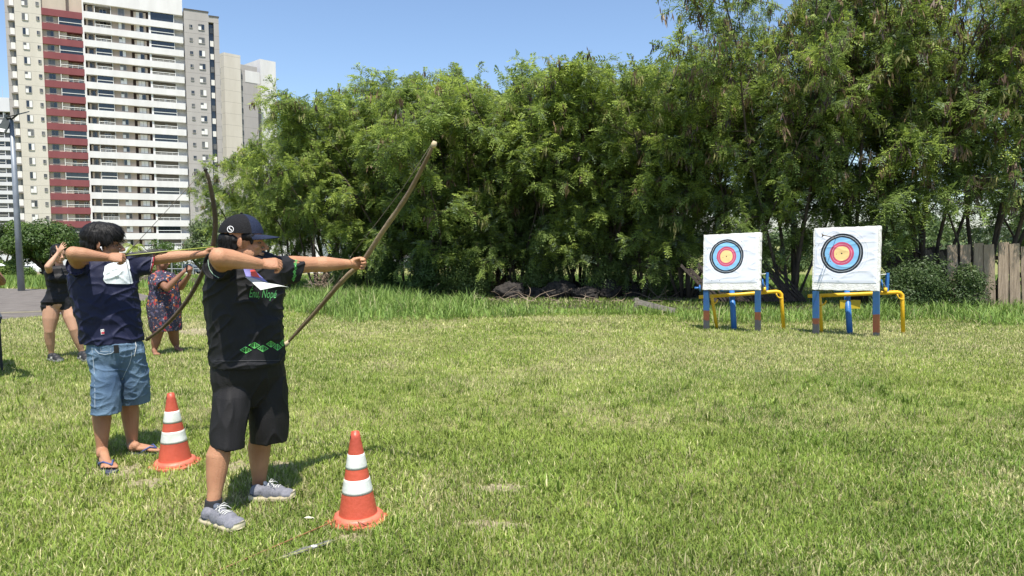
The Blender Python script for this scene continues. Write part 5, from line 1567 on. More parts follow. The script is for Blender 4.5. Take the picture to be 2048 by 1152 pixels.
def hairs(parent, pts_fn, n, L, w, m, seed=1, name="hair_strands"):
    """fine locks over a hair mass"""
    rg = random.Random(seed); vs = []; fs = []
    for i in range(n):
        p, nr, d = pts_fn(rg)
        s = nr.cross(d).normalized()*w*rg.uniform(0.6,1.4)
        l = L*rg.uniform(0.5,1.2)
        p = p+nr*rg.uniform(-0.001,0.002)
        q = p+d*l*0.5+nr*rg.uniform(0.000,0.003); e = p+d*l+nr*rg.uniform(-0.006,0.003)
        b = len(vs); vs += [p-s, p+s, q+s*0.8, q-s*0.8, e]; fs += [(b,b+1,b+2,b+3),(b+3,b+2,b+4)]
    mb = MB(); mb.add(vs, fs); return mb.build(name, m, parent, True)

def bvh_of(*objs):
    """bvh of objects holding world coordinates"""
    vs = []; fs = []
    for o in objs:
        b = len(vs); vs += [v.co.copy() for v in o.data.vertices]; fs += [tuple(i+b for i in p.vertices) for p in o.data.polygons]
    return BVHTree.FromPolygons(vs, fs)
CAMP = Vector((0,0,CAMZ))
def drop(tree, px, py, lift=0.0018):
    d = ray(px, py).normalized(); h = tree.ray_cast(CAMP, d)
    if h[0] is None: return None
    n = h[1] if h[1].dot(d) < 0 else -h[1]
    return h[0]+n*lift-d*lift*0.6
def decal(name, tree, polys, m, parent, lift=0.0018, sub=1.6):
    """flat printed shapes laid onto a cloth surface; each polygon is cut fine enough to follow it"""
    bm = bmesh.new()
    for pl in polys:
        vs = [bm.verts.new((x, y, 0)) for x, y in pl]
        try: bm.faces.new(vs)
        except ValueError: pass
    bmesh.ops.triangulate(bm, faces=bm.faces[:])
    for it in range(5):
        long_e = [e for e in bm.edges if e.calc_length() > sub]
        if not long_e: break
        bmesh.ops.subdivide_edges(bm, edges=long_e, cuts=1)
        bmesh.ops.triangulate(bm, faces=[f for f in bm.faces if len(f.verts) > 3])
    dead = []
    for v in bm.verts:
        p = drop(tree, v.co.x, v.co.y, lift)
        if p is None: dead.append(v)
        else: v.co = p
    bmesh.ops.delete(bm, geom=dead, context='VERTS')
    # cut away faces that jump between layers
    bad = [f for f in bm.faces if max(e.calc_length() for e in f.edges) > 0.03]
    bmesh.ops.delete(bm, geom=bad, context='FACES')
    me = bpy.data.meshes.new(name); bm.to_mesh(me); bm.free()
    return link_mesh(name, me, m, parent, True)

def text_polys(body, x0, y0, x1, y1, shear=0.25, slope=0.0):
    cu = bpy.data.curves.new("t", 'FONT'); cu.body = body; cu.shear = shear; cu.offset = 0.004; cu.resolution_u = 4
    o = bpy.data.objects.new("t", cu); COL.objects.link(o)
    dg = bpy.context.evaluated_depsgraph_get(); me = bpy.data.meshes.new_from_object(o.evaluated_get(dg))
    xs = [v.co.x for v in me.vertices]; ys = [v.co.y for v in me.vertices]
    ax, bx, ay, by = min(xs), max(xs), min(ys), max(ys)
    out = []
    for p in me.polygons:
        q = []
        for i in p.vertices:
            v = me.vertices[i].co; u = (v.x-ax)/(bx-ax); w = (v.y-ay)/(by-ay)
            q.append((x0+(x1-x0)*u, y1+(y0-y1)*w+slope*u))
        out.append(q)
    bpy.data.objects.remove(o); bpy.data.meshes.remove(me); bpy.data.curves.remove(cu)
    return out

def bent_rod(name, m, parent, pts, rs, n=10, sub=6, seed=0, knob=0.0):
    """smooth curve through points (Catmull-Rom) with slightly uneven thickness"""
    pts = [Vector(p) for p in pts]; P0 = [2*pts[0]-pts[1]]+pts+[2*pts[-1]-pts[-2]]; out = []; rad = []
    for i in range(1, len(P0)-2):
        for k in range(sub):
            t = k/sub; a, b, c, d = P0[i-1:i+3]
            out.append(0.5*((2*b)+(c-a)*t+(2*a-5*b+4*c-d)*t*t+(3*b-a-3*c+d)*t**3)); rad.append(rs[i-1]*(1-t)+rs[i]*t)
    out.append(pts[-1]); rad.append(rs[-1])
    rad = [r*(1+knob*noise.noise(Vector((i*0.9+seed, seed, 0)))) for i, r in enumerate(rad)]
    mb = MB(); mb.tube(out, rad, n); return mb.build(name, m, parent, True)

m_skin1 = skin("tanned_skin", (0.48,0.25,0.14), (0.34,0.155,0.085))
m_skin2 = skin("brown_skin", (0.43,0.22,0.125), (0.31,0.145,0.08))
m_skin3 = skin("light_skin", (0.53,0.31,0.205), (0.47,0.265,0.17))
m_skin4 = skin("dark_tan_skin", (0.26,0.125,0.075), (0.21,0.10,0.06))
m_hair = mat("black_hair", (0.006,0.0055,0.0055), (0.010,0.009,0.0085), 60, 0.55, 0.2, 160, stretch=(1,1,0.25), spec=0.22)
m_tee = mat("black_jersey", (0.0085,0.0085,0.0105), (0.012,0.012,0.0145), 9, 0.7, 0.15, 220, spec=0.3)
m_shorts = mat("black_shorts_cloth", (0.0085,0.0078,0.0085), (0.012,0.011,0.012), 8, 0.65, 0.2, 160, spec=0.3)
m_navy = mat("navy_jersey", (0.0075,0.0095,0.034), (0.010,0.013,0.043), 9, 0.65, 0.15, 220, spec=0.3)
m_denim = mat("faded_denim", (0.030,0.068,0.135), (0.15,0.235,0.33), 5, 0.85, 0.5, 260, stretch=(1,1,0.6), lo=0.3, hi=0.7)
m_green = mat("green_print", (0.13,0.52,0.12), None, rough=0.6)
m_greend = mat("dull_green_print", (0.09,0.34,0.11), None, rough=0.6)
m_paper = mat("white_paper", (0.60,0.63,0.57), (0.52,0.56,0.50), 6, 0.7)  # white lowered towards grey green, painting in the shade of the arm

# ---------------------------------------------------------------- nearer archer
f1, l1 = frame(R(45))
man1 = thing("person", "man in cap, black shirt with green print and black shorts, holding the long bow", "person", (G(495,1030).x, 4.05, 0))
shR, elR, wrR = P(452,532,3.95), P(439,515,3.70), P(520,528,3.87)
shL, elL, wrL = P(558,531,4.20), P(628,529,4.37), P(699,528,4.52)
hipR, knR, anR = P(462,760,4.02), P(444,882,3.89), P(427,1004,3.80)
hipL, knL, anL = P(522,760,4.16), P(522,868,4.17), P(518,972,4.22)
B = MB()
nb1 = P(492,526,4.08)
W1, hf1, hl1, hu1 = head(B, P(486,483,4.05), (0.965,0.26,-0.03), UP, 1.15, nb1, 0.058)
arm(B, shR, elR, wrR, (0.060,0.054,0.053,0.029)); arm(B, shL, elL, wrL, (0.058,0.048,0.051,0.029))
# bow line
bt, bb_ = P(868,289,4.08), P(573,688,5.02)
grip = P(722,523,4.57)
bdir = (bt-bb_).normalized()
dL = (grip-wrL).normalized()
hand(B, wrL, (0.74,0.66,0.03), (-0.62,0.70,0.12), bdir, 0.98, curl=(1.25,1.3,0.7), thumb=(0.9,0.25,-0.55), spread=0.0, tcurl=0.9)
hand(B, wrR, (0.86,0.48,0.02), (0.15,-0.72,0.66), (-0.35,0.55,0.7), 1.0, curl=(0.75,1.25,0.9), thumb=(0.85,0.25,-0.45), spread=0.02, tcurl=0.3, idx=(0.55,0.7,0.5))
torsoc = P(492,640,4.08)
B.bone(P(492,560,4.08), 0.12, P(494,740,4.10), 0.13, l1, 0.75); B.bone(shR, 0.06, shL, 0.06)
B.bone(nb1, 0.065, P(492,560,4.08), 0.10)
leg(B, hipR, knR, anR, -f1*0.8+Vector((-0.3,0,0)), (0.070,0.054,0.066,0.038)); leg(B, hipL, knL, anL, -f1, (0.082,0.066,0.068,0.040))
B.ell(P(493,748,4.09), 0.14, 0.09, 0.10, (l1,f1,UP))
B.bone(anR, 0.038, anR+Vector((0.02,-0.01,-0.05)), 0.036); B.bone(anL, 0.040, anL+Vector((0.03,0.0,-0.05)), 0.036)
body1 = remeshed(B, "body", 0.0045, 2, m_skin1, man1)
eyes(W1, hf1, hl1, hu1, 1.15, man1, m_hair)
# hair under the cap
B = MB(); s = 1.15
B.ell(W1(-0.040,0,0.006), 0.080*s, 0.082*s, 0.058*s, (hf1,hl1,hu1)); B.ell(W1(-0.070,0,-0.030), 0.040*s, 0.062*s, 0.040*s, (hf1,hl1,hu1))
for y in (-1,1):
    B.ell(W1(0.028,y*0.066,0.026), 0.042*s, 0.014*s, 0.022*s, (hf1,hl1,hu1)); B.ell(W1(0.046,y*0.064,0.006), 0.010*s, 0.008*s, 0.022*s, (hf1,hl1,hu1))
    B.ell(W1(-0.040,y*0.066,-0.018), 0.026*s, 0.012*s, 0.036*s, (hf1,hl1,hu1))
hair1 = remeshed(B, "hair", 0.004, 1, m_hair, man1)
wrinkle(hair1, lambda v: 0.004*noise.noise(Vector((v.x*90, v.y*90, v.z*28))))
def hp1(rg):
    a = rg.uniform(math.pi*0.55, math.pi*1.45); z = rg.uniform(-0.055, 0.02)
    d = (hf1*math.cos(a)*0.095+hl1*math.sin(a)*0.082)
    p = W1(-0.028,0,0)+d*s*1.0+hu1*z*s; return p, d.normalized(), (-hu1+hf1*-0.15).normalized()
hairs(man1, hp1, 500, 0.035, 0.0016, m_hair, 3)

# cap
m_capb = mat("black_cap_mesh", (0.006,0.006,0.007), (0.014,0.014,0.016), 160, 0.8, 0.4, 300, spec=0.2)
m_capn = mat("navy_denim_cap", (0.012,0.018,0.042), (0.020,0.028,0.058), 120, 0.8, 0.4, 300, spec=0.2)
cap = thing("cap", "black mesh baseball cap with navy front, worn by the nearer archer", "cap", W1(0,0,0.05))
cc_ = W1(-0.008,0,0.030); rx, ry, rz = 0.109*s, 0.089*s, 0.108*s
def dome(th, ph, k=1.0):
    x = math.cos(th)*math.cos(ph); y = math.sin(th)*math.cos(ph); z = math.sin(ph)
    fx = rx*(1.0 if x < 0 else 0.98)
    return cc_+hf1*(x*fx*k)+hl1*(y*ry*k)+hu1*(z*rz*k*(1.0+0.04*x))
def dome_patch(name, t0, t1, m, k=1.0):
    n, h = 40, 14; vs = []; fs = []
    for j in range(h+1):
        for i in range(n+1):
            ph = R(6)+(R(90)-R(6))*j/h; th = t0+(t1-t0)*i/n
            kk = k*(1+0.006*abs(math.sin(3*th))) ; vs.append(dome(th, ph, kk))
    for j in range(h):
        for i in range(n): o = j*(n+1)+i; fs.append((o,o+1,o+n+2,o+n+1))
    mb = MB(); mb.add(vs, fs); return mb.build(name, m, cap, True)
pb = dome_patch("mesh_panel", R(58), R(302), m_capb); pf = dome_patch("front_panel", R(-58), R(58), m_capn, 1.004)
# peak
vs = []; nn = 20
for lay in (0, 1):
    for i in range(nn+1):
        th = R(-62)+R(124)*i/nn; p = dome(th, R(7))
        out = max(0.0, math.cos(th*1.42))**0.55*0.078*s
        for j in range(5):
            u = j/4; q = p+hf1*(out*u)-hu1*((0.010*u+0.020*u*(math.sin(th))**2+0.006)*s)-hu1*(0.003 if lay else 0)
            vs.append(q)
fs = []
for lay in (0, 1):
    for i in range(nn):
        for j in range(4):
            o = lay*(nn+1)*5+i*5+j; f_ = (o,o+5,o+6,o+1); fs.append(f_ if lay == 0 else f_[::-1])
for i in range(nn): o = i*5+4; o2 = o+(nn+1)*5; fs.append((o,o+5,o2+5,o2))
mb = MB(); mb.add(vs, fs); mb.build("peak", m_capn, cap, True)
mb = MB(); mb.ell(cc_+hu1*rz*1.03, 0.008, 0.008, 0.004); mb.build("button", m_capb, cap, True)
# round white emblem at the side of the cap
tcap = bvh_of(pb, pf); em = []; cx, cy, r_o = 461.0, 458.5, 6.6
def cpts(cx, cy, r, k, n=22): return cx+r*math.cos(2*math.pi*k/n), cy+r*math.sin(2*math.pi*k/n)
for k in range(22):
    em.append([cpts(cx,cy,r_o,k), cpts(cx,cy,r_o,k+1), cpts(cx,cy,r_o-1.1,k+1), cpts(cx,cy,r_o-1.1,k)])
for k in range(8):
    u, v = k/8, (k+1)/8
    def sc(u, off): a = math.pi*(0.25+1.5*u); y = -4.2+8.4*u; x = 2.3*math.sin(2*math.pi*u)*-1; w = 1.9*math.sin(math.pi*u)+0.5; return (cx+x+off*w*0.5, cy+y)
    em.append([sc(u,-1), sc(u,1), sc(v,1), sc(v,-1)])
decal("emblem", tcap, em, mat("white_stitch", (0.75,0.75,0.75), None, rough=0.7), cap, 0.0015, 1.2)

# shirt
sh = []
for (py, xl, xr, Yd, ra) in ((508,470,520,4.08,1.25),(513,458,538,4.08,1.5),(522,443,555,4.08,1.65),(536,430,567,4.08,1.62),(552,421,568,4.08,1.5),(572,416,565,4.08,1.4),(605,417,562,4.08,1.32),(640,420,563,4.08,1.22),(670,422,565,4.08,1.15),(700,424,567,4.08,1.15),(722,423,568,4.08,1.15),(728,423,568,4.08,1.15)):
    sh.append(ring(py, xl, xr, Yd, f1, l1, ra))
B = MB(); B.loft(hem(sh[::1]), 40)
aR = (elR-shR).normalized()
sv0, sv1 = shR.lerp(elR, -0.25), P(431,531,3.80)
d_ = (sv1-sv0).normalized(); u_ = d_.cross(UP).normalized(); w_ = u_.cross(d_)
B.loft(hem([(sv0, u_*0.080, w_*0.080), (sv0.lerp(sv1,0.5), u_*0.082, w_*0.082), (sv1, u_*0.071, w_*0.079)], 0.02, 0.9), 24)
B.bone(sh[2][0]+l1*0.02, 0.06, shL+Vector((0,0,-0.005)), 0.068)
B.bone(sh[2][0]-l1*0.02, 0.06, shR+Vector((0.01,0.02,-0.005)), 0.068)
s0, s1 = P(548,540,4.17), P(597,540,4.30)
d_ = (s1-s0).normalized(); u_ = d_.cross(UP).normalized(); w_ = u_.cross(d_)
wt = Vector((0.10,0,1)).normalized()
B.loft(hem([(s0, u_*0.080, w_*0.092), (s0.lerp(s1,0.5), u_*0.074, w_*0.086), (s1+Vector((-0.002,0,0)), u_*0.068, (w_*0.082+d_*0.016))], 0.03, 0.9), 28)
# belly fullness towards the front
B.ell(P(500,660,4.08)+f1*0.055, 0.165, 0.125, 0.17, (l1,f1,UP))
shirt1 = remeshed(B, "shirt", 0.0055, 3, m_tee, man1)
wrinkle(shirt1, cloth_fn(0.0105, 2.3, diag=0.6))
ts1 = bvh_of(shirt1)
# collar
mb = MB(); c, a, b = ring(513, 470, 520, 4.08, f1, l1, 1.2)
mb.tube([Vector(c)+Vector(a)*math.cos(t)*1.02+Vector(b)*math.sin(t)*1.02+UP*0.006 for t in np.linspace(0, 2*math.pi, 25)], 0.006, 6); mb.build("collar", m_tee, shirt1, True)
# chest lettering and the woven pattern in green
decal("lettering", ts1, text_polys("Énu, Nopé", 498, 573, 553, 600, 0.35, 2), m_greend, shirt1, 0.002, 1.4)
pt = []
def rhomb(cx, cy, w, h, up):
    o = []
    L_, R_, T_, Bo = (cx-w,cy), (cx+w,cy), (cx,cy-h), (cx,cy+h)
    def band(p, q, r, s_): pt.append([p, q, r, s_])
    k = 0.80
    for (a, b) in ((L_,T_),(T_,R_),(R_,Bo),(Bo,L_)):
        ai = (cx+(a[0]-cx)*k, cy+(a[1]-cy)*k); bi = (cx+(b[0]-cx)*k, cy+(b[1]-cy)*k); band(a, b, bi, ai)
    bw = w*0.10; pt.append([(cx-bw,cy-h*0.8),(cx+bw,cy-h*0.8),(cx+bw,cy+h*0.8),(cx-bw,cy+h*0.8)])
    y = cy+h*0.75*up; pt.append([(cx-w*0.24,y-up*h*0.22),(cx+w*0.24,y-up*h*0.22),(cx,y+up*h*0.2)])
    for s_ in (-1,1):
        x = cx+s_*w*0.22; x2 = cx+s_*w*0.5
        pt.append([(x,cy-h*0.30),(x2,cy-h*0.16),(x2,cy-h*0.02),(x,cy-h*0.14)]); pt.append([(x2-s_*w*0.07,cy-h*0.12),(x2,cy-h*0.12),(x2,cy+h*0.22),(x2-s_*w*0.07,cy+h*0.24)])
        pt.append([(x,cy+h*0.20),(x2,cy+h*0.10),(x2,cy+h*0.22),(x,cy+h*0.34)])
for (cx, cy, w, up) in ((491.5,700,12,1),(508.5,690.5,11.5,1),(525.5,697,11.5,1),(541.5,688,10,1),(554.5,694.5,8.5,1),(565,686,6,1)):
    rhomb(cx, cy, w, 7.0, up)
decal("woven_pattern", ts1, pt, m_green, shirt1, 0.002, 1.6)
pt = []
for k, (cx, cy) in enumerate(((592.5,520),(590.5,528),(591,536),(588.5,544),(589,551),(586.5,558))):
    rhomb(cx, cy, 3.4, 4.6, 1 if k % 2 else -1)
decal("cuff_pattern", ts1, pt, m_green, shirt1, 0.002, 1.6)
mb = MB(); cu = [drop(ts1, x, y, 0.002) for x, y in ((419,513),(416.5,521),(417,531),(420,540),(426,548),(433,553),(438,556))]
cu = [c for c in cu if c is not None]
if len(cu) > 2: mb.tube(cu, 0.0022, 5); mb.build("piping", mat("pale_green_piping", (0.35,0.50,0.38), None, rough=0.7), shirt1)

mb = MB(); q = [drop(ts1, x, 721.5+0.012*(500-x), 0.0015) for x in np.linspace(428, 563, 28)]; q = [c for c in q if c is not None]
if len(q) > 2: mb.tube(q, 0.0016, 5); mb.build("hem_seam", mat("hem_grey", (0.05,0.05,0.055), None, rough=0.7), shirt1)
# shorts
B = MB()
top = [ring(py, a, b, 4.09, f1, l1, r_) for py, a, b, r_ in ((700,440,552,1.3),(722,430,562,1.35),(735,430,564,1.4),(752,432,566,1.55),(775,440,566,1.9),(810,440,560,2.6))]
B.loft(top, 32)
nl = [ring(py, a, b, Yd, f1, l1, 1.05) for py, a, b, Yd in ((735,440,505,4.05),(755,435,505,4.02),(790,429,502,3.98),(830,424,499,3.95),(870,420,492,3.92),(893,421,488,3.90))]
nl[-1] = (nl[-1][0], nl[-1][1]+Vector((0,0,-0.012)), nl[-1][2]+Vector((0,0,-0.010)))
B.loft(hem(nl, 0.04, 0.9), 30)
fl_ = [ring(py, a, b, Yd, f1, l1, 1.05) for py, a, b, Yd in ((735,490,566,4.15),(755,492,573,4.16),(790,495,577,4.16),(830,497,578,4.16),(862,499,577,4.16),(882,500,575,4.16))]
B.loft(hem(fl_, 0.04, 0.9), 30)
shorts1 = remeshed(B, "shorts", 0.0055, 3, m_shorts, man1)
wrinkle(shorts1, cloth_fn(0.009, 5.1, vert=True))

# number sheet hanging on the chest with coloured picture behind it
def sheet_between(name, corners, m, parent, bend=0.02, n=10, th=0.0012):
    a, b, c, d = [P(*q) for q in corners]; vs = []; fs = []
    nrm = (b-a).cross(d-a).normalized()
    if nrm.y > 0: nrm = -nrm
    for lay in (0, 1):
        for j in range(n+1):
            for i in range(n+1):
                u, v = i/n, j/n; p = a.lerp(b, u).lerp(d.lerp(c, u), v)
                p = p+nrm*(bend*math.sin(math.pi*u)*(0.4+0.6*v)+bend*0.2*math.sin(7*u+3*v))-nrm*(th if lay else 0); vs.append(p)
    for lay in (0, 1):
        for j in range(n):
            for i in range(n):
                o = lay*(n+1)**2+j*(n+1)+i; q = (o,o+1,o+n+2,o+n+1); fs.append(q if lay == 0 else q[::-1])
    mb = MB(); mb.add(vs, fs); return mb.build(name, m, parent, True)
note = thing("paper_sheet", "creased white paper sheet flapping out from the nearer archer's chest", "paper", P(530,565,3.85))
sheet_between("sheet", ((490,553.5,3.865),(540,567,3.93),(578,574,3.94),(521,580,3.78)), m_paper, note, 0.010)
pc = sheet_between("printed_card", ((487,538,3.885),(505,537,3.90),(536,565,3.95),(492,553,3.875)), mat("blue_print", (0.16,0.17,0.55), (0.28,0.26,0.62), 20, 0.6), note, 0.004)
sheet_between("red_stripe", ((500,540,3.885),(509,539,3.895),(521,556,3.915),(503,552,3.88)), mat("red_print", (0.75,0.12,0.10), (0.65,0.08,0.09), 12, 0.6), pc, 0.004)

# shoes
m_upper = mat("grey_lilac_knit", (0.225,0.225,0.255), (0.17,0.172,0.20), 60, 0.75, 0.5, 500)
m_midsole = mat("cream_foam", (0.66,0.58,0.40), (0.60,0.51,0.34), 8, 0.6)
m_ndark = mat("slate_trim", (0.055,0.07,0.10), None, rough=0.6)
m_lace = mat("pale_lace", (0.55,0.55,0.52), None, rough=0.8)
m_sock = mat("black_sock", (0.012,0.012,0.014), (0.02,0.02,0.024), 30, 0.8, 0.4, 300, stretch=(1,1,4))
def shoe(parent, heel, toe, mup=m_upper, msole=m_midsole, wscale=1.0, lace=True, up_lift=0.0, stripes=False):
    heel, toe = Vector(heel), Vector(toe); d = toe-heel; L = d.length; d.normalize(); d = Vector((d.x,d.y,d.z)).normalized(); s_ = d.cross(UP).normalized(); u = s_.cross(d)
    k = L/0.29
    prof = [(0.0,0.020),(0.03,0.030),(0.10,0.034),(0.25,0.034),(0.42,0.033),(0.58,0.040),(0.72,0.046),(0.84,0.043),(0.93,0.032),(0.985,0.016),(1.0,0.006)]
    # sole: outline swept from ground to 3 cm, toe spring
    mb = MB(); rings_ = []
    def outl(grow, z):
        pts = []
        for t, w in prof: pts.append(heel+d*(L*t)+s_*((w+grow)*k*wscale)+u*(z+0.016*max(0,(t-0.72)/0.28)**2+0.004*max(0,0.08-t)/0.08))
        for t, w in prof[::-1]: pts.append(heel+d*(L*t)-s_*((w+grow)*k*wscale)+u*(z+0.016*max(0,(t-0.72)/0.28)**2))
        return pts
    n = len(prof)*2; vs = outl(0.000,0.002)+outl(0.006,0.010)+outl(0.004,0.026)+outl(-0.002,0.038)
    fs = [tuple(range(n))]+[(r*n+i, (r)*n+(i+1)%n, (r+1)*n+(i+1)%n, (r+1)*n+i) for r in range(3) for i in range(n)]+[tuple(range(3*n,4*n))[::-1]]
    mb.add(vs, fs); t = thing_part("shoe", parent)
    mb.build("sole", msole, t, True)
    B = MB()
    B.ell(heel+d*L*0.80+u*0.032, L*0.190, 0.050*k*wscale, 0.034*k, (d,s_,u)); B.ell(heel+d*L*0.62+u*0.042, L*0.20, 0.048*k*wscale, 0.046*k, (d,s_,u))
    B.ell(heel+d*L*0.42+u*0.045, L*0.20, 0.042*k*wscale, 0.060*k, (d,s_,u)); B.ell(heel+d*L*0.16+u*0.048, L*0.155, 0.039*k*wscale, 0.050*k, (d,s_,u))
    B.ell(heel+d*L*0.20+u*0.062, L*0.15, 0.036*k*wscale, 0.026*k, (d,s_,u))
    up = remeshed(B, "upper", 0.004, 2, mup, t)
    tr = bvh_of(up)
    def surf(tt, off, lift=0.002):
        o = heel+d*(L*tt)+s_*off+u*0.3; h = tr.ray_cast(o, -u); return (h[0]+h[1]*lift) if h[0] is not None else None
    if lace:
        for i in range(5):
            tt = 0.44+0.055*i; pts = [surf(tt+0.01*math.sin(j), -0.026*k+0.052*k*j/6, 0.003) for j in range(7)]; pts = [p for p in pts if p is not None]
            if len(pts) > 2: mb = MB(); mb.tube(pts, 0.0028, 6); mb.build("lace", m_lace, t, True)
        c = surf(0.43, 0, 0.006)
        for sg in (-1, 1):
            mb = MB(); mb.tube([c+Vector((0,0,0.002)), c+s_*sg*0.022+u*0.012+d*0.01, c+s_*sg*0.036+u*0.004+d*0.02, c+s_*sg*0.018+d*0.012, c], 0.0022, 6)
            mb.tube([c, c+s_*sg*0.028-u*0.004+d*0.03, c+s_*sg*0.040-u*0.02+d*0.045], 0.0020, 6); mb.build("lace_bow", m_lace, t, True)
        B = MB(); tg = heel+d*L*0.37+u*0.100*k; B.ell(tg, 0.012, 0.024*k, 0.022, ((d*0.8+u*0.6).normalized(), s_, (u*0.8-d*0.6).normalized())); B.build("tongue", m_ndark, t, True)
    # dark heel counter and toe rand
    mb = MB()
    for sg in (-1, 1):
        pts = []
        for tt in np.linspace(0.0, 0.30, 7):
            for z in (0.030, 0.052-0.05*tt):
                o = heel+d*(L*tt)+s_*sg*0.2+u*z*1.0; h = tr.ray_cast(o, -s_*sg)
                pts.append(h[0]+h[1]*0.0016 if h[0] is not None else None)
        for i in range(0, len(pts)-3, 2):
            q = [pts[i], pts[i+1], pts[i+3], pts[i+2]]
            if all(p is not None for p in q): mb.add(q, [(0,1,2,3)])
    if mb.v: mb.build("heel_counter", m_ndark, t, True)
    if stripes:
        mb = MB()
        for sg in (-1, 1):
            for i in range(3):
                q = []
                for (tt, z) in ((0.38+0.10*i,0.036),(0.44+0.10*i,0.036),(0.40+0.10*i,0.066),(0.34+0.10*i,0.066)):
                    h = tr.ray_cast(heel+d*(L*tt)+s_*sg*0.2+u*z, -s_*sg); q.append(h[0]+h[1]*0.002 if h[0] is not None else None)
                if all(p is not None for p in q): mb.add(q, [(0,1,2,3)])
        if mb.v: mb.build("side_stripes", m_curt, t)
    B = MB(); B.ell(heel+d*L*0.965+u*0.030, L*0.035, 0.026*k, 0.014, (d,s_,u)); B.build("toe_cap", mat("dark_toe_rubber", (0.02,0.02,0.025), None, rough=0.6), t, True)
    return t
def thing_part(name, parent):
    o = bpy.data.objects.new(name, None); o.empty_display_size = 0.1; COL.objects.link(o); o.parent = parent
    o.matrix_parent_inverse = Matrix.Translation(parent.location).inverted() if parent.parent is None else Matrix.Identity(4)
    return o
LIFT = Vector((0,0,0.012))
shoe(man1, G(408,1047)+LIFT, G(485,1067)+LIFT, wscale=1.12); shoe(man1, G(499,1004)+LIFT, G(591,1001)+LIFT, wscale=1.05)
for (an, kn) in ((anR, knR), (anL, knL)):
    B = MB(); dd = (kn-an).normalized(); r_ = 0.046
    top = an+dd*0.018; bot = an-dd*0.075+Vector((0.012,0,0))
    B.loft([(bot, Vector((r_*1.2,0,0)), Vector((0,r_*0.95,0))), (an-dd*0.02, Vector((r_,0,0)), Vector((0,r_*0.92,0))), (top-dd*0.004, Vector((r_*1.02,0,0)), Vector((0,r_*0.96,0))), (top, Vector((r_*1.0,0,0)), Vector((0,r_*0.93,0)))], 20)
    B.build("sock", m_sock, man1, True)

# long pale bow
m_bow = mat("pale_bow_wood", (0.13,0.085,0.045), (0.27,0.20,0.12), 3, 0.55, 0.4, 50, stretch=(1,1,1))
m_string = mat("bow_string", (0.10,0.085,0.06), None, rough=0.7)
bow1 = thing("bow", "long pale brown wooden bow held out by the capped archer in black", "bow", grip)
# the stave bends away from the string
stv = [bb_, P(598,661,4.94), P(640,614,4.81), P(690,556,4.655), grip+Vector((0.012,0.004,0)), P(762,468,4.44), P(812,395,4.27), P(850,325,4.13), P(862,300,4.09), bt]
bent_rod("stave", m_bow, bow1, stv, [0.009,0.0115,0.0145,0.016,0.0165,0.016,0.0145,0.012,0.010,0.010], 12, 6, 2, 0.18)
mb = MB(); mb.tube([bb_+Vector((-0.02,0,-0.01)), bb_, bb_+(stv[1]-bb_)*0.2], [0.016,0.019,0.012], 8); mb.build("nock", mat("pale_end_grain", (0.48,0.38,0.24), None, rough=0.8), bow1, True)
mb = MB(); mb.tube([bt+Vector((0.006,0,0.018)), bt, bt+(stv[-2]-bt)*0.5], [0.012,0.017,0.014], 8); mb.build("nock", mat("pale_end_grain", (0.48,0.38,0.24), None), bow1, True)
ps = P(706,506,4.46)
mb = MB(); mb.tube([bt+Vector((-0.015,0,0.0)), P(805,378,4.25), P(744,458,4.40), ps], 0.0020, 6); mb.tube([ps, P(672,567,4.70), bb_+Vector((0.0,0,0.01))], 0.0020, 6); mb.build("string", m_string, bow1, True)

# ---------------------------------------------------------------- farther archer
f2, l2 = frame(R(36))
man2 = thing("person", "young man in navy shirt and denim shorts aiming the short dark bow", "person", (G(240,925).x, 4.95, 0))
shR, elR, wrR = P(163,532,4.86), P(147,507,4.62), P(214,515,4.74)
shL, elL, wrL = P(262,522,5.08), P(335,515,5.20), P(408,508,5.32)
hipR, knR, anR = P(213,705,4.94), P(204,815,4.87), P(204,898,4.86)
hipL, knL, anL = P(252,705,5.02), P(259,800,5.06), P(265,892,5.10)
B = MB(); nb2 = P(205,528,4.98); s = 1.15
W2, hf2, hl2, hu2 = head(B, P(206,488,4.95), (0.96,0.28,-0.05), UP, s, nb2, 0.054)
arm(B, shR, elR, wrR, (0.055,0.048,0.047,0.028)); arm(B, shL, elL, wrL, (0.050,0.043,0.044,0.026))
bpts2 = [P(410,338,5.18), P(417,356,5.20), P(424,390,5.25), P(430,430,5.31), P(430,465,5.36), P(424,499,5.40), P(408,540,5.47), P(375,600,5.58), P(334,648,5.68), P(294,679,5.78)]
bd2 = (bpts2[4]-bpts2[6]).normalized()
hand(B, wrL, (0.90,0.42,0.10), (-0.42,0.88,0.1), bd2, 0.95, curl=(1.25,1.3,0.7), thumb=(0.9,0.25,-0.5), spread=0.0, tcurl=0.9)
hand(B, wrR, (0.93,0.35,-0.02), (0.15,-0.80,0.55), (-0.3,0.5,0.8), 0.98, curl=(1.1,1.45,0.9), thumb=(0.9,0.3,-0.4), spread=0.0, tcurl=0.4)
B.bone(P(215,560,4.97), 0.10, P(226,690,4.97), 0.11, l2, 0.7); B.bone(shR, 0.055, shL, 0.055); B.bone(nb2, 0.06, P(212,560,4.97), 0.09)
leg(B, hipR, knR, anR, -f2, (0.058,0.056,0.062,0.037)); leg(B, hipL, knL, anL, -f2, (0.072,0.058,0.062,0.037)); B.ell(P(228,700,4.95), 0.12, 0.08, 0.09, (l2,f2,UP))
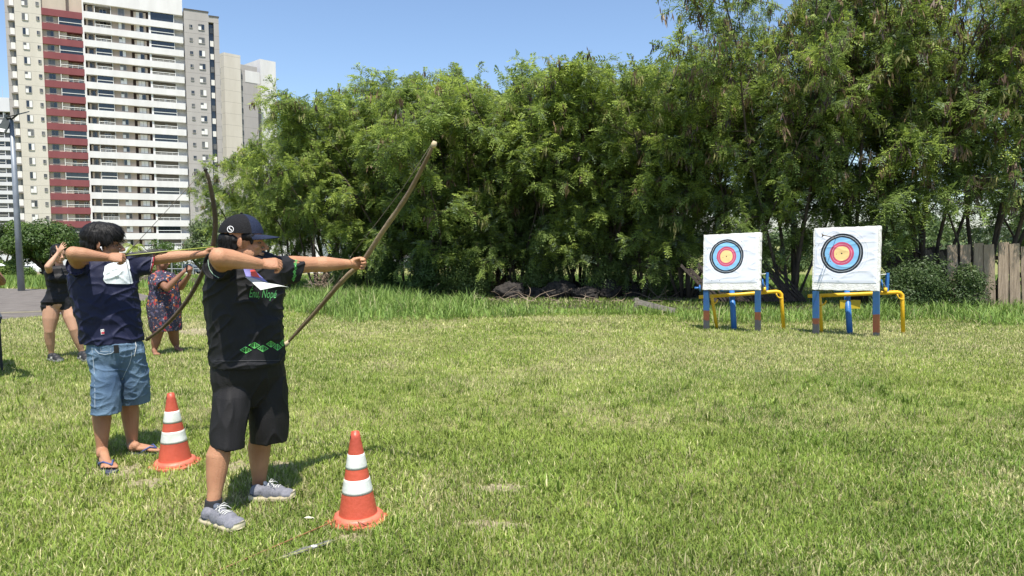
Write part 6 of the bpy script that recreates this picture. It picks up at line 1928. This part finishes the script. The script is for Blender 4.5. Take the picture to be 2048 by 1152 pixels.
def foot(B, an, heel, toe, s=1.0, big=1):
    """bare foot with five toes; big = +1 when the great toe is on the left of the walking direction seen from above"""
    an, heel, toe = Vector(an), Vector(heel), Vector(toe); d = (toe-heel).normalized(); sd = d.cross(UP).normalized()*-big
    L = (toe-heel).length
    B.ell(heel+d*0.035*s+UP*0.030*s, 0.040*s, 0.030*s, 0.030*s, (d,sd,UP))
    B.bone(an, 0.036*s, heel+d*0.05*s+UP*0.040*s, 0.034*s)
    B.bone(an+d*0.01, 0.034*s, heel+d*(L*0.62)+UP*0.026*s, 0.024*s, sd, 0.8)
    B.ell(heel+d*L*0.45+UP*0.022*s, L*0.28, 0.034*s, 0.022*s, (d,sd,UP)); B.ell(heel+d*L*0.70+UP*0.018*s, L*0.13, 0.044*s, 0.018*s, (d,sd,UP))
    for i in range(5):
        o = 0.034-0.0172*i; tl = (0.115,0.105,0.09,0.07,0.045)[i]
        b0 = heel+d*(L*0.74-0.004*i)+sd*o*s+UP*0.015*s; r_ = (0.0125,0.0088,0.0082,0.0078,0.0075)[i]*s
        B.bone(b0, r_*1.1, b0+d*(tl*0.55*s)+sd*0.002*i*-1+UP*-0.003, r_, n=8, capn=3)
hR, tR = G(201,924)+Vector((0,0,0.030)), G(224,950)+Vector((0,0,0.028)); hL, tL = G(257,911)+Vector((0,0,0.030)), G(322,909)+Vector((0,0,0.028))
foot(B, anR, hR, tR, 1.02, 1); foot(B, anL, hL, tL, 1.0, -1)
body2 = remeshed(B, "body", 0.0045, 2, m_skin2, man2)
eyes(W2, hf2, hl2, hu2, s, man2, m_hair)
B = MB(); F2 = (hf2,hl2,hu2)
B.ell(W2(-0.020,0,0.046), 0.110*s, 0.093*s, 0.092*s, F2); B.ell(W2(-0.070,0,0.006), 0.055*s, 0.075*s, 0.055*s, F2); B.ell(W2(0.022,0,0.064), 0.095*s, 0.084*s, 0.070*s, F2)
B.ell(W2(0.074,0,0.058), 0.030*s, 0.064*s, 0.034*s, F2)
for y in (-1,1):
    B.ell(W2(0.036,y*0.070,0.034), 0.034*s, 0.014*s, 0.034*s, F2); B.ell(W2(0.034,y*0.072,0.008), 0.012*s, 0.008*s, 0.022*s, F2); B.ell(W2(-0.048,y*0.066,-0.006), 0.030*s, 0.014*s, 0.040*s, F2)
hair2 = remeshed(B, "hair", 0.004, 1, m_hair, man2)
wrinkle(hair2, lambda v: 0.0035*noise.noise(Vector((v.x*45, v.y*45, v.z*16)))+0.002*noise.noise(Vector((v.x*120, v.y*120, v.z*40))))
th2 = bvh_of(hair2)
def hp2(rg):
    while True:
        d = Vector((rg.gauss(0,1), rg.gauss(0,1), rg.gauss(0.3,1))).normalized()
        h = th2.ray_cast(W2(-0.01,0,0.04)+d*0.4, -d)
        if h[0] is not None and h[1].dot(d) > 0:
            rel = h[0]-W2(0,0,0.11); rel = rel-h[1]*rel.dot(h[1])
            return h[0], h[1], (rel.normalized()*0.9+hf2*0.25-hu2*0.35).normalized()
hairs(man2, hp2, 1600, 0.055, 0.0016, m_hair, 9)
mb = MB(); e = W2(0.010,-0.083,-0.020); mb.ell(e, 0.0065, 0.005, 0.0065); mb.tube([e, e+hf2*0.009-hu2*0.020-hl2*0.002], 0.0026, 8)
o = mb.build("earbud", mat("white_plastic", (0.8,0.8,0.82), None, rough=0.3), None, True); tag(o, "white wireless earbud in the ear of the young man in navy", "earbud")

# navy shirt
B = MB()
sh = [ring(py, a, b, 4.97, f2, l2, r_) for py, a, b, r_ in ((512,184,228,1.2),(517,176,242,1.5),(524,168,256,1.7),(536,156,266,1.7),(552,149,268,1.55),(575,149,267,1.4),(605,154,271,1.3),(640,162,276,1.25),(668,168,280,1.25),(684,170,283,1.25))]
B.loft(hem(sh), 38)
sv0, sv1 = shR.lerp(elR, -0.2), P(151,530,4.74); d_ = (sv1-sv0).normalized(); u_ = d_.cross(UP).normalized(); w_ = u_.cross(d_)
B.loft(hem([(sv0, u_*0.072, w_*0.074), (sv0.lerp(sv1,0.5), u_*0.072, w_*0.074), (sv1, u_*0.064, w_*0.072)], 0.02, 0.9), 22)
B.bone(sh[2][0], 0.055, shL+Vector((0,0,-0.01)), 0.064); B.bone(sh[2][0], 0.055, shR+Vector((0.01,0.02,-0.01)), 0.062)
s0, s1 = P(255,532,5.05), P(305,526,5.14); d_ = (s1-s0).normalized(); u_ = d_.cross(UP).normalized(); w_ = u_.cross(d_)
B.loft(hem([(s0, u_*0.075, w_*0.098), (s0.lerp(s1,0.5), u_*0.070, w_*0.086), (s1, u_*0.064, w_*0.075+d_*0.024)], 0.03, 0.9), 26)
shirt2 = remeshed(B, "shirt", 0.0055, 3, m_navy, man2)
wrinkle(shirt2, cloth_fn(0.0115, 7.7, diag=0.6))
ts2 = bvh_of(shirt2)
# red cuff trim
mb = MB(); ring_ = [s1+u_*0.066*math.cos(t)+(w_*0.077+d_*0.024)*math.sin(t)-d_*0.004 for t in np.linspace(0, 2*math.pi, 29)]
mb.tube(ring_, 0.0036, 6); mb.build("cuff_trim", mat("red_trim", (0.45,0.04,0.06), None, rough=0.7), shirt2, True)
mb = MB(); mb.tube([p-d_*0.010 for p in ring_], 0.0022, 6); mb.build("cuff_piping", mat("pale_trim", (0.55,0.45,0.50), None), shirt2, True)
decal("hem_label", ts2, [[(201,659),(208,658),(209,668.5),(202.5,669.5)]], m_curt, shirt2, 0.002, 1.5)
decal("hem_emblem", ts2, [[(202.5,664),(208.6,663),(208.9,667.5),(203,668.2)]], mat("red_trim", (0.45,0.04,0.06), None), shirt2, 0.003, 1.5)
decal("hem_emblem", ts2, [[(203,660),(204.3,659.9),(204.4,662),(203.2,662.1)],[(206,659.6),(207.3,659.5),(207.4,661.5),(206.1,661.7)]], m_ndark, shirt2, 0.003, 1.5)
# white bib on the chest
bib = thing("number_bib", "blank white cloth bib pinned on the navy shirt of the farther archer", "bib", P(235,545,4.85))
bc = [(209,533),(216,528),(252,518),(257,519),(259,540),(265,566),(262,568),(230,568),(212,567),(207,560)]
pl = decal("cloth", ts2, [bc], mat("white_bib_cloth", (0.74,0.78,0.80), (0.66,0.71,0.74), 5, 0.6, 0.2, 30), bib, 0.006, 2.5)
# denim shorts
B = MB()
B.loft([ring(py, a, b, 4.96, f2, l2, 1.25) for py, a, b in ((672,188,270),(686,181,279),(698,181,282))]+[ring(722, 185, 284, 4.96, f2, l2, 1.55), ring(755, 198, 278, 4.96, f2, l2, 2.4)], 30)
B.loft(hem([ring(py, a, b, Yd, f2, l2, 1.05) for py, a, b, Yd in ((700,187,230,4.92),(718,186,232,4.90),(750,184,238,4.87),(790,184,241,4.85),(826,184,240,4.84))], 0.04, 0.92), 28)
B.loft(hem([ring(py, a, b, Yd, f2, l2, 1.05) for py, a, b, Yd in ((700,224,286,4.98),(718,226,289,5.0),(745,230,296,5.03),(780,232,299,5.05),(806,235,299,5.07))], 0.04, 0.92), 28)
shorts2 = remeshed(B, "denim_shorts", 0.0055, 3, m_denim, man2)
wrinkle(shorts2, lambda v: 0.0065*(ridge(v, 6, 6, 15, 3.3)+0.6*ridge(v, 14, 14, 8, 1.1)-0.5))
tj = bvh_of(shorts2)
m_stitch = mat("pale_stitching", (0.36,0.42,0.48), None, rough=0.8); m_dnavy = mat("dark_denim_seam", (0.05,0.09,0.16), None, rough=0.9)
for nm, pts in (("pocket_seam", ((189,690),(191,700),(198,707),(210,709),(222,707),(232,700))),("side_seam", ((184,695),(186,715),(189,745),(190,780),(190,815))),("fly_seam", ((262,694),(263,712),(259,728),(252,742),(244,760))),("coin_pocket", ((201,695),(201,703),(222,703),(222,696)))):
    q = [drop(tj, x, y, 0.001) for x, y in pts]; q = [p for p in q if p is not None]
    if len(q) > 1: mb = MB(); mb.tube(q, 0.0020, 5); mb.build(nm, m_stitch, shorts2)
mb = MB(); q = [drop(tj, x, y, 0.004) for x, y in ((269,682),(272,692),(270,703),(268,712))]; q = [p for p in q if p is not None]
if len(q) > 1: mb.tube(q, 0.0022, 5); mb.build("drawstring", m_lace, shorts2)
# phone in the pocket
a = drop(tj, 232, 698, 0.004)
if a is not None:
    mb = MB(); mb.box(a, (0.030,0.008,0.055), Matrix.Rotation(R(36), 3, 'Z')); o = mb.build("phone", m_black, None); tag(o, "black phone sticking out of the denim pocket", "phone")
# flip flops
m_flip = mat("blue_rubber", (0.055,0.075,0.20), None, rough=0.5); m_flipd = mat("dark_blue_sole", (0.03,0.035,0.07), (0.06,0.065,0.11), 20, 0.8)
def flipflop(heel, toe, label, big):
    d = (toe-heel).normalized(); sd = d.cross(UP).normalized(); L = (toe-heel).length+0.035; h0 = heel-d*0.01-Vector((0,0,0.018))
    t = thing("flip_flop", label, "flip flop", h0, 0, "blue flip flops")
    prof = [(0,0.014),(0.04,0.027),(0.15,0.034),(0.4,0.033),(0.6,0.041),(0.78,0.047),(0.9,0.042),(0.97,0.026),(1.0,0.008)]
    def outl(z): return [h0+d*L*t_+sd*w+UP*z for t_, w in prof]+[h0+d*L*t_-sd*w+UP*z for t_, w in prof[::-1]]
    n = len(prof)*2; vs = outl(-0.004)+outl(0.013); fs = [tuple(range(n)), tuple(range(n,2*n))[::-1]]+[(i,(i+1)%n,(i+1)%n+n,i+n) for i in range(n)]
    mb = MB(); mb.add(vs, fs); mb.build("sole", m_flipd, t)
    post = h0+d*L*0.80+sd*big*0.012+UP*0.030
    mb = MB()
    for sg in (-1, 1):
        mb.tube([h0+d*L*0.42+sd*sg*0.040+UP*0.012, h0+d*L*0.50+sd*sg*0.046+UP*0.034, h0+d*L*0.66+sd*sg*0.030+UP*0.058, post+UP*0.016, post], [0.006,0.006,0.006,0.0055,0.005], 8)
    mb.tube([post+UP*0.012, post-UP*0.02], 0.0045, 8); mb.build("strap", m_flip, t, True)
flipflop(hR, tR, "blue flip flop on the forward facing foot of the young man in denim shorts", -1)
flipflop(hL, tL, "blue flip flop half hidden by the cone, on the rear foot", 1)
# dark bow
m_bowd = mat("dark_bow_wood", (0.055,0.035,0.022), (0.10,0.065,0.04), 5, 0.55, 0.4, 60)
bow2 = thing("bow", "short dark curved wooden bow drawn by the young man in navy", "bow", bpts2[5])
bent_rod("stave", m_bowd, bow2, bpts2, [0.010,0.013,0.016,0.0185,0.0195,0.020,0.0185,0.017,0.015,0.012], 12, 6, 5, 0.15)
mb = MB(); mb.tube([bpts2[0]+Vector((-0.005,0,0.012)), bpts2[0]+Vector((0.006,0,-0.012))], [0.006,0.018], 8); mb.tube([bpts2[-1]+Vector((-0.008,0,-0.006)), bpts2[-1]+Vector((0.012,0,0.008))], [0.010,0.017], 8); mb.build("nock", mat("black_wrap", (0.02,0.016,0.014), None, rough=0.7), bow2, True)
nk = P(250,511,4.83)
mb = MB(); mb.tube([bpts2[0]+Vector((0.0,0,0.0)), P(330,425,5.01), nk], 0.0022, 6); mb.tube([nk, P(268,590,5.25), bpts2[-1]], 0.0022, 6); mb.build("string", m_string, bow2, True)
mb = MB(); mb.tube([bpts2[5]+Vector((-0.025,-0.005,0.015)), bpts2[5]+Vector((-0.05,-0.01,-0.02)), bpts2[5]+Vector((-0.045,-0.01,-0.06)), bpts2[5]+Vector((-0.03,0,-0.09))], 0.0025, 6); mb.build("cord_loop", mat("red_cord", (0.30,0.06,0.05), None, rough=0.8), bow2, True)
arrow("arrow", "yellow green cane arrow nocked on the dark bow with long dark feathers", P(462,490,5.50), nk, 0.0034, 0.30, 0.032, mat("yellow_green_cane", (0.42,0.46,0.08), (0.34,0.37,0.07), 8, 0.4), m_fletch)

# ---------------------------------------------------------------- young woman in black
f3, l3 = frame(R(28)); Y3 = 9.6
girl = thing("person", "young woman in short black outfit shading her eyes with one hand", "person", (P(122,600,Y3).x, Y3, gz(Y3)))
B = MB(); s = 1.02
W3, hf3, hl3, hu3 = head(B, P(117,508,Y3), (0.80,-0.50,-0.15), UP, s, P(120,536,Y3+0.02), 0.046)
shR, elR, wrR = P(99,543,Y3-0.06), P(96,533,Y3-0.32), P(116,507,Y3-0.22)
shL, elL, wrL = P(141,544,Y3+0.12), P(147,585,Y3+0.15), P(152,613,Y3+0.06)
arm(B, shR, elR, wrR, (0.046,0.042,0.040,0.025)); arm(B, shL, elL, wrL, (0.043,0.036,0.036,0.023))
hand(B, wrR, (0.50,0.0,0.70), (-0.25,-0.95,0.15), (-0.75,0.1,0.6), 0.98, curl=(0.12,0.2,0.15), thumb=(0.35,0.9,0.0), spread=0.16, tcurl=0.1)
hand(B, wrL, (0.05,-0.1,-1), (0.8,0.3,0), (0.2,-0.9,0), 0.9, curl=(0.35,0.45,0.3), spread=0.03)
B.bone(P(120,556,Y3), 0.09, P(120,606,Y3), 0.12, l3, 0.7)
B.bone(shR, 0.045, shL, 0.045); B.ell(P(119,606,Y3), 0.15, 0.11, 0.09, (l3,f3,UP)); B.bone(P(120,536,Y3+0.02), 0.05, P(120,556,Y3), 0.09)
leg(B, P(103,612,Y3-0.03), P(99,662,Y3-0.08), P(103,709,Y3-0.02), -f3*0.6+Vector((-0.5,0,0)), (0.108,0.066,0.066,0.034)); leg(B, P(137,612,Y3+0.05), P(148,658,Y3-0.02), P(165,707,Y3+0.05), -f3*0.5, (0.108,0.066,0.066,0.034))
remeshed(B, "body", 0.008, 2, m_skin3, girl)
eyes(W3, hf3, hl3, hu3, s, girl, m_hair)
B = MB(); F3 = (hf3,hl3,hu3); B.ell(W3(-0.022,0,0.045), 0.100*s, 0.088*s, 0.088*s, F3); B.ell(W3(-0.075,0,-0.03), 0.050*s, 0.075*s, 0.075*s, F3); B.ell(W3(-0.10,-0.01,-0.11), 0.045*s, 0.065*s, 0.09*s, F3)
for y in (-1,1): B.ell(W3(0.01,y*0.07,0.02), 0.05*s, 0.02*s, 0.04*s, F3)
hg = remeshed(B, "hair", 0.007, 1, m_hair, girl); wrinkle(hg, lambda v: 0.006*noise.noise(Vector((v.x*60, v.y*60, v.z*20))))
B = MB()
B.loft(hem([ring(py, a, b, Y3, f3, l3, r_) for py, a, b, r_ in ((531,108,132,1.3),(536,97,144,1.7),(545,93,147,1.7),(558,95,143,1.5),(575,98,141,1.45),(588,96,141,1.4),(596,91,144,1.4),(603,87,147,1.6),(612,90,146,2.4))][:], 0.01, 0.95), 34)
B.ell(P(122,556,Y3)+f3*0.08, 0.15, 0.06, 0.07, (l3,f3,UP))
B.loft(hem([ring(py, a, b, Y3-0.02, f3, l3, 1.05) for py, a, b in ((596,90,122),(604,85,122),(613,83,121),(623,85,119))], 0.03, 0.93), 24)
B.loft(hem([ring(py, a, b, Y3+0.04, f3, l3, 1.05) for py, a, b in ((595,112,147),(603,114,151),(611,118,153),(619,120,155))], 0.03, 0.93), 24)
B.bone(P(112,540,Y3), 0.045, shR+Vector((0.0,0.03,0.0)), 0.052); B.bone(P(130,540,Y3+.05), 0.045, shL, 0.05)
m_blackg = mat("black_stretch_cloth", (0.007,0.007,0.0085), (0.010,0.010,0.012), 8, 0.6, 0.15, 150, spec=0.3)
og = remeshed(B, "black_outfit", 0.008, 2, m_blackg, girl); wrinkle(og, cloth_fn(0.006, 1.4))
m_shb = mat("black_trainer", (0.015,0.015,0.017), None, rough=0.6)
for (hp, tp) in ((G(99,721), G(123,725)), (G(161,718), G(180,724))):
    shoe(girl, hp+LIFT*0.3, tp+LIFT*0.3, m_shb, mat("dark_sole", (0.25,0.25,0.25), None), 1.0, False, stripes=True)

# ---------------------------------------------------------------- woman in floral dress
f4, l4 = frame(R(52)); Y4 = 10.0
wom = thing("person", "barefoot woman in a dark floral dress holding up a phone with both hands", "person", (P(330,600,Y4).x, Y4, gz(Y4)))
B = MB(); s = 1.0
W4, hf4, hl4, hu4 = head(B, P(323,522,Y4), (0.93,0.1,-0.1), UP, s, P(322,546,Y4+0.02), 0.052)
shR, elR, wrR = P(311,556,Y4-0.10), P(334,576,Y4-0.28), P(366,545,Y4-0.20)
shL, elL, wrL = P(342,556,Y4+0.14), P(362,574,Y4+0.10), P(379,549,Y4-0.02)
arm(B, shR, elR, wrR, (0.058,0.050,0.046,0.027)); arm(B, shL, elL, wrL, (0.058,0.050,0.046,0.027))
hand(B, wrR, (0.72,0.15,0.62), (-0.4,-0.8,0.4), (-0.5,0.2,0.8), 0.95, curl=(0.5,0.7,0.5), thumb=(0.8,0.5,-0.2)); hand(B, wrL, (0.25,-0.1,0.95), (0.9,-0.3,-0.2), (-0.3,-0.6,0.4), 0.95, curl=(0.6,0.8,0.5))
B.bone(P(325,566,Y4), 0.12, P(329,640,Y4), 0.14, l4, 0.8); B.bone(shR, 0.055, shL, 0.055); B.bone(P(322,546,Y4+0.02), 0.055, P(325,566,Y4), 0.10)
leg(B, P(318,635,Y4-0.03), P(315,668,Y4-0.05), P(309,702,Y4-0.05), -f4, (0.11,0.076,0.070,0.036)); leg(B, P(342,635,Y4+0.12), P(347,666,Y4+0.18), P(354,697,Y4+0.25), -f4, (0.11,0.074,0.070,0.036))
foot(B, P(309,702,Y4-0.05), G(307,709)+Vector((0,0,0.02)), G(315,714)+Vector((0,0,0.02)), 0.95, 1); foot(B, P(354,697,Y4+0.25), G(351,703)+Vector((0,0,0.02)), G(366,705)+Vector((0,0,0.02)), 0.95, -1)
remeshed(B, "body", 0.008, 2, m_skin4, wom)
eyes(W4, hf4, hl4, hu4, s, wom, m_hair)
B = MB(); F4 = (hf4,hl4,hu4); B.ell(W4(-0.022,0,0.042), 0.100*s, 0.086*s, 0.090*s, F4); B.ell(W4(-0.075,0,-0.01), 0.045*s, 0.070*s, 0.055*s, F4); B.ell(W4(-0.115,0,-0.04), 0.040*s, 0.045*s, 0.045*s, F4)
remeshed(B, "hair", 0.007, 1, m_hair, wom)
def floral():
    m = bpy.data.materials.new("floral_print"); m.use_nodes = True; N = m.node_tree.nodes; L = m.node_tree.links; b = N["Principled BSDF"]; b.inputs["Roughness"].default_value = 0.75
    tc = N.new("ShaderNodeTexCoord")
    def vor(sc, off, thr, col, prev, distort=0.06, rnd=None):
        mp = N.new("ShaderNodeMapping"); mp.inputs["Location"].default_value = off; L.new(tc.outputs["Object"], mp.inputs[0])
        nz = N.new("ShaderNodeTexNoise"); nz.inputs["Scale"].default_value = 22; L.new(mp.outputs[0], nz.inputs["Vector"])
        ma = N.new("ShaderNodeVectorMath"); ma.operation = 'MULTIPLY_ADD'; ma.inputs[1].default_value = (distort,)*3; L.new(nz.outputs["Color"], ma.inputs[0]); L.new(mp.outputs[0], ma.inputs[2])
        v = N.new("ShaderNodeTexVoronoi"); v.inputs["Scale"].default_value = sc; L.new(ma.outputs[0], v.inputs["Vector"])
        lt = N.new("ShaderNodeMath"); lt.operation = 'LESS_THAN'; lt.inputs[1].default_value = thr; L.new(v.outputs["Distance"], lt.inputs[0])
        mx = N.new("ShaderNodeMix"); mx.data_type = 'RGBA'; L.new(lt.outputs[0], mx.inputs[0]); L.new(prev, mx.inputs[6]) if prev is not None else None
        if prev is None: mx.inputs[6].default_value = (0.022,0.022,0.05,1)
        if col == 'v':
            rp = N.new("ShaderNodeValToRGB"); rp.color_ramp.interpolation = 'CONSTANT'; e = rp.color_ramp.elements
            e[0].color = (0.30,0.025,0.03,1); e[1].position = 0.35; e[1].color = (0.42,0.12,0.03,1); x = e.new(0.55); x.color = (0.10,0.09,0.16,1); x = e.new(0.8); x.color = (0.35,0.05,0.08,1)
            sp = N.new("ShaderNodeSeparateColor"); L.new(v.outputs["Color"], sp.inputs[0]); L.new(sp.outputs[0], rp.inputs[0]); L.new(rp.outputs[0], mx.inputs[7])
        else: mx.inputs[7].default_value = (*col,1)
        return mx.outputs[2]
    c = vor(17, (0,0,0), 0.36, 'v', None); c = vor(27, (3,1,2), 0.28, (0.11,0.10,0.14), c); c = vor(34, (5,2,7), 0.20, (0.36,0.13,0.04), c, 0.09); c = vor(16, (8,8,1), 0.13, (0.50,0.48,0.47), c, 0.02)
    L.new(c, b.inputs["Base Color"]); return m
B = MB()
B.loft(hem([ring(py, a, b, Y4, f4, l4, r_) for py, a, b, r_ in ((541,315,331,1.2),(546,309,341,1.5),(553,303,349,1.55),(565,301,354,1.4),(580,303,356,1.3),(595,300,357,1.25),(612,297,358,1.25),(630,299,359,1.25),(648,302,360,1.25),(661,305,360,1.25))], 0.05, 0.95), 34)
for (a, b, r0, r1) in ((shR, P(326,572,Y4-0.22), 0.078, 0.092), (shL, P(355,569,Y4+0.12), 0.075, 0.085)):
    d_ = (b-a).normalized(); u_ = d_.cross(UP).normalized(); w_ = u_.cross(d_); B.loft(hem([(a-d_*0.05, u_*r0*0.8, w_*r0*0.8), (a, u_*r0, w_*r0), (b, u_*r1, w_*r1)], 0.03, 0.88), 22)
dr = remeshed(B, "floral_dress", 0.008, 3, floral(), wom); wrinkle(dr, cloth_fn(0.010, 3.0, vert=True))
mb = MB(); c = P(374,537,Y4-0.16); mb.box(c, (0.02,0.12,0.10), Matrix.Rotation(R(20), 3, 'Z')); o = mb.build("phone", m_black, None); tag(o, "phone held up by the woman in the floral dress", "phone")

# ---------------------------------------------------------------- person cut by the left edge, and the table
Y5 = 8.0; f5, l5 = frame(R(20)); gx = P(-52,600,Y5).x
per = thing("person", "person at the left edge of whom only a bent brown elbow shows, holding papers", "person", (gx, Y5, gz(Y5)))
def L5(x, y, z): return Vector((gx, Y5, gz(Y5)))+Vector((x, y, z))
B = MB(); s = 1.0
W5, hf5, hl5, hu5 = head(B, L5(0.0,0,1.56), (0.6,-0.7,-0.3), UP, s, L5(0,0.02,1.40), 0.052)
elb = P(2,563,Y5-0.05); wr5 = P(-9,546,Y5-0.25)
arm(B, L5(0.16,0.02,1.35), elb, wr5, (0.052,0.050,0.046,0.027)); arm(B, L5(-0.17,0.02,1.35), L5(-0.26,-0.05,1.08), L5(-0.08,-0.25,1.12), (0.052,0.044,0.042,0.026))
hand(B, wr5, (-0.2,-0.5,0.75), (0.9,-0.2,0.2), (0.2,-0.6,0.2), 0.95, curl=(0.6,0.6,0.4)); hand(B, L5(-0.08,-0.25,1.12), (0.8,-0.3,0.2), (-0.2,-0.8,0.1), (0,0,1), 0.95, curl=(0.5,0.6,0.4))
B.bone(L5(0,0,1.30), 0.12, L5(0,0,0.95), 0.13, l5, 0.75); B.bone(L5(-0.16,0,1.36), 0.055, L5(0.16,0,1.36), 0.055); B.bone(L5(0,0.02,1.40), 0.055, L5(0,0,1.28), 0.10)
leg(B, L5(-0.09,0,0.88), L5(-0.10,-0.01,0.48), L5(-0.10,0.02,0.09), -f5); leg(B, L5(0.09,0,0.88), L5(0.10,-0.01,0.48), L5(0.10,0.02,0.09), -f5)
remeshed(B, "body", 0.009, 2, m_skin4, per)
B = MB(); B.ell(W5(-0.02,0,0.045), 0.10, 0.088, 0.09, (hf5,hl5,hu5)); B.ell(W5(-0.07,0,-0.02), 0.05, 0.07, 0.06, (hf5,hl5,hu5)); B.build("hair", m_hair, per, True)
B = MB(); F5 = [(L5(0,0,z), l5*a, f5*b) for z, a, b in ((1.42,0.06,0.06),(1.38,0.18,0.10),(1.25,0.20,0.125),(1.05,0.18,0.125),(0.92,0.19,0.13))]; B.loft(hem(F5), 24); remeshed(B, "shirt", 0.01, 2, m_shorts, per)
B = MB()
for sx_ in (-0.1, 0.1): B.loft([(L5(sx_*0.9,0,0.95), l5*0.11, f5*0.12), (L5(sx_,-0.01,0.5), l5*0.085, f5*0.09), (L5(sx_,0.01,0.07), l5*0.07, f5*0.075)], 18)
remeshed(B, "trousers", 0.01, 2, m_dnavy, per)
for sx_ in (-0.1, 0.1): shoe(per, L5(sx_,0.06,0.005), L5(sx_+0.06,-0.21,0.005), m_shb, m_midsole, 1.0, False)
ps_ = thing("paper_sheet", "white papers held at the left edge of the picture", "paper", P(2,537,Y5-0.3))
sheet_between("sheet", ((-40,531,Y5-0.32),(3,527,Y5-0.30),(11,531,Y5-0.42),(-34,541,Y5-0.5)), m_paper, ps_, 0.01)
Yt = G(5,742).y; m_plast = mat("black_plastic", (0.022,0.023,0.026), (0.03,0.031,0.035), 10, 0.45)
tb = thing("plastic_table", "black plastic table at the left edge, only its near corner leg in view", "table", (P(-50,600,Yt).x, Yt+0.35, gz(Yt)))
tx = P(4,742,Yt).x; zt_ = P(4,633,Yt).z
RT = Matrix.Rotation(R(38), 3, 'Z')
def tq(x, y, z): v = RT @ Vector((x, y, 0)); return Vector((tx+v.x, Yt+v.y, z))
for (x, y) in ((0,0), (-0.82,0), (0,0.72), (-0.82,0.72)):
    mb = MB(); g0 = gz((RT @ Vector((x, y, 0))).y+Yt)
    mb.add([tq(x-0.012,y-0.012,g0),tq(x+0.014,y-0.012,g0),tq(x+0.014,y+0.014,g0),tq(x-0.012,y+0.014,g0),tq(x-0.05,y-0.03,zt_-0.04),tq(x+0.008,y-0.03,zt_-0.04),tq(x+0.008,y+0.045,zt_-0.04),tq(x-0.05,y+0.045,zt_-0.04)], [(3,2,1,0),(4,5,6,7),(0,1,5,4),(1,2,6,5),(2,3,7,6),(3,0,4,7)])
    mb.build("leg", m_plast, tb)
mb = MB(); mb.box(tq(-0.41,0.36,zt_-0.015), (0.88,0.80,0.03), RT); mb.box(tq(-0.41,-0.03,zt_-0.055), (0.86,0.012,0.06), RT); mb.build("tabletop", m_plast, tb)
